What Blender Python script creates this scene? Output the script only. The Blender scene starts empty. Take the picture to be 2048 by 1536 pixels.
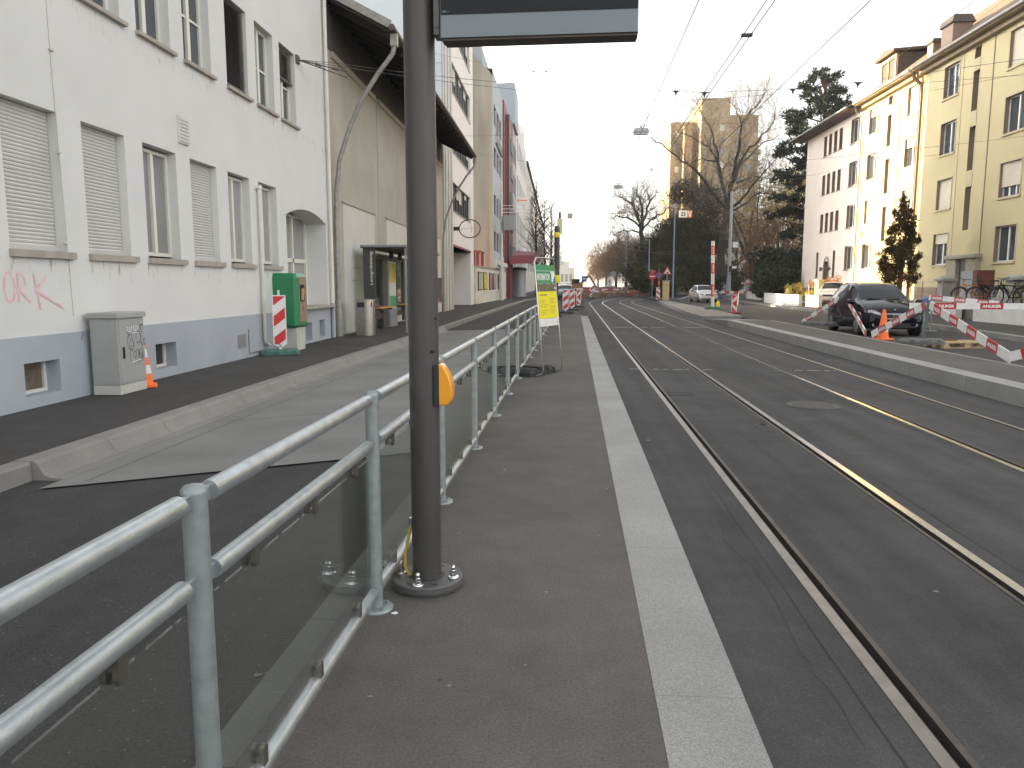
import bpy, bmesh, math, random
from mathutils import Vector, Matrix, Quaternion
R = math.radians
S = bpy.context.scene
COL = S.collection

# ------------------------------------------------------------------ camera
CAM_H, FPX = 1.4, 1530.0
PITCH = math.atan(199 / FPX)
YAW = math.atan(92 / math.hypot(FPX, 199))
cam_d = bpy.data.cameras.new('camera')
cam = bpy.data.objects.new('camera', cam_d)
COL.objects.link(cam)
cam_d.sensor_width = 36.0
cam_d.lens = 36.0 * FPX / 2048
cam_d.clip_start, cam_d.clip_end = 0.05, 6000
cam.location = (0, 0, CAM_H)
CAM_ROT = Matrix.Rotation(YAW, 3, 'Z') @ Matrix.Rotation(math.pi / 2 - PITCH, 3, 'X')
cam.rotation_euler = CAM_ROT.to_euler()
S.camera = cam

# ------------------------------------------------------------------ light
SUN_DIR = Vector((-1.0, 0.53, 0.0)).normalized()
SUN_EL = R(9.0)
w = bpy.data.worlds.new('World')
S.world = w
w.use_nodes = True
nt = w.node_tree
bg = nt.nodes['Background']
sky = nt.nodes.new('ShaderNodeTexSky')
sky.sky_type = 'NISHITA'
sky.sun_disc = False
sky.sun_elevation = SUN_EL
sky.sun_rotation = math.atan2(SUN_DIR.x, SUN_DIR.y)
sky.air_density, sky.dust_density, sky.ozone_density = 1.0, 3.0, 1.0
hs = nt.nodes.new('ShaderNodeHueSaturation')      # thin high haze: a paler sky
hs.inputs['Saturation'].default_value = 0.10
nt.links.new(sky.outputs[0], hs.inputs['Color'])
nt.links.new(hs.outputs[0], bg.inputs[0])
bg.inputs[1].default_value = 0.15
sun_d = bpy.data.lights.new('sun', 'SUN')
sun = bpy.data.objects.new('sun', sun_d)
COL.objects.link(sun)
sun_d.energy = 5.0
sun_d.angle = R(0.5)
sun_d.color = (1.0, 0.76, 0.43)
to_sun = Vector((SUN_DIR.x * math.cos(SUN_EL), SUN_DIR.y * math.cos(SUN_EL), math.sin(SUN_EL)))
sun.rotation_euler = to_sun.to_track_quat('Z', 'Y').to_euler()
S.view_settings.view_transform = 'Standard'
S.view_settings.look = 'None'
S.view_settings.gamma = 1.0
S.view_settings.exposure = 2.45
S.cycles.max_bounces = 8
S.cycles.transparent_max_bounces = 24
S.cycles.sample_clamp_indirect = 8.0

# ------------------------------------------------------------------ helpers
PA = math.atan(33 / FPX)            # the platform and the tracks run turned a little to the right of the house fronts
pc, ps = math.cos(PA), math.sin(PA)


def P(x, y, z=0.0):
    """platform frame -> world"""
    return Vector((x * pc + y * ps, -x * ps + y * pc, z))


def at(u, v, Y):
    """the point of the vertical plane y = Y that this direction of view meets"""
    d = CAM_ROT @ Vector(((u - 1024) / FPX, -(v - 768) / FPX, -1))
    t = Y / d.y
    return Vector((0, 0, CAM_H)) + d * t


def on(u, v, z):
    d = CAM_ROT @ Vector(((u - 1024) / FPX, -(v - 768) / FPX, -1))
    return Vector((0, 0, CAM_H)) + d * ((z - CAM_H) / d.z)


class MB:
    def __init__(s):
        s.v, s.f, s.m, s.sm = [], [], [], []
        s.cur, s.smooth, s.T = 0, False, None

    def add(s, vs, fs, smooth=None):
        b = len(s.v)
        for p in vs:
            p = Vector(p)
            s.v.append(s.T @ p if s.T else p)
        for f in fs:
            s.f.append([b + i for i in f])
            s.m.append(s.cur)
            s.sm.append(s.smooth if smooth is None else smooth)
        return s

    def quad(s, a, b, c, d):
        return s.add([a, b, c, d], [(0, 1, 2, 3)])

    def poly(s, pts):
        return s.add(pts, [tuple(range(len(pts)))])

    def box(s, x0, x1, y0, y1, z0, z1):
        v = [(x, y, z) for z in (z0, z1) for y in (y0, y1) for x in (x0, x1)]
        return s.add(v, [(0, 2, 3, 1), (4, 5, 7, 6), (0, 1, 5, 4), (2, 6, 7, 3), (0, 4, 6, 2), (1, 3, 7, 5)])

    def cbox(s, x0, x1, y0, y1, z0, z1, c=0.01):
        """box with bevelled vertical and top edges"""
        def ring(z, i):
            return [(x0 + i + c, y0 + i, z), (x1 - i - c, y0 + i, z), (x1 - i, y0 + i + c, z), (x1 - i, y1 - i - c, z),
                    (x1 - i - c, y1 - i, z), (x0 + i + c, y1 - i, z), (x0 + i, y1 - i - c, z), (x0 + i, y0 + i + c, z)]
        v = ring(z0, 0) + ring(z1 - c, 0) + ring(z1, c)
        f = [tuple(range(7, -1, -1)), tuple(range(16, 24))]
        for k in (0, 8):
            for i in range(8):
                j = (i + 1) % 8
                f.append((k + i, k + j, k + 8 + j, k + 8 + i))
        return s.add(v, f)

    def beam(s, a, b, wd, ht, up=(0, 0, 1)):
        a, b = Vector(a), Vector(b)
        d = (b - a).normalized()
        sd = d.cross(Vector(up))
        if sd.length < 1e-4:
            sd = d.cross(Vector((1, 0, 0)))
        sd.normalize()
        u = sd.cross(d)
        sd, u = sd * wd / 2, u * ht / 2
        v = [a - sd - u, a + sd - u, a + sd + u, a - sd + u, b - sd - u, b + sd - u, b + sd + u, b - sd + u]
        return s.add(v, [(0, 1, 2, 3), (7, 6, 5, 4), (0, 4, 5, 1), (1, 5, 6, 2), (2, 6, 7, 3), (3, 7, 4, 0)])

    def tube(s, pts, r, n=8, cap=True):
        pts = [Vector(p) for p in pts]
        rs = r if isinstance(r, (list, tuple)) else [r] * len(pts)
        vs, fs = [], []
        ref = None
        for i, p in enumerate(pts):
            if i == 0:
                d = pts[1] - p
            elif i == len(pts) - 1:
                d = p - pts[i - 1]
            else:
                d = pts[i + 1] - pts[i - 1]
            d = d.normalized() if d.length > 1e-9 else Vector((0, 0, 1))
            if ref is None:
                ref = Vector((0, 0, 1)) if abs(d.z) < 0.9 else Vector((1, 0, 0))
            a = ref - d * ref.dot(d)
            if a.length < 1e-4:
                a = d.orthogonal()
            a.normalize()
            ref = a
            b = d.cross(a)
            for k in range(n):
                t = 2 * math.pi * k / n
                vs.append(p + (a * math.cos(t) + b * math.sin(t)) * rs[i])
        for i in range(len(pts) - 1):
            for k in range(n):
                j = (k + 1) % n
                fs.append((i * n + k, i * n + j, (i + 1) * n + j, (i + 1) * n + k))
        s.add(vs, fs, True if n > 4 else False)
        if cap:
            m = len(pts) - 1
            s.add(vs[:n], [tuple(range(n - 1, -1, -1))], False)
            s.add(vs[m * n:], [tuple(range(n))], False)
        return s

    def cyl(s, c, r, z0, z1, n=16, r2=None):
        return s.tube([(c[0], c[1], z0), (c[0], c[1], z1)], [r, r if r2 is None else r2], n)

    def lathe(s, c, prof, n=20):
        vs, fs = [], []
        for (r, z) in prof:
            for k in range(n):
                t = 2 * math.pi * k / n
                vs.append((c[0] + r * math.cos(t), c[1] + r * math.sin(t), c[2] + z))
        for i in range(len(prof) - 1):
            for k in range(n):
                j = (k + 1) % n
                fs.append((i * n + k, i * n + j, (i + 1) * n + j, (i + 1) * n + k))
        s.add(vs, fs, True)
        s.add(vs[-n:], [tuple(range(n))], False)
        return s

    def prism(s, pts, d):
        """flat outline pushed along d"""
        pts = [Vector(p) for p in pts]
        d = Vector(d)
        n = len(pts)
        f = [tuple(range(n - 1, -1, -1)), tuple(range(n, 2 * n))]
        for i in range(n):
            j = (i + 1) % n
            f.append((i, j, n + j, n + i))
        return s.add(pts + [p + d for p in pts], f)

    def grid(s, rows, smooth=True):
        m = len(rows[0])
        vs = [p for r in rows for p in r]
        fs = [(i * m + k, i * m + k + 1, (i + 1) * m + k + 1, (i + 1) * m + k) for i in range(len(rows) - 1) for k in range(m - 1)]
        return s.add(vs, fs, smooth)


def obj(name, mb, mats, parent=None, loc=None, rot=None):
    me = bpy.data.meshes.new(name)
    me.from_pydata([tuple(v) for v in mb.v], [], mb.f)
    if not isinstance(mats, (list, tuple)):
        mats = [mats]
    for m in mats:
        me.materials.append(m)
    if len(mats) > 1:
        me.polygons.foreach_set('material_index', mb.m)
    me.polygons.foreach_set('use_smooth', mb.sm)
    me.update()
    o = bpy.data.objects.new(name, me)
    COL.objects.link(o)
    if parent:
        o.parent = parent
    if loc is not None:
        o.location = loc
    if rot is not None:
        o.rotation_euler = rot if isinstance(rot, (list, tuple)) else (0, 0, rot)
    return o


def tag(o, label=None, cat=None, group=None, kind=None):
    for k, v in (('label', label), ('category', cat), ('group', group), ('kind', kind)):
        if v:
            o[k] = v
    return o


def thing(name, label, cat, loc=(0, 0, 0), rz=0.0, group=None):
    o = bpy.data.objects.new(name, None)
    COL.objects.link(o)
    o.empty_display_size = 0.1
    o.location = loc
    o.rotation_euler = (0, 0, rz)
    return tag(o, label, cat, group)


def struct(name, mb, m, loc=None, rot=None):
    return tag(obj(name, mb, m, None, loc, rot), kind='structure')


def kids(o):
    return [c for c in ALL_PARENTS.get(o.name, [])]


def dup(root, loc, rz=None, label=None, group=None):
    """a copy of a thing with copies of its parts and their sub-parts"""
    r = root.copy()
    COL.objects.link(r)
    r.location = loc
    if rz is not None:
        r.rotation_euler = (0, 0, rz)
    if label:
        r['label'] = label
    if group:
        r['group'] = group
    for ch in list(root.children):
        c = ch.copy()
        COL.objects.link(c)
        c.parent = r
        for g in list(ch.children):
            d = g.copy()
            COL.objects.link(d)
            d.parent = c
    return r


_TXT = {}


def text_geo(t, bold=0.0):
    """outline of a line of writing as faces: height about 1, centred"""
    if (t, bold) in _TXT:
        return _TXT[(t, bold)]
    cu = bpy.data.curves.new('writing', 'FONT')
    cu.body = t
    cu.align_x, cu.align_y = 'CENTER', 'CENTER'
    cu.offset = bold
    cu.resolution_u = 3
    o = bpy.data.objects.new('writing', cu)
    COL.objects.link(o)
    dg = bpy.context.evaluated_depsgraph_get()
    me = bpy.data.meshes.new_from_object(o.evaluated_get(dg))
    vs = [v.co.copy() for v in me.vertices]
    fs = [tuple(p.vertices) for p in me.polygons]
    bpy.data.objects.remove(o)
    bpy.data.curves.remove(cu)
    bpy.data.meshes.remove(me)
    x0, x1 = min(v.x for v in vs), max(v.x for v in vs)
    y0, y1 = min(v.y for v in vs), max(v.y for v in vs)
    k = 1.0 / (y1 - y0)
    vs = [Vector(((v.x - (x0 + x1) / 2) * k, (v.y - (y0 + y1) / 2) * k, 0)) for v in vs]
    _TXT[(t, bold)] = (vs, fs, (x1 - x0) * k)
    return _TXT[(t, bold)]


def put_text(mb, t, c, right, up, h, width=None, bold=0.0):
    vs, fs, wd = text_geo(t, bold)
    right, up, c = Vector(right).normalized(), Vector(up).normalized(), Vector(c)
    kx = h if width is None else width / wd
    mb.add([c + right * v.x * kx + up * v.y * h for v in vs], fs)


def clip(poly, x0, x1, y0, y1):
    def cut(ps, ins, cross):
        out = []
        for i, p in enumerate(ps):
            q = ps[(i + 1) % len(ps)]
            if ins(p):
                out.append(p)
            if ins(p) != ins(q):
                out.append(cross(p, q))
        return out
    def cx(c):
        return lambda p, q: (c, p[1] + (q[1] - p[1]) * (c - p[0]) / (q[0] - p[0]))
    def cy(c):
        return lambda p, q: (p[0] + (q[0] - p[0]) * (c - p[1]) / (q[1] - p[1]), c)
    for ins, cr in ((lambda p: p[0] >= x0, cx(x0)), (lambda p: p[0] <= x1, cx(x1)), (lambda p: p[1] >= y0, cy(y0)), (lambda p: p[1] <= y1, cy(y1))):
        if not poly:
            return poly
        poly = cut(poly, ins, cr)
    return poly


# ------------------------------------------------------------------ materials
def mat(name, col, rough=0.6, metal=0.0, var=0.12, scale=3.0, bump=0.0, bscale=60.0, speck=0.0, sscale=250.0, stretch=None,
        col2=None, fac2=0.5, scale2=1.0, emit=None, spec=0.5, coat=0.0):
    m = bpy.data.materials.new(name)
    m.use_nodes = True
    n, l = m.node_tree.nodes, m.node_tree.links
    b = n['Principled BSDF']
    b.inputs['Roughness'].default_value = rough
    b.inputs['Metallic'].default_value = metal
    b.inputs['Specular IOR Level'].default_value = spec
    b.inputs['Coat Weight'].default_value = coat
    tc = n.new('ShaderNodeTexCoord')
    vec = tc.outputs['Object']
    if stretch:
        mp = n.new('ShaderNodeMapping')
        mp.inputs['Scale'].default_value = stretch
        l.new(vec, mp.inputs['Vector'])
        vec = mp.outputs['Vector']

    def noise(sc, det=4.0, v=vec):
        t = n.new('ShaderNodeTexNoise')
        t.inputs['Scale'].default_value = sc
        t.inputs['Detail'].default_value = det
        l.new(v, t.inputs['Vector'])
        return t.outputs['Fac']

    def ramp(f, lo, hi, a, bb):
        r = n.new('ShaderNodeMapRange')
        r.inputs['From Min'].default_value, r.inputs['From Max'].default_value = lo, hi
        r.inputs['To Min'].default_value, r.inputs['To Max'].default_value = a, bb
        l.new(f, r.inputs['Value'])
        return r.outputs['Result']

    def mul(c, f):
        x = n.new('ShaderNodeMix')
        x.data_type, x.blend_type = 'RGBA', 'MULTIPLY'
        x.inputs['Factor'].default_value = 1.0
        l.new(c, x.inputs['A'])
        l.new(f, x.inputs['B'])
        return x.outputs['Result']
    rgb = n.new('ShaderNodeRGB')
    rgb.outputs[0].default_value = (*col, 1)
    c = rgb.outputs[0]
    if col2:
        x = n.new('ShaderNodeMix')
        x.data_type = 'RGBA'
        l.new(ramp(noise(scale2, 6.0), fac2 - 0.08, fac2 + 0.08, 0, 1), x.inputs['Factor'])
        l.new(c, x.inputs['A'])
        x.inputs['B'].default_value = (*col2, 1)
        c = x.outputs['Result']
    if var:
        c = mul(c, ramp(noise(scale, 6.0), 0.3, 0.7, 1 - var, 1 + var))
    if speck:
        c = mul(c, ramp(noise(sscale, 2.0, tc.outputs['Object']), 0.35, 0.65, 1 - speck, 1 + speck))
    l.new(c, b.inputs['Base Color'])
    if bump:
        bp = n.new('ShaderNodeBump')
        bp.inputs['Strength'].default_value = bump
        bp.inputs['Distance'].default_value = 0.02
        l.new(noise(bscale, 4.0, tc.outputs['Object']), bp.inputs['Height'])
        l.new(bp.outputs[0], b.inputs['Normal'])
    if emit:
        b.inputs['Emission Color'].default_value = (*col, 1)
        b.inputs['Emission Strength'].default_value = emit
    m.diffuse_color = (*col, 1)
    return m


def glass_clear(name, tint, gl=1.0):
    m = bpy.data.materials.new(name)
    m.use_nodes = True
    n, l = m.node_tree.nodes, m.node_tree.links
    n.remove(n['Principled BSDF'])
    t = n.new('ShaderNodeBsdfTransparent')
    t.inputs[0].default_value = (*tint, 1)
    g = n.new('ShaderNodeBsdfGlossy')
    g.inputs['Roughness'].default_value = 0.01
    g.inputs['Color'].default_value = (0.9, 0.95, 0.92, 1)
    lw = n.new('ShaderNodeLayerWeight')
    lw.inputs['Blend'].default_value = 0.5
    pw = n.new('ShaderNodeMath')
    pw.operation = 'POWER'
    pw.inputs[1].default_value = 4.0
    l.new(lw.outputs['Facing'], pw.inputs[0])
    ma = n.new('ShaderNodeMath')
    ma.operation = 'MULTIPLY_ADD'
    ma.inputs[1].default_value, ma.inputs[2].default_value = 1.0, 0.055
    l.new(pw.outputs[0], ma.inputs[0])
    mx = n.new('ShaderNodeMixShader')
    l.new(ma.outputs[0], mx.inputs[0])
    l.new(t.outputs[0], mx.inputs[1])
    l.new(g.outputs[0], mx.inputs[2])
    l.new(mx.outputs[0], n['Material Output'].inputs[0])
    return m


def wall_white(name, col, dirt_rows=()):
    """painted render with fine grain and soot drips under the sills at the given heights"""
    m = mat(name, col, 0.9, var=0.035, scale=0.9, bump=0.35, bscale=110.0, spec=0.2)
    n, l = m.node_tree.nodes, m.node_tree.links
    b = n['Principled BSDF']
    c = b.inputs['Base Color'].links[0].from_socket
    tc = n.new('ShaderNodeTexCoord')
    sx = n.new('ShaderNodeSeparateXYZ')
    l.new(tc.outputs['Object'], sx.inputs[0])
    tot = None
    for (z, depth) in dirt_rows:
        r = n.new('ShaderNodeMapRange')
        r.inputs['From Min'].default_value, r.inputs['From Max'].default_value = z - depth, z
        l.new(sx.outputs['Z'], r.inputs['Value'])
        lt = n.new('ShaderNodeMath')
        lt.operation = 'LESS_THAN'
        lt.inputs[1].default_value = z + 0.01
        l.new(sx.outputs['Z'], lt.inputs[0])
        # only below the sills themselves: one sill every 'pit' metres from y = off
        pit, off = (1.475, 8.33) if z < 3 else (1.45, 8.40)
        fy = n.new('ShaderNodeMath')
        fy.operation = 'MULTIPLY_ADD'
        fy.inputs[1].default_value, fy.inputs[2].default_value = 1 / pit, 20 - off / pit
        l.new(sx.outputs['Y'], fy.inputs[0])
        fr = n.new('ShaderNodeMath')
        fr.operation = 'FRACT'
        l.new(fy.outputs[0], fr.inputs[0])
        gt = n.new('ShaderNodeMath')
        gt.operation = 'LESS_THAN'
        gt.inputs[1].default_value = 1.14 / pit
        l.new(fr.outputs[0], gt.inputs[0])
        q0 = n.new('ShaderNodeMath')
        q0.operation = 'MULTIPLY'
        l.new(gt.outputs[0], q0.inputs[0])
        l.new(lt.outputs[0], q0.inputs[1])
        q = n.new('ShaderNodeMath')
        q.operation = 'MULTIPLY'
        l.new(r.outputs[0], q.inputs[0])
        l.new(q0.outputs[0], q.inputs[1])
        if tot is None:
            tot = q.outputs[0]
        else:
            a = n.new('ShaderNodeMath')
            a.operation = 'MAXIMUM'
            l.new(tot, a.inputs[0])
            l.new(q.outputs[0], a.inputs[1])
            tot = a.outputs[0]
    if tot is not None:
        mp = n.new('ShaderNodeMapping')
        mp.inputs['Scale'].default_value = (12, 13, 4)
        l.new(tc.outputs['Object'], mp.inputs['Vector'])
        t = n.new('ShaderNodeTexNoise')
        t.inputs['Scale'].default_value = 1.0
        t.inputs['Detail'].default_value = 3
        l.new(mp.outputs[0], t.inputs['Vector'])
        r2 = n.new('ShaderNodeMapRange')
        r2.inputs['From Min'].default_value, r2.inputs['From Max'].default_value = 0.57, 0.75
        l.new(t.outputs['Fac'], r2.inputs['Value'])
        q = n.new('ShaderNodeMath')
        q.operation = 'MULTIPLY'
        l.new(tot, q.inputs[0])
        l.new(r2.outputs[0], q.inputs[1])
        x = n.new('ShaderNodeMix')
        x.data_type = 'RGBA'
        l.new(q.outputs[0], x.inputs['Factor'])
        l.new(c, x.inputs['A'])
        x.inputs['B'].default_value = (0.16, 0.155, 0.13, 1)
        l.new(x.outputs['Result'], b.inputs['Base Color'])
    return m


def asphalt(name, col, grain=0.3, mott=0.16, streak=0.0, stone=0.0, rough=0.92, gs=75.0):
    """rolled asphalt: broad patches, small mottling, stone grain, pale stone chips, tyre streaks along the street"""
    m = bpy.data.materials.new(name)
    m.use_nodes = True
    n, l = m.node_tree.nodes, m.node_tree.links
    b = n['Principled BSDF']
    b.inputs['Roughness'].default_value = rough
    b.inputs['Specular IOR Level'].default_value = 0.2
    tc = n.new('ShaderNodeTexCoord')

    def nz(sc, det, rg=0.5, stretch=None):
        t = n.new('ShaderNodeTexNoise')
        t.inputs['Scale'].default_value, t.inputs['Detail'].default_value, t.inputs['Roughness'].default_value = sc, det, rg
        v = tc.outputs['Object']
        if stretch:
            mp = n.new('ShaderNodeMapping')
            mp.inputs['Scale'].default_value = stretch
            mp.inputs['Rotation'].default_value = (0, 0, PA)
            l.new(v, mp.inputs['Vector'])
            v = mp.outputs[0]
        l.new(v, t.inputs['Vector'])
        return t.outputs['Fac']

    def rg_(f, lo, hi, a, c):
        r = n.new('ShaderNodeMapRange')
        for k, q in (('From Min', lo), ('From Max', hi), ('To Min', a), ('To Max', c)):
            r.inputs[k].default_value = q
        l.new(f, r.inputs['Value'])
        return r.outputs[0]
    fac = None
    parts = [rg_(nz(0.45, 5, 0.6), 0.32, 0.68, 1 - mott, 1 + mott), rg_(nz(3.2, 6, 0.7), 0.3, 0.7, 1 - mott * 0.8, 1 + mott * 0.8), rg_(nz(gs, 5, 0.75), 0.3, 0.7, 1 - grain, 1 + grain)]
    if streak:
        parts.append(rg_(nz(1.0, 5, 0.6, (2.6, 0.10, 1)), 0.42, 0.68, 1 + streak * 0.3, 1 - streak))
    for f in parts:
        if fac is None:
            fac = f
            continue
        q = n.new('ShaderNodeMath')
        q.operation = 'MULTIPLY'
        l.new(fac, q.inputs[0])
        l.new(f, q.inputs[1])
        fac = q.outputs[0]
    x = n.new('ShaderNodeMix')
    x.data_type, x.blend_type = 'RGBA', 'MULTIPLY'
    x.inputs['Factor'].default_value = 1.0
    x.inputs['A'].default_value = (*col, 1)
    l.new(fac, x.inputs['B'])
    c = x.outputs['Result']
    if stone:
        v = n.new('ShaderNodeTexVoronoi')
        v.inputs['Scale'].default_value = 38.0
        l.new(tc.outputs['Object'], v.inputs['Vector'])
        sp = n.new('ShaderNodeSeparateColor')
        l.new(v.outputs['Color'], sp.inputs[0])
        q = n.new('ShaderNodeMath')
        q.operation = 'MULTIPLY'
        l.new(rg_(v.outputs['Distance'], 0.16, 0.24, 1, 0), q.inputs[0])
        l.new(rg_(sp.outputs[0], 0.86, 0.90, 0, stone), q.inputs[1])
        y = n.new('ShaderNodeMix')
        y.data_type = 'RGBA'
        l.new(q.outputs[0], y.inputs['Factor'])
        l.new(c, y.inputs['A'])
        y.inputs['B'].default_value = (0.24, 0.235, 0.22, 1)
        c = y.outputs['Result']
    l.new(c, b.inputs['Base Color'])
    bp = n.new('ShaderNodeBump')
    bp.inputs['Strength'].default_value = 0.35
    bp.inputs['Distance'].default_value = 0.006
    l.new(nz(gs * 1.6, 5, 0.7), bp.inputs['Height'])
    l.new(bp.outputs[0], b.inputs['Normal'])
    m.diffuse_color = (*col, 1)
    return m


M = {}
M['asphalt_platform'] = asphalt('asphalt_platform', (0.117, 0.1075, 0.1015), 0.33, 0.15, 0.0, 0.06, gs=95)
M['asphalt_track'] = asphalt('asphalt_track', (0.071, 0.0685, 0.0685), 0.30, 0.17, 0.22, 0.12, gs=85)
M['asphalt_road'] = asphalt('asphalt_road', (0.060, 0.058, 0.0575), 0.45, 0.15, 0.12, 0.5, gs=70)
M['asphalt_walk'] = asphalt('asphalt_walk', (0.066, 0.0625, 0.061), 0.28, 0.16, 0.0, 0.2, gs=80)
M['concrete_bay'] = mat('concrete_bay', (0.205, 0.202, 0.197), 0.85, var=0.13, scale=1.1, bump=0.25, bscale=180, speck=0.10, sscale=120, spec=0.3)
M['kerb'] = mat('kerb', (0.225, 0.217, 0.203), 0.8, var=0.12, scale=2.0, bump=0.25, bscale=140, speck=0.12, sscale=160)
M['granite'] = mat('granite', (0.285, 0.281, 0.272), 0.8, var=0.15, scale=1.3, bump=0.25, bscale=300, speck=0.26, sscale=230)
M['granite_dark'] = mat('granite_dark', (0.13, 0.126, 0.12), 0.8, var=0.16, scale=2.0, bump=0.3, bscale=160, speck=0.16, sscale=170)
M['ground'] = mat('ground', (0.10, 0.10, 0.09), 0.95, var=0.2, scale=0.3)
M['grass'] = mat('grass', (0.06, 0.065, 0.03), 0.95, var=0.35, scale=1.5, bump=0.8, bscale=12, col2=(0.085, 0.07, 0.045), fac2=0.52, scale2=0.5)
M['paving'] = mat('paving', (0.19, 0.18, 0.165), 0.9, var=0.12, scale=0.8, speck=0.15)
M['rail'] = mat('rail', (0.50, 0.49, 0.48), 0.22, 1.0, var=0.12, scale=6.0, stretch=(40, 1, 1))
M['rail_worn'] = mat('rail_worn', (0.22, 0.205, 0.19), 0.42, 0.9, var=0.15, scale=9)
M['rail_lip'] = mat('rail_lip', (0.10, 0.085, 0.074), 0.6, 0.6, var=0.25, scale=8.0)
M['groove'] = mat('groove', (0.035, 0.03, 0.027), 0.8, var=0.3, scale=14)
M['road_paint'] = mat('road_paint', (0.42, 0.42, 0.41), 0.7, var=0.2, scale=14)
M['red_paint'] = mat('red_paint', (0.34, 0.10, 0.09), 0.8, var=0.2, scale=3)
M['yellow_paint'] = mat('yellow_paint', (0.42, 0.27, 0.05), 0.8, var=0.2, scale=4)
M['iron'] = mat('iron', (0.12, 0.115, 0.11), 0.6, 0.5, var=0.2, scale=30, bump=0.4, bscale=90)
M['galv'] = mat('galv', (0.44, 0.47, 0.485), 0.38, 0.78, var=0.13, scale=34, stretch=(1, 0.5, 1), bump=0.08, bscale=140)
M['galv_dull'] = mat('galv_dull', (0.28, 0.305, 0.305), 0.52, 0.5, var=0.14, scale=26, bump=0.08, bscale=160)
M['steel'] = mat('steel', (0.52, 0.49, 0.45), 0.28, 1.0, var=0.08, scale=6)
M['clamp'] = mat('clamp', (0.15, 0.14, 0.125), 0.4, 0.7, var=0.15, scale=20)
M['rubber'] = mat('rubber', (0.035, 0.035, 0.036), 0.8, var=0.25, scale=12)
M['rubber_green'] = mat('rubber_green', (0.06, 0.15, 0.12), 0.8, var=0.25, scale=12)
M['rubber_grey'] = mat('rubber_grey', (0.13, 0.13, 0.125), 0.85, var=0.25, scale=9)
M['pole_dark'] = mat('pole_dark', (0.074, 0.068, 0.065), 0.42, 0.35, var=0.06, scale=5, bump=0.12, bscale=350)
M['plate_dark'] = mat('plate_dark', (0.115, 0.112, 0.11), 0.5, 0.4, var=0.10, scale=8, bump=0.2, bscale=200)
M['screen_grey'] = mat('screen_grey', (0.21, 0.235, 0.25), 0.55, 0.2, var=0.03, scale=3)
M['screen_black'] = mat('screen_black', (0.014, 0.0155, 0.018), 0.5, var=0.02, scale=3, spec=0.25)
M['button_orange'] = mat('button_orange', (0.80, 0.33, 0.01), 0.35, var=0.04, scale=10, coat=0.3)
M['black'] = mat('black', (0.018, 0.018, 0.019), 0.5, var=0.1, scale=6)
M['cable_yellow'] = mat('cable_yellow', (0.42, 0.30, 0.03), 0.5, var=0.1, scale=20)
M['white_paint'] = mat('white_paint', (0.78, 0.78, 0.77), 0.5, var=0.04, scale=4)
M['white_board'] = mat('white_board', (0.70, 0.69, 0.67), 0.5, var=0.07, scale=5)
M['white_dirty'] = mat('white_dirty', (0.62, 0.61, 0.58), 0.75, var=0.08, scale=2.5, col2=(0.50, 0.48, 0.43), fac2=0.62, scale2=1.2)
M['red_sign'] = mat('red_sign', (0.56, 0.025, 0.025), 0.4, var=0.06, scale=6)
M['post_green'] = mat('post_green', (0.12, 0.155, 0.145), 0.6, 0.3, var=0.12, scale=6)
M['pane_dark'] = mat('pane_dark', (0.032, 0.033, 0.034), 0.5, var=0.3, scale=0.6, spec=0.08)
M['container_red'] = mat('container_red', (0.30, 0.035, 0.03), 0.6, var=0.12, scale=1)
M['plank_red'] = mat('plank_red', (0.43, 0.022, 0.03), 0.5, var=0.10, scale=6)
M['red_faded'] = mat('red_faded', (0.43, 0.085, 0.09), 0.55, var=0.12, scale=6)
M['orange'] = mat('orange', (0.85, 0.15, 0.015), 0.5, var=0.08, scale=7)
M['green_machine'] = mat('green_machine', (0.015, 0.19, 0.075), 0.4, var=0.06, scale=3, coat=0.2)
M['green_sign'] = mat('green_sign', (0.04, 0.25, 0.10), 0.45, var=0.04, scale=5)
M['yellow_sign'] = mat('yellow_sign', (0.80, 0.68, 0.01), 0.5, var=0.04, scale=5)
M['brown_photo'] = mat('brown_photo', (0.14, 0.11, 0.08), 0.5, var=0.35, scale=16)
M['cabinet'] = mat('cabinet', (0.33, 0.335, 0.325), 0.55, var=0.05, scale=3, bump=0.05, bscale=120)
M['cabinet_base'] = mat('cabinet_base', (0.50, 0.495, 0.455), 0.8, var=0.10, scale=4, bump=0.2, bscale=90)
M['ink_black'] = mat('ink_black', (0.04, 0.05, 0.045), 0.6, var=0.2, scale=20)
M['ink_white'] = mat('ink_white', (0.72, 0.73, 0.74), 0.7, var=0.2, scale=20)
M['pink_spray'] = mat('pink_spray', (0.76, 0.42, 0.45), 0.9, var=0.10, scale=9, col2=(0.75, 0.58, 0.58), fac2=0.55, scale2=10)
M['plaster_white'] = wall_white('plaster_white', (0.665, 0.66, 0.645), ((1.745, 0.38), (4.97, 0.30)))
M['reveal_white'] = mat('reveal_white', (0.65, 0.645, 0.62), 0.9, var=0.04, scale=1.0, bump=0.2, bscale=100, spec=0.2)
M['plinth_blue'] = mat('plinth_blue', (0.375, 0.40, 0.435), 0.85, var=0.07, scale=1.2, bump=0.3, bscale=80, col2=(0.35, 0.375, 0.405), fac2=0.6, scale2=0.7)
M['sill_stone'] = mat('sill_stone', (0.36, 0.325, 0.28), 0.8, var=0.13, scale=5, bump=0.2, bscale=90)
M['shutter'] = mat('shutter', (0.55, 0.535, 0.515), 0.6, var=0.05, scale=2)
M['shutter_cream'] = mat('shutter_cream', (0.60, 0.55, 0.44), 0.6, var=0.05, scale=2)
M['blind_dark'] = mat('blind_dark', (0.075, 0.07, 0.068), 0.5, 0.3, var=0.1, scale=4)
M['frame_white'] = mat('frame_white', (0.68, 0.66, 0.60), 0.45, var=0.03, scale=3)
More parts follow.
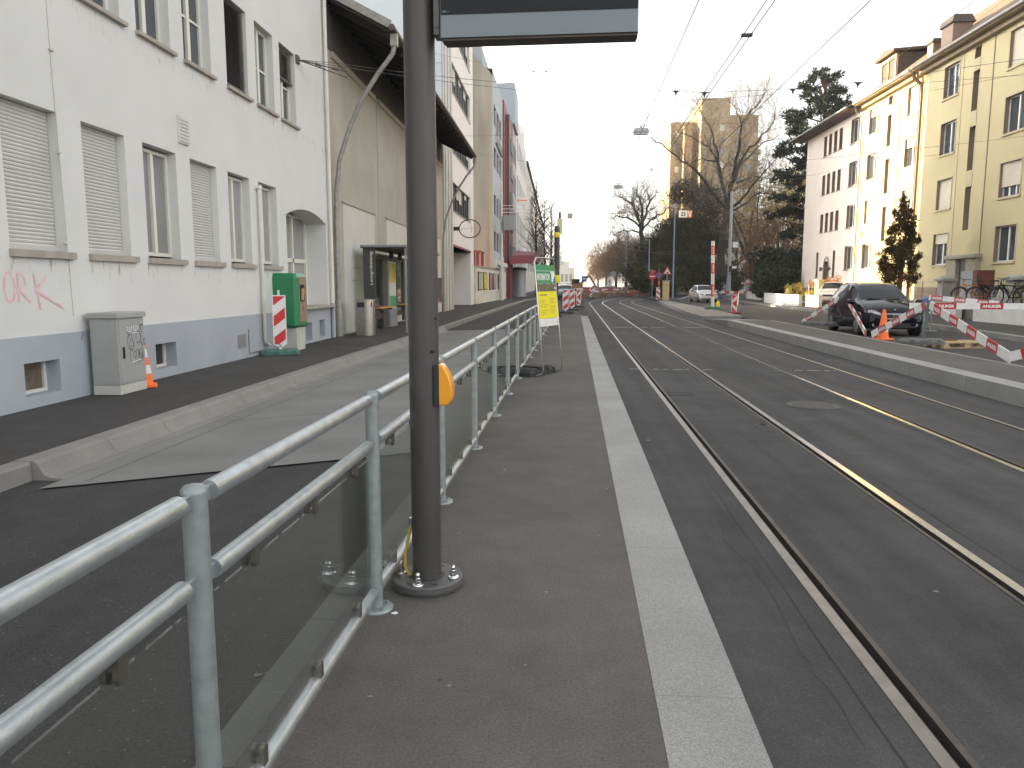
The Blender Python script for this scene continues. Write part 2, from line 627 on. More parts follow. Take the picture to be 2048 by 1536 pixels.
M['frame_dark'] = mat('frame_dark', (0.05, 0.048, 0.046), 0.5, var=0.08, scale=3)
M['pane'] = mat('pane', (0.055, 0.065, 0.07), 0.03, var=0.15, scale=1.5, spec=0.9)
M['pane_grey'] = mat('pane_grey', (0.22, 0.22, 0.215), 0.05, var=0.12, scale=1.2, spec=0.8)
M['pane_curtain'] = mat('pane_curtain', (0.30, 0.30, 0.29), 0.06, var=0.15, scale=4, stretch=(8, 8, 0.5), spec=0.8)
M['lead'] = mat('lead', (0.30, 0.29, 0.27), 0.5, 0.4, var=0.2, scale=8)
M['pipe_white'] = mat('pipe_white', (0.68, 0.66, 0.60), 0.6, var=0.06, scale=5)
M['pipe_brown'] = mat('pipe_brown', (0.10, 0.085, 0.075), 0.5, 0.3, var=0.2, scale=5)
M['shed_wall'] = mat('shed_wall', (0.41, 0.39, 0.335), 0.95, var=0.12, scale=0.6, bump=0.9, bscale=45, col2=(0.46, 0.43, 0.37), fac2=0.55, scale2=0.35, speck=0.12, sscale=60)
M['panel_pale'] = mat('panel_pale', (0.55, 0.54, 0.50), 0.85, var=0.05, scale=1.2, bump=0.15, bscale=80)
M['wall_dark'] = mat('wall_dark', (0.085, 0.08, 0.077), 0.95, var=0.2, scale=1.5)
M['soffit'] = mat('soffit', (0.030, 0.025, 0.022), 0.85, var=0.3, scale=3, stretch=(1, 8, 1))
M['roof_tile'] = mat('roof_tile', (0.10, 0.085, 0.075), 0.85, var=0.25, scale=6, bump=0.5, bscale=14)
M['roof_red'] = mat('roof_red', (0.12, 0.08, 0.055), 0.85, var=0.25, scale=5, bump=0.5, bscale=14)
M['roof_brown'] = mat('roof_brown', (0.085, 0.06, 0.05), 0.85, var=0.25, scale=6, bump=0.5, bscale=14)
M['flank_blue'] = mat('flank_blue', (0.66, 0.70, 0.73), 0.8, var=0.04, scale=0.5)
M['clad_white'] = mat('clad_white', (0.72, 0.69, 0.68), 0.75, var=0.04, scale=0.6)
M['rib_grey'] = mat('rib_grey', (0.50, 0.49, 0.47), 0.6, 0.2, var=0.07, scale=2)
M['garage'] = mat('garage', (0.33, 0.325, 0.31), 0.7, var=0.06, scale=1.2, bump=0.2, bscale=70)
M['beige'] = mat('beige', (0.36, 0.35, 0.30), 0.9, var=0.22, scale=0.9, stretch=(1, 1, 0.12), bump=0.2, bscale=60, col2=(0.255, 0.25, 0.21), fac2=0.58, scale2=0.5)
M['beige_light'] = mat('beige_light', (0.43, 0.405, 0.32), 0.9, var=0.12, scale=1.0, stretch=(1, 1, 0.15))
M['clad_grey'] = mat('clad_grey', (0.42, 0.44, 0.46), 0.7, var=0.05, scale=0.7)
M['clad_bluegrey'] = mat('clad_bluegrey', (0.33, 0.37, 0.41), 0.6, var=0.06, scale=0.7)
M['wine_red'] = mat('wine_red', (0.20, 0.03, 0.045), 0.6, var=0.12, scale=1.0)
M['wall_stucco'] = mat('wall_stucco', (0.64, 0.60, 0.53), 0.95, var=0.08, scale=0.8, bump=0.3, bscale=70, col2=(0.52, 0.45, 0.36), fac2=0.66, scale2=0.6)
M['cream'] = mat('cream', (0.52, 0.445, 0.265), 0.9, var=0.04, scale=0.6, bump=0.2, bscale=80, spec=0.2)
M['cream_trim'] = mat('cream_trim', (0.46, 0.39, 0.25), 0.85, var=0.06, scale=1.5)
M['pinkish'] = mat('pinkish', (0.67, 0.585, 0.515), 0.9, var=0.04, scale=0.6, bump=0.2, bscale=80, spec=0.2)
M['brown_trim'] = mat('brown_trim', (0.27, 0.195, 0.14), 0.8, var=0.10, scale=2)
M['wood_eave'] = mat('wood_eave', (0.26, 0.20, 0.13), 0.8, var=0.15, scale=3)
M['stone_grey'] = mat('stone_grey', (0.33, 0.32, 0.29), 0.9, var=0.14, scale=2.5, bump=0.4, bscale=50)
M['door_dark'] = mat('door_dark', (0.10, 0.095, 0.085), 0.6, var=0.12, scale=3)
M['rust'] = mat('rust', (0.13, 0.04, 0.025), 0.7, var=0.25, scale=3)
M['grey_metal'] = mat('grey_metal', (0.28, 0.30, 0.31), 0.5, 0.4, var=0.06, scale=2)
M['mast_grey'] = mat('mast_grey', (0.36, 0.38, 0.39), 0.6, 0.2, var=0.08, scale=2)
M['mast_blue'] = mat('mast_blue', (0.24, 0.30, 0.36), 0.5, 0.3, var=0.08, scale=2)
M['wire'] = mat('wire', (0.09, 0.085, 0.08), 0.5, 0.5, var=0.1, scale=5)
M['lamp_shell'] = mat('lamp_shell', (0.38, 0.38, 0.40), 0.5, var=0.05, scale=5)
M['lamp_glass'] = mat('lamp_glass', (0.75, 0.72, 0.62), 0.4, var=0.03, scale=5)
M['bark'] = mat('bark', (0.034, 0.027, 0.021), 0.95, var=0.3, scale=4, stretch=(1, 1, 0.25), bump=0.6, bscale=18)
M['bark_red'] = mat('bark_red', (0.12, 0.058, 0.038), 0.95, var=0.3, scale=5, bump=0.5, bscale=18)
M['twig'] = mat('twig', (0.145, 0.105, 0.072), 0.9, var=0.25, scale=1.2)
M['ivy'] = mat('ivy', (0.030, 0.034, 0.014), 0.85, var=0.55, scale=0.9, spec=0.1, col2=(0.070, 0.058, 0.030), fac2=0.55, scale2=0.6)
M['needle'] = mat('needle', (0.020, 0.030, 0.019), 0.9, spec=0.1, var=0.45, scale=0.8)
M['olive'] = mat('olive', (0.050, 0.056, 0.020), 0.85, var=0.5, scale=1.0, spec=0.1, col2=(0.085, 0.075, 0.035), fac2=0.55, scale2=0.7)
M['portal'] = mat('portal', (0.36, 0.32, 0.245), 0.9, var=0.12, scale=2, bump=0.3, bscale=50)
M['conifer'] = mat('conifer', (0.060, 0.048, 0.022), 0.8, var=0.45, scale=2.5, spec=0.1, col2=(0.12, 0.078, 0.030), fac2=0.55, scale2=2.0)
M['avenue_twig'] = mat('avenue_twig', (0.19, 0.105, 0.048), 0.9, var=0.35, scale=0.3)
M['low_bounce_dark'] = mat('low_bounce_dark', (0.05, 0.042, 0.036), 0.95, var=0.2, scale=2)  # dark tone added so the unseen end wall bounces little sun onto the flank
M['pale_yellow'] = mat('pale_yellow', (0.72, 0.66, 0.36), 0.6, var=0.05, scale=3)
M['dusty_orange'] = mat('dusty_orange', (0.30, 0.16, 0.07), 0.8, var=0.2, scale=2)
M['shrub_dark'] = mat('shrub_dark', (0.018, 0.027, 0.011), 0.8, var=0.5, scale=1.2)
M['shrub_rust'] = mat('shrub_rust', (0.20, 0.10, 0.048), 0.8, var=0.4, scale=1.2)
M['leaf_yellow'] = mat('leaf_yellow', (0.42, 0.34, 0.09), 0.8, var=0.4, scale=1.0)
M['leaf_orange'] = mat('leaf_orange', (0.36, 0.14, 0.03), 0.8, var=0.35, scale=4)
M['flower'] = mat('flower', (0.50, 0.38, 0.015), 0.7, var=0.2, scale=9)
M['tower_wall'] = mat('tower_wall', (0.40, 0.30, 0.175), 0.9, var=0.06, scale=0.15)
M['tower_trim'] = mat('tower_trim', (0.46, 0.40, 0.28), 0.9, var=0.06, scale=0.2)
M['car_black'] = mat('car_black', (0.006, 0.006, 0.012), 0.09, 0.0, var=0.02, scale=2, coat=0.12, spec=0.25)
M['car_silver'] = mat('car_silver', (0.60, 0.61, 0.63), 0.30, 0.5, var=0.02, scale=2, coat=0.8)
M['car_white'] = mat('car_white', (0.70, 0.71, 0.73), 0.30, 0.2, var=0.02, scale=2, coat=0.8)
M['car_blue'] = mat('car_blue', (0.05, 0.095, 0.14), 0.30, 0.4, var=0.02, scale=2, coat=0.8)
M['car_glass'] = mat('car_glass', (0.014, 0.018, 0.020), 0.03, var=0.1, scale=1, spec=0.35)
M['chrome'] = mat('chrome', (0.75, 0.76, 0.78), 0.12, 1.0, var=0.02, scale=5)
M['headlight'] = mat('headlight', (0.50, 0.53, 0.57), 0.12, 0.4, var=0.2, scale=14, coat=1.0)
M['tyre'] = mat('tyre', (0.022, 0.022, 0.023), 0.85, var=0.15, scale=12)
M['rim'] = mat('rim', (0.33, 0.34, 0.35), 0.35, 0.8, var=0.1, scale=9)
M['wood_pale'] = mat('wood_pale', (0.42, 0.30, 0.17), 0.85, var=0.2, scale=6, stretch=(1, 6, 6))
M['wood_bench'] = mat('wood_bench', (0.50, 0.24, 0.08), 0.6, var=0.15, scale=6)
M['rail_glass'] = glass_clear('rail_glass', (0.945, 0.965, 0.95))
M['shelter_glass'] = glass_clear('shelter_glass', (0.72, 0.77, 0.71))
M['sign_blue'] = mat('sign_blue', (0.03, 0.12, 0.42), 0.5, var=0.05, scale=5)
M['cover_blue'] = mat('cover_blue', (0.07, 0.16, 0.36), 0.5, var=0.2, scale=7)
M['litter_white'] = mat('litter_white', (0.75, 0.75, 0.73), 0.8, var=0.1, scale=30)
M['gum'] = mat('gum', (0.20, 0.20, 0.195), 0.9, var=0.1, scale=30)
M['poster_a'] = mat('poster_a', (0.55, 0.40, 0.18), 0.5, var=0.15, scale=2, col2=(0.30, 0.48, 0.45), fac2=0.5, scale2=1.6)
M['poster_b'] = mat('poster_b', (0.76, 0.58, 0.03), 0.5, var=0.10, scale=2, col2=(0.60, 0.14, 0.03), fac2=0.60, scale2=1.5)
M['poster_c'] = mat('poster_c', (0.36, 0.33, 0.37), 0.5, var=0.2, scale=2, col2=(0.44, 0.14, 0.14), fac2=0.5, scale2=1.1)
M['poster_d'] = mat('poster_d', (0.10, 0.10, 0.22), 0.5, var=0.2, scale=2, col2=(0.38, 0.42, 0.48), fac2=0.55, scale2=1.4)
M['poster_dark'] = mat('poster_dark', (0.05, 0.055, 0.06), 0.4, var=0.2, scale=2, col2=(0.40, 0.20, 0.12), fac2=0.62, scale2=1.5)
M['bike_orange'] = mat('bike_orange', (0.50, 0.20, 0.03), 0.4, var=0.05, scale=5, coat=0.4)
M['bike_yellow'] = mat('bike_yellow', (0.30, 0.27, 0.05), 0.4, var=0.05, scale=5, coat=0.4)
M['box_yellow'] = mat('box_yellow', (0.58, 0.47, 0.24), 0.7, var=0.07, scale=3)
# ================================================================== GROUND, ROADS, TRACKS
ZR = -0.21


def sheet(name, pts, z, m, thick=None):
    b = MB()
    if thick:
        b.prism([(p[0], p[1], z - thick) for p in pts], (0, 0, thick))
    else:
        b.poly([(p[0], p[1], z) for p in pts])
    return struct(name, b, m)


def pp(*pts):
    return [P(x, y) for x, y in pts]


sheet('ground', [(-1500, -300), (1500, -300), (1500, 3000), (-1500, 3000)], -0.45, M['ground'])
# the whole carriageway below everything
sheet('road_base', [(-7, -8), (14, -8), (20, 60), (60, 100), (60, 190), (10, 330), (-7, 330)], -0.27, M['asphalt_road'])

KERB = [(-4.62, -8), (-4.50, 6.0), (-4.46, 10), (-4.40, 15), (-4.27, 21), (-4.12, 27), (-3.95, 40), (-3.7, 54), (-3.3, 75), (-1.6, 95), (-0.5, 120), (-0.5, 330)]
# left pavement and its kerb
b = MB()
for (x0, y0), (x1, y1) in zip(KERB, KERB[1:]):
    n = max(1, int((y1 - y0) / 3))
    for k in range(n):
        a, c = k / n, (k + 1) / n
        b.quad((-7.5, y0 + (y1 - y0) * a, -0.028), (x0 + (x1 - x0) * a, y0 + (y1 - y0) * a, -0.058), (x0 + (x1 - x0) * c, y0 + (y1 - y0) * c, -0.058), (-7.5, y0 + (y1 - y0) * c, -0.028))
struct('left_pavement', b, M['asphalt_walk'])


def kx(y):
    for (x0, y0), (x1, y1) in zip(KERB, KERB[1:]):
        if y0 <= y <= y1:
            return x0 + (x1 - x0) * (y - y0) / (y1 - y0)
    return KERB[-1][0]


# concave high kerb stones along the bus bay, plain granite kerb before and after it
prof_bay = [(0.0, -0.30), (0.0, -0.050), (0.05, -0.046), (0.17, -0.052), (0.205, -0.075), (0.225, -0.12), (0.25, -0.165), (0.31, -0.193), (0.44, -0.197), (0.44, -0.30)]
prof_low = [(0.0, -0.30), (0.0, -0.055), (0.14, -0.055), (0.155, -0.075), (0.16, -0.30)]
b = MB()
for s0, s1, prof in ((-8, 5.95, prof_low), (5.95, 26.5, prof_bay), (26.5, 120, prof_low)):
    y = s0
    while y < s1 - 0.01:
        y2 = min(y + (1.0 if prof is prof_bay else 2.0), s1)
        ya, yb = y + 0.004, y2 - 0.004
        rows = [[(kx(ya) + d, ya, z) for d, z in prof], [(kx(yb) + d, yb, z) for d, z in prof]]
        b.grid(rows, False)
        for r, yy in ((rows[0], 0), (rows[1], 1)):
            b.poly(r if yy else r[::-1])
        y = y2
struct('left_kerb', b, M['kerb'])

# left lane: asphalt, then the pale concrete bus bay with a skewed joint
PL_L = -1.10                                              # platform's outer edge
sheet('left_lane', [(-7, -8), P(PL_L, -8).to_2d(), P(PL_L, 60).to_2d(), (-2.6, 80), (-7, 80)], -0.215, M['asphalt_road'])
b = MB()
E0 = [(kx(5.75) + 0.40, 5.65), P(PL_L, 7.35).to_2d()]
for k in range(7):
    ya, yb = (5.65 + k * 3.0, 5.65 + (k + 1) * 3.0)
    a0, a1 = (kx(ya) + 0.42, ya), (kx(yb) + 0.42, yb)
    c0, c1 = P(PL_L, ya + 1.7).to_2d(), P(PL_L, yb + 1.7).to_2d()
    g = 0.006
    b.quad((a0[0], a0[1] + g, -0.200), (c0[0], c0[1] + g, -0.200), (c1[0], c1[1] - g, -0.200), (a1[0], a1[1] - g, -0.200))
struct('bus_bay', b, M['concrete_bay'])
b = MB()
b.quad(*[(x, y, -0.1985) for x, y in ((kx(5.7) + 0.64, 5.9), (kx(5.7) + 0.662, 5.9), (kx(26.5) + 0.662, 26.5), (kx(26.5) + 0.64, 26.5))])
struct('bus_bay_joint', b, M['granite_dark'])

# platform
PY1 = 34.5
b = MB()
b.quad(P(-0.98, -8, 0), P(0.29, -8, 0), P(0.29, PY1, 0), P(-0.98, PY1, 0))
b.quad(P(-0.98, PY1, 0), P(0.29, PY1, 0), P(0.6, 46, -0.20), P(-0.98, 46, -0.20))
struct('tram_platform', b, M['asphalt_platform'])
b = MB()
b.quad(P(-1.1, PY1, -0.004), P(0.7, PY1, -0.004), P(0.9, 47, -0.205), P(-1.1, 47, -0.205))
struct('platform_ramp', b, M['asphalt_track'])
b = MB()
y = -8.0
while y < PY1:
    y2 = min(y + 1.5, PY1)
    b.prism([P(0.29, y + 0.001, -0.24), P(0.592, y + 0.001, -0.24), P(0.592, y2 - 0.001, -0.24), P(0.29, y2 - 0.001, -0.24)], (0, 0, 0.242))
    y = y2
struct('platform_edge_strip', b, M['granite'])
b = MB()
y = -8.0
while y < PY1:
    y2 = min(y + 1.0, PY1)
    b.prism([P(-1.1, y + 0.003, -0.24), P(-0.982, y + 0.003, -0.24), P(-0.982, y2 - 0.003, -0.24), P(-1.1, y2 - 0.003, -0.24)], (0, 0, 0.239))
    y = y2
struct('platform_kerb', b, M['granite_dark'])

# tracks: straight, then a bend to the right
RB, Y0B = 97.0, 65.0


def track(x, s, z):
    """point at lateral offset x and distance s along the line of the tracks"""
    if s <= Y0B:
        return P(x, s, z)
    a = (s - Y0B) / RB
    return P(RB - (RB - x) * math.cos(a), Y0B + (RB - x) * math.sin(a), z)


SS = [-8, 0, 10, 25, 45] + [Y0B + 4 * k for k in range(0, 26)]
RAILS = [1.325, 2.325, 3.96, 4.96]          # centre of each groove
GW = 0.022                                   # half groove


def ribbon(b, x0, x1, z, ss=SS, z1=None):
    z1 = z if z1 is None else z1
    b.grid([[track(x0, s, z), track(x1, s, z1)] for s in ss], False)


b = MB()
edges = [0.592]
for r, inner in zip(RAILS, (1, -1, 1, -1)):
    head = 0.060
    lip = 0.028
    if inner == 1:
        edges += [r - GW - head, r + GW + lip]
    else:
        edges += [r - GW - lip, r + GW + head]
edges += [5.92]
for k in range(0, len(edges), 2):
    ribbon(b, edges[k], edges[k + 1], ZR)
struct('track_bed', b, M['asphalt_track'])
for i, (r, inner) in enumerate(zip(RAILS, (1, -1, 1, -1))):
    b = MB()
    z = ZR + 0.003
    hl, hr = (0.060, 0.028) if inner == 1 else (0.028, 0.060)
    b.cur = 0 if inner == 1 else 1
    ribbon(b, r - GW - hl, r - GW, z)
    b.cur = 0 if inner == -1 else 1
    ribbon(b, r + GW, r + GW + hr, z)
    b.cur = 2
    ribbon(b, r - GW, r - GW + 0.004, z, SS, z - 0.042)
    ribbon(b, r - GW + 0.004, r + GW - 0.004, z - 0.042)
    ribbon(b, r + GW - 0.004, r + GW, z - 0.042, SS, z)
    o = obj('tram_rail', b, [M['rail_worn'] if i in (0, 3) else M['rail'], M['rail_lip'], M['groove']])
    tag(o, ['grooved tram rail nearest to the granite platform edge strip', 'bright tram rail second from the granite platform edge strip',
            'grooved tram rail third from the near platform, beside the round manhole cover', 'tram rail closest to the far right platform kerb'][i], 'tram rail', 'tram rails in the roadway')

# sealed seams and hairline cracks in the track bed
rr = random.Random(5)
for x0, y0, y1, w_, wob, nm in ((1.13, -2, 60, 0.003, 0.012, 'sealed_seam'), (2.53, -2, 60, 0.0025, 0.010, 'sealed_seam'), (3.78, 2, 60, 0.004, 0.010, 'sealed_seam'), (1.02, 2.6, 5.2, 0.0022, 0.05, 'asphalt_crack'), (3.1, 6.5, 8.4, 0.002, 0.07, 'asphalt_crack')):
    b = MB()
    rows, x, y = [], x0, y0
    while y < y1:
        x = x0 + (x - x0) * 0.8 + rr.uniform(-wob, wob) * 0.5
        ww = w_ * rr.uniform(0.4, 1.3)
        rows.append([P(x - ww, y, ZR + 0.0035), P(x + ww, y, ZR + 0.0035)])
        y += 0.10 if nm == 'asphalt_crack' else 0.3
    b.grid(rows, False)
    struct(nm, b, M['groove'])
# dotted detector lines across the tracks
b = MB()
for y, segs in ((14.7, [(1.05, 1.30), (1.5, 1.62), (1.70, 1.80), (1.88, 2.05), (2.12, 2.2), (2.44, 2.62), (4.15, 4.3), (4.38, 4.62), (4.70, 4.80), (4.86, 4.9)]), (29.2, [(1.5, 2.2), (2.5, 2.75), (2.9, 3.4), (4.08, 4.9)])):
    for a, c in segs:
        b.quad(P(a, y, ZR + 0.004), P(c, y, ZR + 0.004), P(c, y + 0.05 * (1 if y < 20 else 2.5), ZR + 0.004), P(a, y + 0.05 * (1 if y < 20 else 2.5), ZR + 0.004))
struct('road_marking', b, M['road_paint'])
b = MB()
for a, c, y in ((2.44, 2.62, 14.62), (3.72, 3.9, 14.55)):
    b.quad(P(a, y, ZR + 0.005), P(c, y, ZR + 0.005), P(c, y + 0.09, ZR + 0.005), P(a, y + 0.09, ZR + 0.005))
struct('track_drain_plate', b, M['black'])
b = MB()
b.quad(*[track(x, s, ZR + 0.005) for x, s in ((3.5, 92), (6.5, 92), (6.5, 104), (3.5, 104))])
struct('red_road_patch', b, M['red_paint'])
# manhole cover and small square cover
b = MB()
c = P(3.2, 10.42)
b.cyl((0, 0), 0.31, -0.03, 0.006, 32)
o = obj('manhole_cover', b, M['iron'], None, (c.x, c.y, ZR))
b = MB()
b.tube([(0.335 * math.cos(t * math.pi / 16), 0.335 * math.sin(t * math.pi / 16), 0.004) for t in range(33)], 0.012, 4, False)
for i in range(-4, 5):
    L = math.sqrt(max(0, 0.28 ** 2 - (i * 0.065) ** 2))
    b.box(-L, L, i * 0.065 - 0.012, i * 0.065 + 0.012, 0.006, 0.011)
obj('cover_rim', b, M['iron'], o)
tag(o, 'round iron manhole cover set in the asphalt between the two tracks', 'manhole cover')
b = MB()
b.box(-0.16, 0.16, -0.14, 0.14, -0.02, 0.004)
for s in (-1, 1):
    b.box(-0.19, 0.19, s * 0.155 - 0.012, s * 0.155 + 0.012, -0.02, 0.006)
    b.box(s * 0.178 - 0.012, s * 0.178 + 0.012, -0.14, 0.14, -0.02, 0.006)
c = P(1.58, 11.39)
o = tag(obj('drain_cover', b, M['asphalt_road'], None, (c.x, c.y, ZR), -PA), 'small square drain cover between the rails of the near track', 'drain cover')

# far (right) platform
b = MB()
b.prism([P(6.27, -6, -0.3), P(7.42, -6, -0.3), P(7.50, 30.3, -0.3), P(6.27, 30.3, -0.3)], (0, 0, 0.326))
struct('right_platform', b, M['asphalt_platform'])
b = MB()
y = -6.0
while y < 30.2:
    y2 = min(y + 2.0, 30.3)
    b.prism([P(5.92, y + 0.003, -0.3), P(6.27, y + 0.003, -0.3), P(6.27, y2 - 0.003, -0.3), P(5.92, y2 - 0.003, -0.3)], (0, 0, 0.33))
    y = y2
struct('right_platform_edge_strip', b, M['granite'])
b = MB()
b.prism([P(7.42, -6, -0.3), P(7.55, -6, -0.3), P(7.63, 30.3, -0.3), P(7.50, 30.3, -0.3)], (0, 0, 0.334))
struct('right_platform_back_kerb', b, M['kerb'])
b = MB()
b.quad(P(5.92, 30.3, 0.02), P(7.63, 30.3, 0.02), P(7.8, 36.0, -0.17), P(5.95, 36.0, -0.17))
b.quad(P(5.92, 30.3, 0.02), P(5.95, 36.0, -0.17), P(5.95, 36.0, -0.3), P(5.92, 30.3, -0.3))
struct('right_platform_ramp', b, M['paving'])
isl = [P(6.05, 36.2), P(7.7, 36.6), P(7.95, 44), P(8.15, 58), P(8.4, 72), P(7.9, 73), P(7.35, 66), P(6.7, 52), P(6.2, 42)]
sheet('traffic_island', [p.to_2d() for p in isl], -0.06, M['paving'], 0.25)
cx_, cy_ = sum(p.x for p in isl) / len(isl), sum(p.y for p in isl) / len(isl)
b = MB()
for i in range(len(isl)):
    p, q = isl[i], isl[(i + 1) % len(isl)]
    d = (q - p).normalized()
    nrm = Vector((d.y, -d.x, 0)) * 0.14
    b.prism([(p.x, p.y, -0.31), (p.x + nrm.x, p.y + nrm.y, -0.31), (q.x + nrm.x, q.y + nrm.y, -0.31), (q.x, q.y, -0.31)], (0, 0, 0.254))
struct('traffic_island_kerb', b, M['kerb'])
# right lane, its kerb, pavement and yards
FAR_KERB = [(12.0, -8), (12.1, 12), (12.3, 20.9), (13.3, 29.5), (14.2, 42), (14.6, 51.5), (15.6, 66), (17.2, 82)]
sheet('right_lane', [P(7.62, -8).to_2d(), (12.0, -8), (12.3, 20.9), (13.3, 29.5), (14.6, 51.5), (17.2, 84), (20, 100), (9.8, 100), P(8.4, 73).to_2d(), P(8.1, 50).to_2d(), P(7.66, 30.3).to_2d()], -0.125, M['asphalt_road'])
b = MB()
for (x0, y0), (x1, y1) in zip(FAR_KERB, FAR_KERB[1:]):
    n = max(1, int((y1 - y0) / 1.5))
    for k in range(n):
        a, c = k / n + 0.003, (k + 1) / n - 0.003
        xa, ya, xb, yb = x0 + (x1 - x0) * a, y0 + (y1 - y0) * a, x0 + (x1 - x0) * c, y0 + (y1 - y0) * c
        b.prism([(xa, ya, -0.3), (xa + 0.22, ya, -0.3), (xb + 0.22, yb, -0.3), (xb, yb, -0.3)], (0, 0, 0.32))
struct('right_kerb', b, M['kerb'])
b = MB()
b.grid([[(x + 0.22, y, 0.012), (max(x + 2.2, 15.7 if y < 32 else x + 2.4), y, 0.03 + (0.12 if y > 40 else 0)), (24, y, 0.04 + (0.12 if y > 40 else 0))] for x, y in FAR_KERB + [(19.5, 100)]], False)
struct('right_pavement', b, M['asphalt_walk'])
sheet('front_yard', [(15.86, 2), (19.6, 2), (19.6, 41.3), (18.3, 41.3), (16.2, 32)], 0.60, M['paving'], 0.7)
sheet('side_yard', [(16.6, 42), (19.6, 42), (19.6, 66), (17.5, 66), (15.9, 52)], 0.20, M['paving'], 0.3)


# wooded slope behind the junction with a side street climbing it
def sst(a, b_, t):
    t = min(1, max(0, (t - a) / (b_ - a)))
    return t * t * (3 - 2 * t)


def hill(x, y):
    # distance of the slope's foot from the main road
    foot = 10.6 + 0.10 * max(0, y - 70) + 0.006 * max(0, y - 80) ** 2 * (1 if y > 80 else 0)
    h = 6.5 * sst(foot, foot + 34, x) * sst(74, 112, y)
    h += 0.9 * sst(84, 100, y) * sst(foot + 0.5, foot + 6, x) * (1 - sst(14.6, 16.2, x - (y - 84) * 0.22))
    return h - 0.28


b = MB()
xs = [9 + 1.5 * i for i in range(20)] + [40 + 8 * i for i in range(16)]
ys = [72 + 2.5 * j for j in range(24)] + [135 + 15 * j for j in range(16)]
b.grid([[(x, y, hill(x, y)) for x in xs] for y in ys])
struct('wooded_slope', b, M['grass'])
b = MB()
rows = []
for k in range(16):
    y = 80 + k * 3.0
    xc = 15.4 + (y - 84) * 0.24 + 0.0007 * (y - 84) ** 2
    rows.append([(xc - 1.9, y, hill(xc - 1.9, y) + 0.06), (xc, y, hill(xc, y) + 0.09), (xc + 2.2, y, hill(xc + 2.2, y) + 0.06)])
b.grid(rows)
struct('side_street', b, M['asphalt_road'])
b = MB()
for r0, r1 in zip(rows, rows[1:]):
    p, q = Vector(r0[0]), Vector(r1[0])
    b.prism([p + Vector((-0.25, 0, -0.1)), p + Vector((0, 0, -0.1)), q + Vector((0, 0, -0.1)), q + Vector((-0.25, 0, -0.1))], (0, 0, 0.28))
struct('side_street_kerb', b, M['kerb'])
# ================================================================== BUILDINGS ON THE LEFT
def wall_grid(b, u0, u1, v0, v1, holes, to3, depth, reveal_mat=None):
    """a wall sheet with rectangular openings, and the reveals of the openings"""
    us = sorted({u0, u1} | {h[0] for h in holes} | {h[1] for h in holes})
    vs = sorted({v0, v1} | {h[2] for h in holes} | {h[3] for h in holes})
    us = [u for u in us if u0 <= u <= u1]
    vs = [v for v in vs if v0 <= v <= v1]
    keep = b.cur
    for i in range(len(us) - 1):
        run = None
        for j in range(len(vs) - 1):
            cu, cv = (us[i] + us[i + 1]) / 2, (vs[j] + vs[j + 1]) / 2
            solid = not any(h[0] < cu < h[1] and h[2] < cv < h[3] for h in holes)
            if solid and run is None:
                run = vs[j]
            if run is not None and (not solid or j == len(vs) - 2):
                top = vs[j + 1] if solid else vs[j]
                b.quad(to3(us[i], run, 0), to3(us[i + 1], run, 0), to3(us[i + 1], top, 0), to3(us[i], top, 0))
                run = None
    if reveal_mat is not None:
        b.cur = reveal_mat
    for h in holes:
        a0, a1, c0, c1 = h[:4]
        d = h[4] if len(h) > 4 else depth
        b.quad(to3(a0, c0, 0), to3(a0, c1, 0), to3(a0, c1, d), to3(a0, c0, d))
        b.quad(to3(a1, c0, 0), to3(a1, c1, 0), to3(a1, c1, d), to3(a1, c0, d))
        b.quad(to3(a0, c1, 0), to3(a1, c1, 0), to3(a1, c1, d), to3(a0, c1, d))
        b.quad(to3(a0, c0, 0), to3(a1, c0, 0), to3(a1, c0, d), to3(a0, c0, d))
    b.cur = keep


def window_in(parent, to3, u0, u1, v0, v1, d, fm, pm, sash=2, bar=None, fw=0.055, name='window'):
    """a window at the back of an opening: frame (part) > pane (sub-part)"""
    b = MB()
    dd = d - 0.05

    def bar_(a0, a1, c0, c1, e0=0.0, e1=0.05):
        v = [to3(u, v_, dd + e) for e in (e0, e1) for v_ in (c0, c1) for u in (a0, a1)]
        b.add(v, [(0, 2, 3, 1), (4, 5, 7, 6), (0, 1, 5, 4), (2, 6, 7, 3), (0, 4, 6, 2), (1, 3, 7, 5)])
    bar_(u0, u0 + fw, v0, v1)
    bar_(u1 - fw, u1, v0, v1)
    bar_(u0 + fw, u1 - fw, v0, v0 + fw)
    bar_(u0 + fw, u1 - fw, v1 - fw, v1)
    for k in range(1, sash):
        c = u0 + (u1 - u0) * k / sash
        bar_(c - fw * 0.75, c + fw * 0.75, v0 + fw, v1 - fw, -0.012)
    for t in (bar or []):
        bar_(u0 + fw, u1 - fw, v0 + (v1 - v0) * t - 0.02, v0 + (v1 - v0) * t + 0.02, 0.008, 0.03)
    f = obj(name, b, fm, parent)
    b = MB()
    b.quad(to3(u0 + 0.01, v0 + 0.01, dd + 0.035), to3(u1 - 0.01, v0 + 0.01, dd + 0.035), to3(u1 - 0.01, v1 - 0.01, dd + 0.035), to3(u0 + 0.01, v1 - 0.01, dd + 0.035))
    obj('pane', b, pm, f)
    return f


def shutter_in(parent, to3, u0, u1, v0, v1, d, m, pitch=0.045, name='roller_shutter'):
    b = MB()
    n = max(2, int((v1 - v0) / pitch))
    rows = []
    for k in range(n):
        a, c = v0 + (v1 - v0) * k / n, v0 + (v1 - v0) * (k + 1) / n
        rows += [(a, 0.010), (a + (c - a) * 0.12, -0.002), (a + (c - a) * 0.55, -0.008), (c - (c - a) * 0.1, 0.0)]
    b.grid([[to3(u0, v_, d - 0.03 + e), to3(u1, v_, d - 0.03 + e)] for v_, e in rows], False)
    return obj(name, b, m, parent)


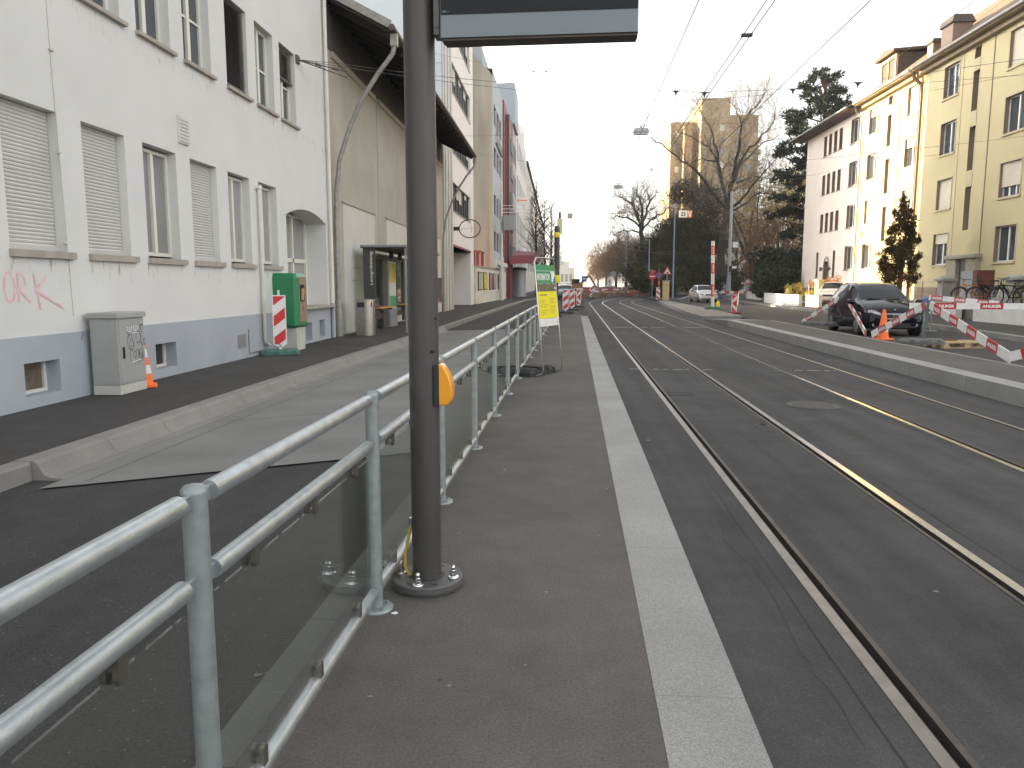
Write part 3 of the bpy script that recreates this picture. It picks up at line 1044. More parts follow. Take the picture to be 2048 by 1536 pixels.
def sill_at(parent, to3, u0, u1, v, m, out=0.05, th=0.07, d=0.2):
    b = MB()
    pts = [to3(u, v_, e) for e in (-out, d) for v_ in (v - th, v) for u in (u0, u1)]
    b.add(pts, [(0, 2, 3, 1), (4, 5, 7, 6), (0, 1, 5, 4), (2, 6, 7, 3), (0, 4, 6, 2), (1, 3, 7, 5)])
    return obj('sill', b, m, parent)


# ---------------------------------------------------------- the white house
XF = -6.15
house = thing('white_house', 'white plastered house with blue-grey plinth and pink graffiti at far left', 'house', (XF, 0, 0))


def h3(u, v, d):
    return (-d, u, v)                        # u along the street, v up, d into the wall


Y1 = 20.62
GW_ = [9.86 + 1.48 * k - 1.48 for k in range(-4, 6)]      # ground-floor openings
G0 = [8.37 + 1.475 * k for k in range(-6, 6)]
holes, ground_w, upper_w = [], [], []
for k, g in enumerate(G0):
    holes.append((g, g + 1.0, 1.80, 3.49))
    ground_w.append((g, g + 1.0))
U0 = [8.45 - 1.45, 9.92, 11.34, 12.78, 14.44, 15.86, 17.24]
U0 = [U0[0] - 1.45 * k for k in range(5, 0, -1)] + U0
for g in U0:
    holes.append((g, g + 1.0, 5.06, 6.68))
    upper_w.append((g, g + 1.0))
    holes.append((g, g + 1.0, 8.3, 9.9))
holes.append((17.30, 20.30, 0.86, 3.20, 0.62))            # glazed door opening, arched above
b = MB()
b.cur = 0
wall_grid(b, -2.0, Y1, 0.80, 11.0, holes, h3, 0.20, 1)
# arch over the door opening: cut as a segment standing in front of a recessed lintel
# the top of the opening follows a flat arch
b.cur = 0
b.quad((0, Y1, 0.80), (-12, Y1, 0.80), (-12, Y1, 11.0), (0, Y1, 11.0))
b.quad((0, -2, 0.80), (0, -2, 11.0), (-12, -2, 11.0), (-12, -2, 0.80))
b.quad((0, -2, 11.0), (0, Y1, 11.0), (-12, Y1, 11.0), (-12, -2, 11.0))
b.quad((-12, -2, -0.3), (-12, Y1, -0.3), (-12, Y1, 11.0), (-12, -2, 11.0))
b.quad((0, Y1, -0.3), (-12, Y1, -0.3), (-12, Y1, 0.8), (0, Y1, 0.8))
obj('wall', b, [M['plaster_white'], M['reveal_white']], house)
# door arch infill: wall piece below the straight head, curved
b = MB()
n = 12
top = [(17.30 + 3.0 * k / n, 3.20) for k in range(n + 1)]
crv = [(17.30 + 3.0 * k / n, 2.98 + 0.22 * (1 - ((k / n) * 2 - 1) ** 2)) for k in range(n + 1)]
for k in range(n):
    if crv[k][1] < 3.199 or crv[k + 1][1] < 3.199:
        b.quad(h3(*crv[k], 0.0), h3(*crv[k + 1], 0.0), h3(*top[k + 1], 0.0), h3(*top[k], 0.0))
        b.quad(h3(*crv[k], 0.0), h3(*crv[k], 0.58), h3(*crv[k + 1], 0.58), h3(*crv[k + 1], 0.0))
obj('door_arch', b, M['reveal_white'], house)
# plinth, a little proud of the wall
ph = [(8.42, 9.06, 0.10, 0.49), (11.33, 11.97, 0.10, 0.49), (18.35, 18.85, 0.02, 0.47), (19.45, 19.90, 0.06, 0.49)]
b = MB()
wall_grid(b, -2.0, Y1 + 0.01, -0.3, 0.80, ph, lambda u, v, d: (0.012 - d, u, v), 0.30)
b.quad((0.012, Y1 + 0.01, -0.3), (-0.6, Y1 + 0.01, -0.3), (-0.6, Y1 + 0.01, 0.80), (0.012, Y1 + 0.01, 0.80))
b.quad((0.012, -2, 0.80), (0.012, Y1 + 0.01, 0.80), (0.0, Y1 + 0.01, 0.80), (0.0, -2, 0.80))
obj('plinth', b, M['plinth_blue'], house)
for i, p in enumerate(ph):
    b = MB()
    b.quad((-0.20, p[0], p[2]), (-0.20, p[1], p[2]), (-0.20, p[1], p[3]), (-0.20, p[0], p[3]))
    o = obj('basement_window', b, M['brown_photo'] if i == 0 else M['blind_dark'], house)
    b = MB()
    for (a0, a1, c0, c1) in ((p[0], p[1], p[2], p[2] + 0.04), (p[1] - 0.05, p[1], p[2] + 0.04, p[3])):
        b.box(-0.2, -0.17, a0, a1, c0, c1)
    obj('frame', b, M['reveal_white'], o)
shut = {0: 1, 1: 1, 3: 1}
for k, (a, c) in enumerate(ground_w):
    idx = k - 6
    if idx in (0, 1, 3) or (idx < 0 and idx % 2 == 0):
        shutter_in(house, h3, a + 0.01, c - 0.01, 1.80, 3.49, 0.16, M['shutter'])
        b = MB()
        b.box(-0.19, -0.10, a, c, 1.80, 1.87)
        obj('shutter_bottom_bar', b, M['shutter'], house)
    else:
        window_in(house, h3, a, c, 1.84, 3.46, 0.20, M['frame_white'], M['pane_curtain' if idx >= 4 else 'pane_grey'], 2)
    sill_at(house, h3, a - 0.02, c + 0.12, 1.80, M['sill_stone'], 0.06, 0.085, 0.2)
for k, (a, c) in enumerate(upper_w):
    i = k - 5
    if i == 4:
        b = MB()
        for q in range(30):
            z = 5.16 + q * 0.05
            b.quad((-0.05, a + 0.02, z), (-0.05, c - 0.02, z), (-0.09, c - 0.02, z + 0.04), (-0.09, a + 0.02, z + 0.04))
        obj('slat_blind', b, M['blind_dark'], house)
        b = MB()
        b.quad((-0.16, a, 5.06), (-0.16, c, 5.06), (-0.16, c, 6.68), (-0.16, a, 6.68))
        b.box(-0.09, -0.05, a + 0.02, c - 0.02, 5.10, 5.155)
        obj('slat_blind_rail', b, M['blind_dark'], house)
    else:
        window_in(house, h3, a, c, 5.06, 6.68, 0.20, M['frame_white'], M['pane'], 2, [0.5] if i in (3, 5, 6) else None, 0.07)
    if i == 6:
        b = MB()
        for q in range(13):
            z = 6.02 + q * 0.05
            b.quad((-0.07, a + 0.02, z), (-0.07, c - 0.02, z), (-0.11, c - 0.02, z + 0.04), (-0.11, a + 0.02, z + 0.04))
        b.box(-0.12, -0.06, a + 0.02, c - 0.02, 5.97, 6.02)
        obj('slat_blind', b, M['blind_dark'], house)
    sill_at(house, h3, a - 0.03, c + 0.10, 5.06, M['sill_stone'], 0.07, 0.055, 0.2)
    window_in(house, h3, a, c, 8.3, 9.9, 0.20, M['frame_white'], M['pane'], 2)
# glazed door
b = MB()
dz0, dz1 = 0.86, 3.15
D = 0.60
for (a0, a1, c0, c1) in ((17.30, 17.38, dz0, dz1), (18.2, 18.30, dz0, dz1), (19.2, 19.29, dz0, dz1), (20.20, 20.30, dz0, dz1), (17.38, 20.2, 1.95, 2.05), (17.38, 20.2, dz0, 1.12), (17.38, 20.2, 3.08, 3.15)):
    b.box(-D, -D + 0.06, a0, a1, c0, c1)
door = obj('glazed_door', b, M['frame_white'], house)
b = MB()
b.quad((-D + 0.01, 17.32, 0.9), (-D + 0.01, 20.28, 0.9), (-D + 0.01, 20.28, 3.2), (-D + 0.01, 17.32, 3.2))
obj('pane', b, M['pane_curtain'], door)
b = MB()
b.box(-0.55, 0.16, 17.25, 20.45, 0.805, 0.865)
obj('door_sill', b, M['sill_stone'], house)
# downpipes of the house
b = MB()
b.tube([(0.08, 20.48, -0.02), (0.08, 20.48, 0.9)], 0.055, 10)
obj('downpipe_foot', b, M['plinth_blue'], house)
b = MB()
b.tube([(0.08, 20.48, 0.9), (0.08, 20.48, 10.8)], 0.048, 10)
for z in (2.1, 3.3, 4.6, 5.9, 7.2, 8.6):
    b.cyl((0.08, 20.48), 0.056, z, z + 0.03, 10)
obj('downpipe', b, M['pipe_white'], house)
b = MB()
b.tube([(0.06, 15.62, 3.35), (0.06, 15.62, 0.25), (0.07, 15.70, 0.16), (0.07, 15.82, 0.13)], 0.036, 8)
b.box(-0.01, 0.10, 15.56, 15.68, 3.33, 3.40)
obj('downpipe', b, M['pipe_white'], house)
b = MB()
b.tube([(0.006, 9.38 + 0.03, 1.0), (0.006, 9.33, 4.0), (0.006, 9.30, 8.0)], 0.0045, 5)
for z in (1.9, 3.0, 4.2, 5.4):
    b.box(0, 0.03, 9.30, 9.37, z, z + 0.02)
obj('lightning_wire', b, M['panel_pale'], house)
b = MB()
b.box(0.0, 0.03, 12.42, 12.76, 3.68, 4.11)
for q in range(7):
    z = 3.71 + q * 0.056
    b.box(0.03, 0.045, 12.44, 12.74, z, z + 0.03)
obj('vent_grille', b, M['white_dirty'], house)
b = MB()
b.box(0.012, 0.025, 14.35, 14.72, 0.18, 0.44)
obj('vent_cover', b, M['grey_metal'], house)
b = MB()
b.tube([(0.03, 14.86, 0.03), (0.03, 14.86, 0.52)], 0.012, 6)
b.box(0.012, 0.02, 14.9, 15.5, 0.02, 0.05)
obj('pipe_stub', b, M['lead'], house)


# pink sprayed letters
def stroke(b, pts, wdt, x):
    ps_ = [Vector((x, *p)) for p in pts]
    L, Rr = [], []
    for i, p in enumerate(ps_):
        d = (ps_[min(i + 1, len(ps_) - 1)] - ps_[max(i - 1, 0)])
        d = d.normalized() if d.length > 1e-6 else Vector((0, 1, 0))
        nrm = Vector((0, -d.z, d.y)) * wdt / 2
        L.append(p - nrm)
        Rr.append(p + nrm)
    b.grid([L, Rr], False)


def arc(cy, cz, ry, rz, a0, a1, n=12):
    return [(cy + ry * math.cos(R(a0 + (a1 - a0) * k / n)), cz + rz * math.sin(R(a0 + (a1 - a0) * k / n))) for k in range(n + 1)]


b = MB()
W_ = 0.030
for i, st in enumerate([[(7.92, 1.535), (8.17, 1.53)], [(8.05, 1.53), (8.04, 1.22)],
           arc(8.31, 1.37, 0.085, 0.17, 0, 360),
           [(8.45, 1.20), (8.45, 1.53)], arc(8.46, 1.44, 0.11, 0.10, 90, -90), [(8.47, 1.34), (8.64, 1.19)],
           [(8.72, 1.53), (8.80, 1.10)], [(8.96, 1.50), (8.72, 1.33)], [(8.72, 1.34), (9.23, 1.11)]]):
    stroke(b, st, W_, 0.0022 + i * 0.0006)
obj('graffiti', b, M['pink_spray'], house)
# two stickers on the plinth beside the cabinet
b = MB()
b.box(0.012, 0.015, 10.58, 10.70, 0.57, 0.72)
o = obj('sticker', b, M['red_sign'], house)
b = MB()
put_text(b, 'NO', (0.0165, 10.64, 0.65), (0, 1, 0), (0, 0, 1), 0.05)
obj('sticker_mark', b, M['white_paint'], o)
b = MB()
b.box(0.012, 0.015, 10.60, 10.72, 0.40, 0.56)
o = obj('sticker', b, M['sign_blue'], house)
b = MB()
b.box(0.015, 0.0165, 10.62, 10.70, 0.44, 0.47)
b.box(0.015, 0.0165, 10.63, 10.67, 0.49, 0.53)
obj('sticker_mark', b, M['white_paint'], o)

# ---------------------------------------------------------- low shed with the deep eave
shed = thing('gabled_shed', 'low beige rendered shed with dark tiled roof and deep eave beside the white house', 'shed', (XF, 0, 0))
b = MB()
b.quad((0, 20.64, -0.3), (0, 41.2, -0.3), (0, 41.2, 8.8), (0, 20.64, 8.8))
b.quad((0, 20.64, -0.3), (0, 20.64, 8.8), (-9, 20.64, 12.5), (-9, 20.64, -0.3))
b.quad((0, 41.2, -0.3), (-9, 41.2, -0.3), (-9, 41.2, 12.5), (0, 41.2, 8.8))
b.quad((-9, 20.64, -0.3), (-9, 41.2, -0.3), (-9, 41.2, 12.5), (-9, 20.64, 12.5))
for y in (26.4, 31.9, 37.2):
    b.box(0, 0.02, y - 0.02, y + 0.02, 0, 7.6)
for (y0, y1) in ((21.2, 26.2), (26.6, 31.7), (32.1, 41.0)):
    b.box(0, 0.05, y0, y1, 7.45, 7.62)
obj('wall', b, M['shed_wall'], shed)
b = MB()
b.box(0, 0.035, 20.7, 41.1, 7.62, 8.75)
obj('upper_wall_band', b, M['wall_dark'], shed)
b = MB()
b.beam((1.74, 20.66, 8.10), (-3.0, 20.66, 8.10 + 4.74 * 0.52), 0.05, 0.20)
obj('verge_board', b, M['lead'], shed)
for (y0, y1, z1) in ((21.9, 25.7, 3.70), (27.5, 31.2, 3.72), (32.6, 36.2, 3.74), (37.2, 40.3, 3.74)):
    b = MB()
    b.box(0, 0.025, y0, y1, 0.0, z1)
    o = obj('wall_panel', b, M['panel_pale'], shed)
    b = MB()
    b.box(0, 0.06, y0 - 0.05, y1 + 0.1, z1, z1 + 0.05)
    obj('panel_cap', b, M['sill_stone'], o)
# roof: slope 27 degrees rising away from the street
ez, ex = 7.95, 1.72
sl = 0.52
b = MB()
b.cur = 0
y0, y1 = 20.70, 41.0
pt = [(ex, ez), (-9.0, ez + (ex + 9.0) * sl)]
b.quad((pt[0][0], y0, pt[0][1] + 0.14), (pt[0][0], y1, pt[0][1] + 0.14), (pt[1][0], y1, pt[1][1] + 0.14), (pt[1][0], y0, pt[1][1] + 0.14))
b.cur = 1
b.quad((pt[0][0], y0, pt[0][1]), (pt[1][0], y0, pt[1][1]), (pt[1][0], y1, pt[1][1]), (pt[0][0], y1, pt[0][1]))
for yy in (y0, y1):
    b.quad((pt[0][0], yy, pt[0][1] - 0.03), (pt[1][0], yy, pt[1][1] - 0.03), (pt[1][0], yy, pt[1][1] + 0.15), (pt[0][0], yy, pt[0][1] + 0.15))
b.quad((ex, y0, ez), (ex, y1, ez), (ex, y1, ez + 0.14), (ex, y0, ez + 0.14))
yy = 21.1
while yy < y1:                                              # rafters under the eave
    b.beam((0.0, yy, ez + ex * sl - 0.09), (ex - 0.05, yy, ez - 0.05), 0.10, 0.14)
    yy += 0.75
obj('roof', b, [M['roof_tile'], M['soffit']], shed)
b = MB()
b.tube([(ex + 0.07, y0 - 0.05, ez + 0.08), (ex + 0.07, y1 + 0.05, ez + 0.08)], 0.085, 8)
obj('gutter', b, M['pipe_brown'], shed)
for yp, fat in ((20.95, 0.065), (40.6, 0.05)):
    b = MB()
    yw = yp
    b.box(ex - 0.02, ex + 0.16, yp - 0.09, yp + 0.09, ez - 0.32, ez - 0.02)
    b.tube([(ex + 0.07, yp, ez - 0.3), (ex + 0.02, yp, ez - 0.5), (ex - 0.35, yp, ez - 0.95), (ex - 0.8, yp, ez - 1.6), (0.55, yp, ez - 2.35), (0.24, yp, ez - 3.2), (0.12, yp, ez - 4.1), (0.1, yp, ez - 4.9), (0.1, yp, 0.9)], fat, 10)
    b.tube([(0.1, yp, 0.95), (0.1, yp, -0.03)], fat * 1.7, 10)
    obj('downpipe', b, M['lead'], shed)
b = MB()
for (y, z) in ((21.6, 8.75),):
    b.tube([(0.4, 21.2, 8.95), (0.3, 21.6, 9.25)], 0.012, 5)
    b.tube([(0.6, 21.3, 8.85), (0.5, 21.7, 9.15)], 0.012, 5)
obj('snow_hook', b, M['iron'], shed)
# small plate on the shed wall behind the shelter and a dark poster further on
b = MB()
b.box(0.026, 0.04, 22.6, 24.3, 1.52, 1.9)
o = obj('wall_plate', b, M['panel_pale'], shed)
b = MB()
for a in ((22.6, 24.3, 1.52, 1.54), (22.6, 24.3, 1.88, 1.9), (22.6, 22.62, 1.54, 1.88)):
    b.box(0.04, 0.046, *a)
obj('plate_rim', b, M['sill_stone'], o)
b = MB()
b.box(0, 0.05, -0.75, 0.75, 0.0, 1.22)
o = obj('poster', b, M['poster_dark'], None, (XF + 0.03, 39.4, 0.52))
tag(o, 'dark poster with orange shape on the shed wall beside the rusty downpipe', 'poster', 'posters along the left pavement')
b = MB()
for z in (0.62, 0.52, 0.42):
    b.box(0.05, 0.054, -0.45, 0.35, z, z + 0.05)
obj('lettering', b, M['poster_d'], o)

# ---------------------------------------------------------- white block with ribbon windows and garage
blk = thing('white_office_block', 'tall white office block with ribbon windows and grey garage door behind the shed', 'office block', (XF, 0, 0))
b = MB()
b.quad((0, 41.35, -0.3), (-16, 41.35, -0.3), (-16, 41.35, 19.0), (0, 41.35, 19.0))
for z in (9.5, 12.85, 16.2):
    b.box(-16, 0.0, 41.31, 41.35, z, z + 0.02)
b.quad((-16, 41.35, -0.3), (-16, 56.3, -0.3), (-16, 56.3, 19.0), (-16, 41.35, 19.0))
obj('flank_wall', b, M['flank_blue'], blk)
holes = [(45.15, 54.35, 2.35 + 3.35 * k, 4.0 + 3.35 * k) for k in range(1, 5)] + [(44.75, 54.2, -0.2, 3.62, 1.6)]
b = MB()
wall_grid(b, 44.7, 56.3, -0.3, 19.0, holes, h3, 0.22)
b.cur = 1
b.quad((0, 56.3, -0.3), (0, 56.3, 19.0), (-16, 56.3, 19.0), (-16, 56.3, -0.3))  # unseen end wall, coloured dark to cut bounced sun
b.cur = 0
b.quad((0, 41.35, 19.0), (0, 56.3, 19.0), (-16, 56.3, 19.0), (-16, 41.35, 19.0))
obj('wall', b, [M['clad_white'], M['low_bounce_dark']], blk)
b = MB()
for k in range(6):
    y = 41.4 + k * 0.56
    b.box(-0.2, 0.05 + 0.035 * (k % 2), y, y + 0.50, -0.3, 19.0)
obj('ribbed_pilaster', b, M['rib_grey'], blk)
for k in range(1, 5):
    z0, z1 = 2.35 + 3.35 * k, 4.0 + 3.35 * k
    w_ = window_in(blk, h3, 45.15, 54.35, z0, z1, 0.2, M['frame_dark'], M['pane_dark'], 7, None, 0.06)
    b = MB()
    rr = random.Random(k)
    for s in range(7):
        if rr.random() < 0.55:
            a = 45.15 + 9.2 * s / 7
            b.box(-0.14, -0.13, a + 0.1, a + 1.2, z1 - 0.3 - 0.9 * rr.random(), z1 - 0.06)
    obj('blind', b, M['panel_pale'], w_)
    b = MB()
    b.box(-0.05, 0.05, 45.1, 54.4, z0 - 0.06, z0)
    obj('sill', b, M['lead'], blk)
b = MB()
b.box(-1.55, -1.5, 44.75, 54.2, -0.2, 3.62)
b.box(-1.5, -1.46, 49.4, 49.5, -0.2, 3.62)
gd = obj('garage_door', b, M['garage'], blk)
b = MB()
b.box(-1.4, 0.03, 44.72, 54.3, 3.62, 3.74)
obj('door_lintel', b, M['wine_red'], blk)
ring = thing('hanging_ring_sign', 'round black ring sign with thin crossed lines on a bracket of the white block', 'sign', (XF, 45.5, 4.65))
c = (0.95, 0.0, 0.0)
b = MB()
b.tube([(0.95 + 0.62 * math.cos(t * math.pi / 20), 0, 0.52 * math.sin(t * math.pi / 20)) for t in range(41)], 0.03, 6, False)
obj('ring', b, M['black'], ring)
b = MB()
b.beam((0.0, 0, 0), (0.34, 0, 0), 0.10, 0.22)
obj('bracket', b, M['black'], ring)
b = MB()
b.tube([(0.36, 0, -0.12), (0.6, 0, 0.02), (0.9, 0, 0.03), (1.55, 0, 0.02)], 0.012, 5)
b.tube([(1.05, 0, -0.22), (1.05, 0, 0.24)], 0.012, 5)
obj('crossed_lines', b, M['lead'], ring)

# ---------------------------------------------------------- gap: low poster wall, red containers, beige flank
pw = thing('poster_wall', 'low pale boundary wall with rotten base carrying a row of posters', 'wall', (0, 0, 0))
A_, B_ = Vector((-6.0, 56.4, 0)), Vector((-5.32, 79.0, 0))
b = MB()
b.beam(A_ + Vector((-0.15, 0, 1.2)), B_ + Vector((-0.15, 0, 1.2)), 0.3, 3.0)
b.cur = 1
b.beam(A_ + Vector((-0.13, 0, 2.75)), B_ + Vector((-0.13, 0, 2.75)), 0.42, 0.10)
obj('wall', b, [M['wall_stucco'], M['sill_stone']], pw)
for i, (ya, yb, m_, lab) in enumerate(((57.2, 60.2, 'poster_a', 'orange and teal poster nearest the garage on the low wall'), (60.4, 63.0, 'poster_b', 'bright yellow poster second on the low wall'), (64.2, 66.6, 'poster_c', 'mauve poster in the middle of the low wall'),
                                   (66.8, 69.6, 'poster_c', 'dark red poster right of the mauve one'), (71.0, 73.2, 'poster_d', 'dark blue poster beside the pale mast'), (73.5, 76.0, 'poster_d', 'blue and white poster half hidden behind the pale mast'))):
    t = (ya - 56.4) / 22.6
    x = -6.0 + 0.68 * t + 0.03
    b = MB()
    b.box(0.012, 0.05, 0.06, yb - ya - 0.06, 0.06, 1.32)
    b.cur = 1
    o = obj('poster', b, M[m_], None, (x, ya, 0.98))
    tag(o, lab, 'poster', 'posters along the left pavement')
    b = MB()
    L = yb - ya
    for a in ((0, L, 0, 0.06), (0, L, 1.32, 1.38), (0, 0.06, 0.06, 1.32), (L - 0.06, L, 0.06, 1.32)):
        b.box(0.0, 0.06, *a)
    obj('poster_frame', b, M['frame_dark'], o)
for i, (ya, yb, x0) in enumerate(((56.6, 59.2, -8.3), (60.6, 64.0, -8.35))):
    b = MB()
    b.box(x0, x0 + 2.2, ya, yb, 0.0, 3.75 + 0.2 * i)
    o = obj('red_container', b, M['container_red'])
    tag(o, ['red site container behind the low wall next to the garage', 'red site container behind the low wall next to the beige flank'][i], 'container', 'red containers behind the poster wall')
    b = MB()
    for s in range(6):
        b.box(x0 + 2.2, x0 + 2.23, ya + 0.15 + s * 0.48, ya + 0.36 + s * 0.48, 0.1, 3.6 + 0.2 * i)
    b.box(x0 - 0.03, x0 + 2.26, ya - 0.03, yb + 0.03, 3.75 + 0.2 * i, 3.85 + 0.2 * i)
    obj('ribs', b, M['container_red'], o)
    b = MB()
    for s in (ya - 0.02, yb - 0.06):
        b.box(x0 + 2.23, x0 + 2.27, s, s + 0.08, 0.0, 3.75 + 0.2 * i)
    obj('corner_posts', b, M['white_dirty'], o)

XG = -5.7
off = thing('grey_office_block', 'grey office block with stained beige flank and black letters on its front', 'office block', (XG, 0, 0))
b = MB()
b.poly([(0, 67.6, -0.3), (0, 67.6, 18.9), (-0.2, 67.6, 19.3), (-1.75, 67.6, 20.9), (-4, 67.6, 22.2), (-4, 67.6, -0.3)])
b.cur = 1
b.box(-0.28, 0.004, 67.54, 67.6, -0.3, 18.85)
obj('flank_wall', b, [M['beige'], M['beige_light']], off)
b = MB()
b.poly([(-0.9, 68.2, 19.6), (-0.9, 68.2, 21.4), (-2.6, 68.2, 25.0), (-4, 68.2, 25.0), (-4, 68.2, 19.6)])
b.quad((-0.9, 68.2, 19.6), (-0.9, 79, 19.6), (-0.9, 79, 21.4), (-0.9, 68.2, 21.4))
b.quad((-0.9, 68.2, 21.4), (-0.9, 79, 21.4), (-2.6, 79, 25.0), (-2.6, 68.2, 25.0))
for x in (-2.9,):
    b.box(x, x + 0.05, 68.15, 68.2, 19.6, 24.9)
obj('roof_storey', b, M['clad_bluegrey'], off)
holes = []
for z in (15.3, 11.7, 7.6, 4.4):
    for k in range(3):
        holes.append((68.9 + k * 3.2, 71.4 + k * 3.2, z, z + 1.75))
b = MB()
wall_grid(b, 67.6, 79.6, -0.3, 19.6, holes, h3, 0.2)
b.quad((0, 67.6, 19.6), (0, 79.6, 19.6), (-4, 79.6, 19.6), (-4, 67.6, 19.6))
b.quad((0, 79.6, -0.3), (0, 79.6, 19.6), (-4, 79.6, 19.6), (-4, 79.6, -0.3))
b.quad((-4, 67.6, -0.3), (-4, 79.6, -0.3), (-4, 79.6, 22.4), (-4, 67.6, 22.4))
obj('wall', b, M['clad_grey'], off)
for h in holes:
    window_in(off, h3, h[0], h[1], h[2], h[3], 0.18, M['frame_dark'], M['pane_dark'], 2, None, 0.08)
b = MB()
b.box(0, 0.5, 68.2, 79.4, 3.1, 3.5)
b.box(0, 0.3, 68.2, 79.4, 2.85, 3.1)
obj('ledge', b, M['white_dirty'], off)
b = MB()
b.box(0.02, 0.12, 70.4, 78.4, 13.95, 13.99)
put_text(b, 'C', (0.13, 71.6, 14.55), (0, 1, 0), (0, 0, 1), 1.5, 1.7, 0.06)
put_text(b, 'lites', (0.13, 75.4, 14.4), (0, 1, 0), (0, 0, 1), 1.15, 4.8, 0.05)
obj('sign_letters', b, M['black'], off)

red = thing('red_stair_tower', 'dark red stair tower with canopy between grey office blocks', 'stair tower', (XG, 0, 0))
b = MB()
b.box(-6, 0.12, 79.65, 84.0, -0.3, 19.8)
b.box(-6, 0.45, 84.0, 89.6, -0.3, 19.3)
b.box(-1, 0.25, 81.2, 82.2, 1, 18)
obj('wall', b, M['wine_red'], red)
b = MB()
b.box(0.12, 0.50, 82.2, 84.0, 4.0, 18.9)  # dark boxes standing proud of the red walls
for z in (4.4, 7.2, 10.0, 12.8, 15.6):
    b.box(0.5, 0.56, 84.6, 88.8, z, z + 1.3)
obj('dark_boxes', b, M['frame_dark'], red)
b = MB()
b.prism([(0.45, 84, 3.6), (3.0, 86, 3.75), (3.6, 92, 4.3), (0.45, 95, 4.6)], (0, 0, 0.9))
cn = obj('canopy', b, M['wine_red'], red)
b = MB()
for k in range(6):
    b.beam((2.8, 85.8 + k * 1.1, 4.4), (3.8 + 0.12 * k, 86.5 + k * 1.3, 5.5 + 0.15 * k), 0.10, 0.06)
obj('bent_metal_edge', b, M['iron'], cn)

bl2 = thing('bluegrey_office_block', 'blue-grey clad office block right of the red stair tower', 'office block', (XG, 0, 0))
holes = [(91.5 + k * 2.2, 93.3 + k * 2.2, z, z + 2.3) for z in (3.9, 8.4, 12.8, 16.6) for k in range(6)]
b = MB()
wall_grid(b, 89.65, 104.8, -0.3, 20.8, holes, h3, 0.25)
b.quad((-14, 89.65, -0.3), (-14, 104.8, -0.3), (-14, 104.8, 20.8), (-14, 89.65, 20.8))
b.quad((0, 89.65, 20.8), (0, 104.8, 20.8), (-14, 104.8, 20.8), (-14, 89.65, 20.8))
b.quad((0, 89.65, 10), (0, 89.65, 20.8), (-14, 89.65, 20.8), (-14, 89.65, 10))
obj('wall', b, M['clad_bluegrey'], bl2)
for h in holes:
    window_in(bl2, h3, *h[:4], 0.22, M['frame_dark'], M['pane_dark'], 1, None, 0.10)
b = MB()
b.box(-9, 0.3, 96, 104.0, 20.8, 25.5)
obj('plant_room', b, M['clad_bluegrey'], bl2)
wh = thing('white_office_building', 'bright white office building with rows of narrow dark windows down the street', 'office block', (XG, 0, 0))
holes = [(107.5 + k * 4.2, 109.8 + k * 4.2, z, z + 2.9) for z in (3.4, 8.4, 13.4, 18.4) for k in range(7)]
b = MB()
wall_grid(b, 104.85, 138.5, -0.3, 24.0, holes, h3, 0.3)
b.quad((0, 104.85, 15), (0, 104.85, 24.0), (-16, 104.85, 24.0), (-16, 104.85, 15))
b.quad((-16, 104.85, -0.3), (-16, 138.5, -0.3), (-16, 138.5, 24), (-16, 104.85, 24))
b.quad((0, 104.85, 24.0), (0, 138.5, 24.0), (-16, 138.5, 24.0), (-16, 104.85, 24.0))
b.box(-6, -0.2, 128, 134, 24, 27)
obj('wall', b, M['clad_white'], wh)
for h in holes:
    window_in(wh, h3, *h[:4], 0.25, M['frame_dark'], M['pane_dark'], 2, None, 0.12)
far = thing('pale_factory_block', 'long pale block with dark roof edge furthest along the left side', 'building', (XG, 0, 0))
holes = [(146 + k * 9, 151 + k * 9, z, z + 2.0) for z in (4, 9) for k in range(14)]
b = MB()
wall_grid(b, 138.6, 300, -0.3, 22.5, holes, h3, 0.3)
b.box(-14, 0.0, 138.6, 300, 22.5, 22.6)
b.quad((-14, 138.6, -0.3), (-14, 300, -0.3), (-14, 300, 22.5), (-14, 138.6, 22.5))
b.quad((0, 138.6, 15), (0, 138.6, 22.5), (-16, 138.6, 22.5), (-16, 138.6, 15))
obj('wall', b, M['panel_pale'], far)
b = MB()
b.box(-0.4, 0.35, 138.6, 300, 22.5, 23.0)
obj('roof_edge', b, M['roof_brown'], far)
for h in holes:
    b = MB()
    b.quad((-0.25, h[0], h[2]), (-0.25, h[1], h[2]), (-0.25, h[1], h[3]), (-0.25, h[0], h[3]))
    obj('window', b, M['pane_dark'], far)
b = MB()
b.box(0, 0.5, 158, 158.3, 15.5, 19)
obj('hanging_banner', b, M['clad_bluegrey'], far)
# advertising column and entrance below the canopy
ad = thing('advertising_column', 'grey round advertising column with dark rim under the red canopy', 'advertising column', (-4.75, 92, -0.04))
b = MB()
b.lathe((0, 0, 0), [(1.0, 0), (1.0, 0.25), (0.92, 0.3), (0.92, 3.1)], 24)
obj('drum', b, M['galv_dull'], ad)
b = MB()
b.lathe((0, 0, 0), [(1.02, 3.1), (1.05, 3.2), (1.0, 3.4), (0.2, 3.5)], 24)
obj('rim', b, M['frame_dark'], ad)
# building at the end of the view
end = thing('distant_hall', 'pale distant building with stepped roof at the end of the street', 'building', (-2, 420, 0))
b = MB()
b.box(-4, 11, 0, 30, -1, 10.5)
b.box(-3, 8, 4, 30, 10.5, 14)
b.box(0, 4, 6, 20, 14, 17)
obj('wall', b, M['panel_pale'], end)
b = MB()
for k in range(6):
    b.quad((-3.4 + k * 2.3, -0.05, 3), (-2 + k * 2.3, -0.05, 3), (-2 + k * 2.3, -0.05, 7), (-3.4 + k * 2.3, -0.05, 7))
obj('window', b, M['pane_grey'], end)
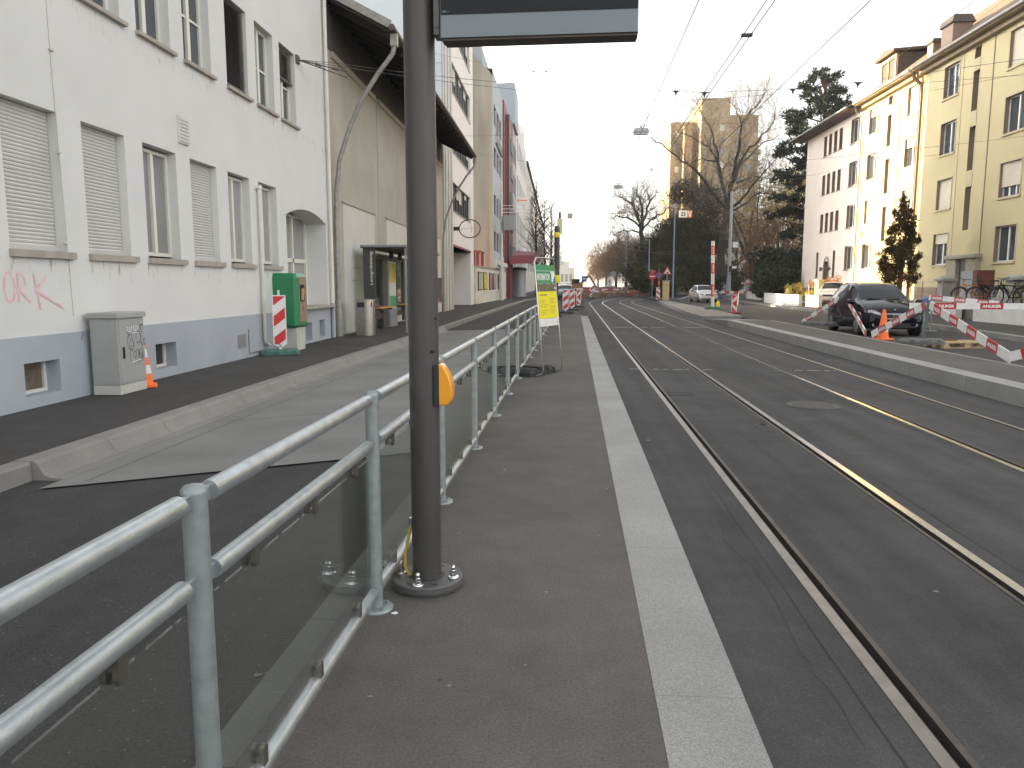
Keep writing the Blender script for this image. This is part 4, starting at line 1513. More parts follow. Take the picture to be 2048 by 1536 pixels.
# ================================================================== BUILDINGS ON THE RIGHT
XR = 19.2
SILL = [2.38, 5.14, 7.83, 10.56]
HEAD = [3.92, 6.60, 9.36, 12.10]


def r3(u, v, d):
    return (d, u, v)


def eave(parent, y0, y1, z, over, m_roof, m_soffit, rise=0.75, depth=6.0, gut=True):
    b = MB()
    b.cur = 0
    b.quad((-over, y0, z + 0.16), (depth, y0, z + 0.16 + (depth + over) * rise), (depth, y1, z + 0.16 + (depth + over) * rise), (-over, y1, z + 0.16))
    b.quad((depth, y0, z + 0.16 + (depth + over) * rise), (2 * depth, y0, z), (2 * depth, y1, z), (depth, y1, z + 0.16 + (depth + over) * rise))
    b.cur = 1
    b.box(-over, 0.0, y0, y1, z, z + 0.14)
    b.box(-over * 0.45, 0.0, y0, y1, z - 0.22, z)
    for yy in (y0 + 0.01, y1 - 0.01):
        b.poly([(-over, yy, z + 0.14), (depth, yy, z + 0.14 + (depth + over) * rise), (2 * depth, yy, z)])
    o = obj('roof', b, [m_roof, m_soffit], parent)
    if gut:
        b = MB()
        b.tube([(-over - 0.06, y0, z + 0.12), (-over - 0.06, y1, z + 0.12)], 0.075, 8)
        obj('gutter', b, M['lead'], o)
    return o


def body(parent, y0, y1, z1, holes, m_wall, m_rev, d=0.22):
    b = MB()
    wall_grid(b, y0, y1, -0.3, z1, holes, r3, d, 1)
    b.quad((0, y0, -0.3), (0, y0, z1), (12, y0, z1), (12, y0, -0.3))
    b.quad((0, y1, -0.3), (12, y1, -0.3), (12, y1, z1), (0, y1, z1))
    b.quad((12, y0, -0.3), (12, y0, z1), (12, y1, z1), (12, y1, -0.3))
    return obj('wall', b, [m_wall, m_rev], parent)


def cream_house(name, label, Y0, Y1_, cols, stair, states, seed):
    t = thing(name, label, 'apartment house', (XR, 0, 0))
    holes = []
    for (a, c) in cols:
        for s, h in zip(SILL, HEAD):
            holes.append((a, c, s, h))
    slits = []
    if stair:
        for (z0, z1) in ((3.95, 5.95), (6.70, 8.70), (9.40, 11.2), (11.75, 12.25)):
            slits.append((stair, stair + 0.55, z0, z1, 0.3))
    body(t, Y0, Y1_, 12.6, holes + slits, M['cream'], M['brown_trim'])
    k = 0
    for ci, (a, c) in enumerate(cols):
        for s, h in zip(SILL, HEAD):
            st = states[k % len(states)]
            k += 1
            if st == 1:
                shutter_in(t, r3, a, c, s, h, 0.16, M['shutter_cream'], 0.06)
            elif st == 2:
                window_in(t, r3, a, c, s, h, 0.22, M['white_paint'], M['pane'], 2)
                shutter_in(t, r3, a, c, s + (h - s) * 0.68, h, 0.13, M['shutter_cream'], 0.06)
            elif st == 3:
                window_in(t, r3, a, c, s, h, 0.22, M['white_paint'], M['pane'], 3)
                shutter_in(t, r3, a, c, s + (h - s) * 0.3, h, 0.13, M['shutter_cream'], 0.06)
            else:
                window_in(t, r3, a, c, s, h, 0.22, M['white_paint'], M['pane'], 2)
            sill_at(t, r3, a - 0.08, c + 0.08, s, M['cream_trim'], 0.07, 0.09, 0.2)
            b = MB()
            for q in ((a - 0.07, a, s, h + 0.07), (c, c + 0.07, s, h + 0.07), (a, c, h, h + 0.07)):
                b.box(-0.02, 0.0, *q)
            obj('window_surround', b, M['cream_trim'], t)
    for (a, c, z0, z1, d) in slits:
        window_in(t, r3, a, c, z0, z1, 0.3, M['frame_white'], M['pane'], 1, [0.35, 0.7], 0.05)
    if stair:
        for z in (6.0, 8.75, 11.25):
            b = MB()
            b.box(-0.02, 0.0, stair, stair + 0.55, z, z + 0.62 if z < 11 else z + 0.45)
            obj('relief_panel', b, M['cream_trim'], t)
        b = MB()
        b.box(-0.03, 0.0, stair - 1.15, stair - 1.10, 0.6, 12.4)
        obj('wall_strip', b, M['brown_trim'], t)
        b = MB()
        b.box(-0.02, 0.0, stair + 1.45, stair + 1.50, 0.6, 12.4)
        obj('wall_strip', b, M['cream_trim'], t)
    b = MB()
    b.box(-0.03, 0.0, Y0, Y1_, -0.3, 1.30)
    obj('plinth', b, M['cream_trim'], t)
    eave(t, Y0 - 0.02, Y1_ + 0.02, 12.55, 0.62, M['roof_red'], M['wood_eave'])
    return t


A = cream_house('cream_apartment_house', 'shaded cream apartment house with stone door portal nearest at far right', 22.0, 43.3, [(33.9, 35.45), (29.5, 31.0), (39.62, 41.05), (25, 26.5)], 37.75,
                [0, 3, 0, 1, 0, 1, 0, 0, 2, 1, 0, 0, 0, 0, 0, 0], 1)
# portal of the entrance
b = MB()
b.box(-0.35, 0.0, 36.35, 39.15, 2.62, 2.78)
b.box(-0.24, 0.0, 36.45, 37.3, 0.6, 2.62)
b.box(-0.24, 0.0, 38.2, 39.05, 0.6, 2.62)
obj('door_portal', b, M['portal'], A)
b = MB()
b.box(-0.05, -0.03, 37.3, 38.2, 0.6, 2.62)
obj('front_door', b, M['door_dark'], A)
b = MB()
b.box(-0.05, -0.031, 40.3, 42.6, 0.35, 1.25)
obj('basement_window', b, M['brown_trim'], A)
for y, r in ((43.25, 0.06), (43.43, 0.05)):
    b = MB()
    b.tube([(-0.62, y - 0.1, 12.5), (-0.5, y, 12.2), (-0.14, y, 11.9), (-0.12, y, 11.4), (-0.12, y, 0.3)], r, 8)
    obj('downpipe', b, M['pipe_brown'], A)
for (y, dz, sc) in ((41.0, 1.05, 0.95), (43.0, 0.7, 0.5)):
    b = MB()
    z = 13.2
    b.box(0.2, 0.2 + 1.0 * sc, y, y + 1.2 * sc, z, z + dz)
    ch = obj('chimney', b, M['brown_trim'], A)
    b = MB()
    b.prism([(0.1, y - 0.1, z + dz), (0.3 + 1.0 * sc, y - 0.1, z + dz), (0.2 + 0.9 * sc, y - 0.05, z + dz + 0.4 * sc), (0.2, y - 0.05, z + dz + 0.4 * sc)], (0, 1.4 * sc, 0))
    obj('chimney_cap', b, M['roof_tile'], ch)

B_ = cream_house('cream_apartment_house', 'sunlit cream apartment house with brown dormer behind the small conifer', 43.6, 51.35, [(43.75, 45.1), (48.9, 50.35)], 47.1,
                 [0, 1, 2, 1, 0, 1, 0, 2], 2)
b = MB()
b.tube([(-0.62, 51.2, 12.5), (-0.5, 51.28, 12.2), (-0.12, 51.3, 11.9), (-0.1, 51.3, 0.2)], 0.055, 8)
obj('downpipe', b, M['lead'], B_)
b = MB()
b.box(0.35, 3.2, 47.6, 49.9, 13.0, 14.75)
b.cur = 1
b.prism([(0.0, 47.4, 14.75), (0.0, 50.1, 14.75), (0.0, 50.1, 14.9), (0.0, 48.75, 15.15), (0.0, 47.4, 14.9)], (5.0, 0, 0.35))
dm = obj('dormer', b, [M['roof_brown'], M['roof_brown']], B_)
b = MB()
for a in ((47.7, 47.85, 13.3, 14.7), (49.65, 49.8, 13.3, 14.7), (47.85, 49.65, 13.3, 13.4), (47.85, 49.65, 14.55, 14.7), (48.7, 48.8, 13.4, 14.55)):
    b.box(0.28, 0.36, *a)
obj('dormer_window', b, M['cream_trim'], dm)

# pinkish corner house
Pk = thing('pink_corner_house', 'pale pink corner house with arched door and groups of four narrow windows', 'apartment house', (XR, 0, 0))
YP1 = 62.3
holes, nar = [], []
for s, h in zip(SILL[1:], HEAD[1:]):
    for k in range(4):
        a = 54.85 + 1.02 * k
        nar.append((a, a + 0.62, s + 0.02, h - 0.12))
for a in (55.1, 58.55):
    nar.append((a, a + 0.45, 1.95, 3.75))
wide = [(51.85, 53.35, s, h) for s, h in zip(SILL, HEAD)]
dr = (56.2, 57.25, 0.2, 3.05, 0.35)
body(Pk, 51.4, YP1, 12.6, nar + wide + [dr], M['pinkish'], M['brown_trim'])
for h in nar:
    window_in(Pk, r3, *h, 0.2, M['brown_trim'], M['pane'], 1, None, 0.05)
    sill_at(Pk, r3, h[0] - 0.06, h[1] + 0.06, h[2], M['brown_trim'], 0.05, 0.07, 0.15)
for h in wide:
    window_in(Pk, r3, *h, 0.22, M['white_paint'], M['pane'], 2)
    sill_at(Pk, r3, h[0] - 0.06, h[1] + 0.06, h[2], M['brown_trim'], 0.06, 0.08, 0.2)
b = MB()
b.quad((0.33, 56.2, 0.2), (0.33, 57.25, 0.2), (0.33, 57.25, 3.05), (0.33, 56.2, 3.05))
obj('front_door', b, M['door_dark'], Pk)
b = MB()
pts = [(56.725 + 0.62 * math.cos(R(a)), 2.7 + 0.72 * math.sin(R(a))) for a in range(0, 181, 15)]
pin = [(56.725 + 0.50 * math.cos(R(a)), 2.7 + 0.55 * math.sin(R(a))) for a in range(0, 181, 15)]
for k in range(len(pts) - 1):
    b.prism([(-0.05, *pts[k]), (-0.05, *pts[k + 1]), (-0.05, *pin[k + 1]), (-0.05, *pin[k])], (0.06, 0, 0))
b.box(-0.05, 0.01, 56.10, 56.22, 0.2, 2.7)
b.box(-0.05, 0.01, 57.23, 57.35, 0.2, 2.7)
obj('door_arch', b, M['stone_grey'], Pk)
b = MB()
b.box(-0.03, 0, 57.4, YP1, -0.3, 1.15)
obj('plinth', b, M['grey_metal'], Pk)
b = MB()
b.box(-1.0, 0.0, 51.4, YP1 + 0.8, 12.42, 12.5)
b.cur = 1
b.quad((-1.05, 51.4, 12.5), (5.5, 51.4, 16.6), (5.5, YP1 - 3, 16.6), (-1.05, YP1 + 0.85, 12.5))
b.poly([(-1.05, YP1 + 0.85, 12.5), (5.5, YP1 - 3, 16.6), (12, YP1 + 0.85, 12.5)])
obj('roof', b, [M['roof_brown'], M['roof_tile']], Pk)
b = MB()
b.tube([(-1.08, 51.4, 12.52), (-1.08, YP1 + 0.9, 12.52)], 0.07, 6)
obj('gutter', b, M['lead'], Pk)
b = MB()
for k in (0, 1):
    b.beam((-0.12, 55.9 + k * 1.65, 2.5), (-0.02, 55.9 + k * 1.65, 2.5), 0.1, 0.16)
    b.box(-0.2, -0.1, 55.84 + k * 1.65, 55.96 + k * 1.65, 2.35, 2.65)
obj('wall_lamp', b, M['iron'], Pk)

# low white walls along the pavement
def low_wall(pts, z0, z1, label, m='white_dirty', cap='sill_stone'):
    o = thing('low_wall', label, 'wall', (0, 0, 0), 0, 'low walls along the right pavement')
    b, c = MB(), MB()
    for p, q in zip(pts, pts[1:]):
        p, q = Vector((*p, (z0 + z1) / 2)), Vector((*q, (z0 + z1) / 2))
        b.beam(p, q, 0.22, z1 - z0)
        d = (q - p).normalized() * 0.03
        c.beam(p - d + Vector((0, 0, (z1 - z0) / 2 + 0.02)), q + d + Vector((0, 0, (z1 - z0) / 2 + 0.02)), 0.28, 0.04)
    obj('wall', b, M[m], o)
    obj('coping', c, M[cap], o)
    return o


low_wall([(15.75, 4), (15.72, 29.9)], -0.1, 0.64, 'long low white wall below the parked bicycles at the right edge')
low_wall([(15.95, 31.6), (17.95, 39.7)], -0.1, 0.66, 'low white wall behind the bonnet of the black car')
low_wall([(15.52, 46.6), (15.42, 48.6)], -0.05, 0.72, 'short sunlit white wall beside the grey parked car, with yellow flowers behind', cap='white_dirty')
low_wall([(15.28, 49.6), (15.15, 53.6), (16.0, 60.5)], -0.05, 0.72, 'long sunlit white wall in front of the dark evergreen shrub', cap='white_dirty')
low_wall([(17.3, 66.5), (17.9, 74.0)], -0.05, 0.70, 'small white wall furthest along, beside the red and white barriers', cap='white_dirty')
# stone gate pillars, fence railing
for i, (x, y, lab) in enumerate(((17.3, 35.6, 'grey stone gate pillar with wide cap left of the bicycles'), (17.0, 29.75, 'grey stone gate pillar with domed cap at the right edge'))):
    o = thing('gate_pillar', lab, 'pillar', (x, y, 0.6), 0, 'gate pillars of the cream house')
    b = MB()
    b.box(-0.24, 0.24, -0.24, 0.24, 0, 0.95)
    obj('shaft', b, M['stone_grey'], o)
    b = MB()
    b.box(-0.36, 0.36, -0.36, 0.36, 0.95, 1.06)
    b.lathe((0, 0, 0), [(0.3, 1.06), (0.22, 1.14), (0.05, 1.18)], 12)
    obj('cap', b, M['stone_grey'], o)
fence = thing('wire_fence', 'thin dark metal railing in front of the cream house', 'fence', (0, 0, 0))
b = MB()
ys = [28, 30.2, 32.0, 33.8, 35.2, 36.8, 38.4, 40.0, 41.6]
for y in ys:
    b.tube([(17.6, y, 0.6), (17.6, y, 1.55)], 0.02, 6)
obj('posts', b, M['iron'], fence)
b = MB()
for z in (0.85, 1.05, 1.25, 1.52):
    b.tube([(17.6, 28, z), (17.6, 41.6, z)], 0.011, 5)
obj('rails', b, M['iron'], fence)
# cabinets in the front yard
o = thing('meter_cabinet', 'grey and rust-red metal cupboard standing in front of the cream house', 'cabinet', (17.3, 32.9, 0.6))
b = MB()
b.box(-0.2, 0.5, 0, 1.05, 0, 1.35)
obj('grey_box', b, M['grey_metal'], o)
b = MB()
b.box(-0.25, 0.45, -0.32, 0, 0, 1.38)
obj('red_box', b, M['rust'], o)
b = MB()
for z in (0.25, 0.6, 0.95):
    b.box(-0.215, -0.2, 0.1, 0.95, z, z + 0.02)
obj('door_lines', b, M['lead'], o)

# power cabinets by the sunlit wall
o = thing('yellow_cabinet', 'pale yellow cabinet with flat lid beside the orange shrub', 'cabinet', (17.0, 51.0, 0.2))
b = MB()
b.cbox(-0.3, 0.3, -0.35, 0.35, 0, 1.45)
obj('case', b, M['box_yellow'], o)
b = MB()
b.box(-0.38, 0.38, -0.42, 0.42, 1.45, 1.52)
obj('lid', b, M['box_yellow'], o)
o = thing('mailbox_block', 'grey letterbox block next to the pale yellow cabinet', 'letterbox', (17.8, 52.0, 0.2))
b = MB()
b.box(-0.35, 0.35, -0.25, 0.25, 0, 1.15)
obj('case', b, M['panel_pale'], o)
b = MB()
for k in range(2):
    b.box(-0.28 + k * 0.3, -0.05 + k * 0.3, -0.27, -0.25, 0.55, 0.95)
obj('flap', b, M['brown_trim'], o)

# pale house half hidden behind the tallest bare tree
ph_ = thing('pale_house', 'pale grey house half hidden behind the tallest bare tree', 'house', (26.5, 138, hill(26.5, 138)))
b = MB()
b.box(0, 9, 0, 10, -1, 10.5)
obj('wall', b, M['panel_pale'], ph_)
b = MB()
b.prism([(-0.5, -0.5, 10.5), (9.5, -0.5, 10.5), (4.5, -0.5, 14.5)], (0, 11, 0))
obj('roof', b, M['roof_brown'], ph_)
for k in range(3):
    for q in range(3):
        b = MB()
        b.box(1.0 + q * 2.8, 2.2 + q * 2.8, -0.04, 0.0, 1.2 + k * 3, 2.8 + k * 3)
        obj('window', b, M['pane_dark'], ph_)

# high-rise block
TY = 188.0
tw = thing('apartment_tower', 'tan high-rise apartment tower with sunlit edges behind the bare trees', 'tower block', (0, TY, 0))
secs = [(26.5, 33.0, 2, 18, 39.2), (29.2, 31.2, -1.2, 2, 37.6), (32.4, 38.8, -5, 16, 43.0), (38.0, 46.4, 0, 16, 40.3), (38.9, 39.9, -1.5, 0, 37.0), (44.5, 47.4, 3, 14, 35.8)]
b = MB()
for (x0, x1, y0, y1, z) in secs:
    b.box(x0, x1, y0, y1, 0, z)
obj('wall', b, M['tower_wall'], tw)
b = MB()
for (x0, x1, y0, y1, z) in secs:
    b.box(x0 - 0.15, x1 + 0.15, y0 - 0.15, y1 + 0.15, z, z + 0.35)
obj('parapet', b, M['tower_trim'], tw)
for (x, y, w_) in ((41.3, -0.02, 1.9), (44.0, -0.02, 1.1), (36.6, -5.02, 1.0), (27.6, 1.98, 0.9)):
    for k in range(13):
        z = 3.2 + k * 2.75
        b = MB()
        b.box(x, x + w_, y - 0.03, y + 0.05, z, z + 1.3)
        obj('window', b, M['pane_grey'] if (k + int(x)) % 3 else M['frame_white'], tw)
for y in (5.0, 9.0, 13.0):
    b = MB()
    for k in range(13):
        z = 3.2 + k * 2.75
        b.box(26.44, 26.5, y, y + 1.4, z, z + 1.3)
    obj('window_column', b, M['pane_grey'], tw)
b = MB()
for k in range(13):
    z = 2.2 + k * 2.75
    b.box(46.4, 48.2, 4, 10, z, z + 1.1)
obj('balcony', b, M['tower_trim'], tw)
# ================================================================== TREES AND SHRUBS
def rnd_unit(rr):
    while True:
        v = Vector((rr.uniform(-1, 1), rr.uniform(-1, 1), rr.uniform(-1, 1)))
        if 0.01 < v.length < 1:
            return v.normalized()


def grow(b, p, d, L, r, lvl, rr, up=0.12, kinks=4, nk=5, split=3, wob=0.35, tips=None):
    """a crooked branch with side branches"""
    pts, rs = [p.copy()], [r]
    q, dd = p.copy(), d.normalized()
    for k in range(kinks):
        dd = (dd + rnd_unit(rr) * wob + Vector((0, 0, up))).normalized()
        q = q + dd * (L / kinks)
        pts.append(q.copy())
        rs.append(max(r * (1 - 0.72 * (k + 1) / kinks), 0.004))
    b.tube(pts, rs, nk, False)
    if tips is not None:
        tips.append(q.copy())
    if lvl <= 0:
        return
    for k in range(split):
        i = rr.randint(1, kinks)
        base = pts[i]
        side = rnd_unit(rr)
        nd = (dd * 0.8 + side * 0.9 + Vector((0, 0, up))).normalized()
        grow(b, base, nd, L * rr.uniform(0.45, 0.75), max(rs[i] * 0.75, 0.005), lvl - 1, rr, up, max(3, kinks - 1), 3 if lvl < 2 else nk, split, wob, tips)


def leaves(b, cen, rad, n, size, rr, flat=0.6, shell=0.35):
    """many small leaf-shaped faces through an uneven blob"""
    for _ in range(n):
        d = rnd_unit(rr)
        t = rr.random() ** shell
        p = Vector(cen) + Vector((d.x * rad[0], d.y * rad[1], d.z * rad[2])) * t
        a = rnd_unit(rr)
        c = a.cross(rnd_unit(rr))
        if c.length < 0.05:
            continue
        c.normalize()
        s = size * rr.uniform(0.6, 1.4)
        b.add([p - a * s, p + c * s * flat, p + a * s, p - c * s * flat], [(0, 1, 2, 3)], False)


def needles(b, cen, rad, n, size, rr, wdt=0.10):
    for _ in range(n):
        d = rnd_unit(rr)
        p = Vector(cen) + Vector((d.x * rad[0], d.y * rad[1], d.z * rad[2])) * rr.random() ** 0.6
        a = (d + rnd_unit(rr) * 0.7 + Vector((0, 0, 0.25))).normalized()
        c = a.cross(rnd_unit(rr)).normalized()
        s = size * rr.uniform(0.6, 1.3)
        b.add([p - c * s * wdt, p + c * s * wdt, p + a * s], [(0, 1, 2)], False)


# ---- the big bare tree, its limbs laid out one by one
TYB = 100.0
big = thing('bare_tree', 'tallest bare tree with wide crooked limbs in front of the tan tower', 'tree', (0, 0, 0), 0, 'bare trees on the slope')
limbs = [
    ([(1440, 552), (1444, 500), (1449, 450), (1453, 420)], 0.62, 0.50, 0, 0),
    ([(1453, 421), (1462, 374), (1472, 336), (1477, 285), (1482, 247), (1495, 229), (1510, 216), (1530, 186)], 0.40, 0.05, -1, -4),
    ([(1471, 340), (1492, 303), (1515, 282), (1545, 247), (1550, 221)], 0.22, 0.05, -1, -5),
    ([(1464, 366), (1485, 323), (1523, 287), (1556, 272)], 0.22, 0.05, 1, 5),
    ([(1453, 421), (1449, 386), (1441, 348), (1434, 323), (1416, 292), (1396, 282), (1358, 265)], 0.38, 0.06, 1, 4),
    ([(1441, 350), (1436, 308), (1429, 285), (1419, 252), (1406, 229), (1396, 212)], 0.22, 0.04, 1, -3),
    ([(1451, 412), (1421, 381), (1401, 348), (1363, 320), (1332, 295), (1304, 277)], 0.32, 0.05, -1, -5),
    ([(1451, 415), (1434, 407), (1406, 394), (1380, 396)], 0.24, 0.05, 1, 5),
    ([(1455, 417), (1485, 399), (1505, 374), (1530, 343), (1553, 318)], 0.26, 0.05, -1, -5),
    ([(1455, 426), (1482, 412), (1518, 384), (1545, 388), (1568, 394)], 0.20, 0.04, 1, 3),
    ([(1474, 365), (1510, 354), (1556, 356)], 0.18, 0.04, 1, 5),
    ([(1482, 248), (1474, 221), (1457, 199)], 0.14, 0.03, 1, 2),
    ([(1434, 323), (1405, 318), (1375, 330)], 0.14, 0.03, -1, -4),
]
rr = random.Random(11)
bt, tw_ = MB(), MB()
for pl, r0, r1, s0, s1 in limbs:
    n = len(pl)
    pts = [at(u, v, TYB + s1 * (i / max(1, n - 1))) for i, (u, v) in enumerate(pl)]
    fine = []
    for i in range(n - 1):
        for k in range(3):
            q = pts[i].lerp(pts[i + 1], k / 3)
            if i or k:
                q = q + rnd_unit(rr) * 0.16
            fine.append(q)
    fine.append(pts[-1])
    m = len(fine)
    rs = [(r0 + (r1 - r0) * (i / (m - 1)) ** 0.7) * 0.88 for i in range(m)]
    if pl is limbs[0][0]:
        rs[0] *= 1.5
        rs[1] *= 1.15
    bt.tube(fine, rs, 8, False)
    if pl is not limbs[0][0]:
        for i in range(2, m):
            for _ in range(2 if i < m * 0.5 else 5):
                d = (fine[i] - fine[i - 1]).normalized()
                grow(tw_, fine[i], (d * 0.6 + rnd_unit(rr) + Vector((0, 0, 0.3))).normalized(), rr.uniform(2.6, 5.4), max(0.024, min(0.06, rs[i] * 0.26)), 2, rr, 0.12, 4, 3, 4, 0.42)
obj('trunk', bt, M['bark'], big)
obj('crown', tw_, M['twig'], big)
# the tower side of the slope: second slimmer bare tree
def bare_tree(label, base, H, spread, seed, lean=(0, 0), nlimb=6, fork=0.35, r=0.28, m='twig', lvl=3, name='bare_tree', group='bare trees on the slope', tw=None):
    rr = random.Random(seed)
    o = thing(name, label, 'tree', base, 0, group)
    a, c = MB(), MB()
    top = Vector((lean[0], lean[1], H * fork))
    pts = [Vector((0, 0, -0.4)), Vector((lean[0] * 0.2, lean[1] * 0.2, H * fork * 0.4)), top]
    a.tube(pts, [r * 1.35, r, r * 0.8], 8, False)
    for k in range(nlimb):
        t = 2 * math.pi * (k + rr.random() * 0.6) / nlimb
        d = Vector((math.cos(t) * spread, math.sin(t) * spread, 1.0)).normalized()
        L = H * (1 - fork) * rr.uniform(0.75, 1.05)
        p, dd, ps_, rs = top - Vector((0, 0, rr.random() * H * fork * 0.35)), d, [], []
        ps_, rs = [p.copy()], [r * 0.55]
        for i in range(5):
            dd = (dd + rnd_unit(rr) * 0.28 + Vector((0, 0, 0.10))).normalized()
            p = p + dd * L / 5
            ps_.append(p.copy())
            rs.append(r * 0.55 * (1 - 0.85 * (i + 1) / 5))
        a.tube(ps_, rs, 6, False)
        for i in range(1, 6):
            for _ in range(3):
                grow(c, ps_[i], (dd * 0.5 + rnd_unit(rr) + Vector((0, 0, 0.2))).normalized(), L * rr.uniform(0.18, 0.36), max(0.02, rs[i] * 0.5), lvl - 1, rr, 0.06, 4, 3, 3, 0.45)
    obj('trunk', a, M['bark'], o)
    obj('crown', c, M[m], o)
    return o


def hz(x, y):
    return hill(x, y)


# rounded bare tree further left, its limbs laid out too
rb = thing('bare_tree', 'rounded bare tree left of the dark ivy trees near the hanging lamps', 'tree', (0, 0, 0), 0, 'bare trees on the slope')
rr = random.Random(31)
bt, tw_ = MB(), MB()
YR = 134.0
for pl, r0, r1 in (([(1283, 575), (1284, 520), (1285, 480), (1283, 455)], 0.50, 0.34), ([(1283, 458), (1276, 432), (1268, 412), (1252, 398), (1234, 392)], 0.28, 0.06), ([(1284, 455), (1286, 425), (1280, 398), (1272, 382)], 0.28, 0.06), ([(1283, 460), (1262, 440), (1240, 432), (1222, 436)], 0.2, 0.05),
                   ([(1284, 458), (1292, 425), (1303, 400), (1312, 385)], 0.28, 0.06), ([(1284, 462), (1302, 440), (1322, 428), (1338, 415)], 0.2, 0.05), ([(1284, 468), (1262, 462), (1242, 462), (1228, 470)], 0.16, 0.04)):
    pts = [at(u, v, YR + rr.uniform(-2, 2) * (i > 0)) for i, (u, v) in enumerate(pl)]
    fine = []
    for i in range(len(pts) - 1):
        for k in range(3):
            fine.append(pts[i].lerp(pts[i + 1], k / 3) + (rnd_unit(rr) * 0.2 if i or k else Vector()))
    fine.append(pts[-1])
    m = len(fine)
    rs = [r0 + (r1 - r0) * i / (m - 1) for i in range(m)]
    bt.tube(fine, rs, 7, False)
    if r0 < 0.4:
        for i in range(2, m):
            for _ in range(6):
                d = (fine[i] - fine[i - 1]).normalized()
                grow(tw_, fine[i], (d * 0.7 + rnd_unit(rr) + Vector((0, 0, 0.25))).normalized(), rr.uniform(2.0, 4.6), max(0.035, rs[i] * 0.3), 2, rr, 0.08, 4, 3, 3, 0.45)
obj('trunk', bt, M['bark'], rb)
obj('crown', tw_, M['twig'], rb)
bare_tree('slim bare tree between the grey mast and the pink house', (23.6, 96, hz(23.6, 96)), 13.5, 0.55, 8, (-0.4, 0), 5, 0.38, 0.36)
bare_tree('bare tree behind the tallest one on the slope', (29, 128, hz(29, 128)), 19, 0.8, 21, (0, 0), 7, 0.3, 0.35)
bare_tree('small bare tree standing at the left foot of the slope', (15.5, 122, hz(15.5, 122)), 10, 0.5, 27, (0, 0), 6, 0.3, 0.25)


def ivy_tree(label, base, H, blobs, seed, m='ivy', n=900, size=0.22, trunk=0.3, name='ivy_tree', group='ivy-covered trees on the slope'):
    rr = random.Random(seed)
    o = thing(name, label, 'tree', base, 0, group)
    a, c = MB(), MB()
    a.tube([(0, 0, -0.5), (0.1, 0, H * 0.4), (-0.1, 0.1, H * 0.75), (0, 0, H)], [trunk, trunk * 0.8, trunk * 0.5, 0.05], 7, False)
    for (x, y, z, rx, rz) in blobs:
        a.tube([(0, 0, z * 0.75), (x * 0.6, y * 0.6, z * 0.92), (x, y, z)], [trunk * 0.35, trunk * 0.25, 0.04], 5, False)
        leaves(c, (x, y, z), (rx, rx * 0.9, rz), int(n * rx * rz / 3), size, rr)
        for _ in range(34):
            grow(c, Vector((x, y, z)) + rnd_unit(rr) * rx * 0.6, rnd_unit(rr) + Vector((0, 0, 0.45)), rx * 1.5, 0.034, 1, rr, 0.05, 3, 3, 4, 0.4)
    obj('trunk', a, M['bark'], o)
    obj('crown', c, M[m], o)
    return o


def blobs_for(rr, H, R_, n, z0=0.25):
    out = []
    for _ in range(n):
        z = H * rr.uniform(z0, 0.97)
        w_ = R_ * (1.1 - 0.5 * z / H) * math.sqrt(rr.random())
        t = rr.uniform(0, 6.28)
        out.append((w_ * math.cos(t), w_ * math.sin(t), z, R_ * rr.uniform(0.25, 0.5), R_ * rr.uniform(0.22, 0.42)))
    return out


for i, (u, v, Y, H, R_, n, lab) in enumerate(((1385, 553, 112, 15.5, 5.0, 24, 'dense dark ivy-covered tree behind the blue lamp mast'), (1340, 560, 118, 11.5, 4.6, 20, 'dark ivy-covered tree left of the blue lamp mast'),
                                          (1412, 548, 122, 11.0, 4.2, 15, 'dark ivy-covered tree at the left foot of the tallest bare tree'), (1305, 566, 126, 9.0, 4.2, 16, 'low dark ivy-covered tree behind the no-entry sign'))):
    p = at(u, v, Y)
    rr2 = random.Random(40 + i)
    ivy_tree(lab, (p.x, Y, hz(p.x, Y)), H, blobs_for(rr2, H, R_, n, 0.12), 50 + i, 'ivy', 620, 0.15)
# undergrowth along the foot of the slope
def shrub(label, base, rad, blobs, n, size, m, seed, name='shrub', group=None, flat=0.6, stem='bark', cat='shrub'):
    rr = random.Random(seed)
    o = thing(name, label, cat, base, 0, group)
    a, c = MB(), MB()
    for _ in range(blobs):
        t, q = rr.uniform(0, 6.28), math.sqrt(rr.random())
        z = rad[2] * rr.uniform(0.25, 0.9)
        k = 1.0 - 0.45 * (z / rad[2])
        cx, cy = rad[0] * q * k * math.cos(t), rad[1] * q * k * math.sin(t)
        s = rr.uniform(0.22, 0.42)
        leaves(c, (cx, cy, z), (rad[0] * s, rad[1] * s, rad[2] * s * 0.7), n, size, rr, flat)
        a.tube([(cx * 0.1, cy * 0.1, -0.1), (cx * 0.6, cy * 0.6, z * 0.6), (cx, cy, z)], [0.05, 0.035, 0.012], 4, False)
    obj('stems', a, M[stem], o)
    obj('foliage', c, M[m], o)
    return o


for i, (x, y, rx, rz_, lab) in enumerate(((12.6, 96, 3.2, 3.2, 'dark shrub on the bank behind the triangular warning sign'), (13.4, 106, 4.0, 4.2, 'dark shrub on the bank above the row of chevron boards'), (14.6, 120, 5, 5.0, 'dark shrub at the far left end of the bank'), (23.0, 112, 4.2, 4.5, 'dark shrub at the top of the side street'))):
    shrub(lab, (x, y, hz(x, y) - 0.1), (rx, rx, rz_), 16, 620, 0.12, 'olive', 70 + i, 'bank_shrub', 'shrubs on the wooded bank')
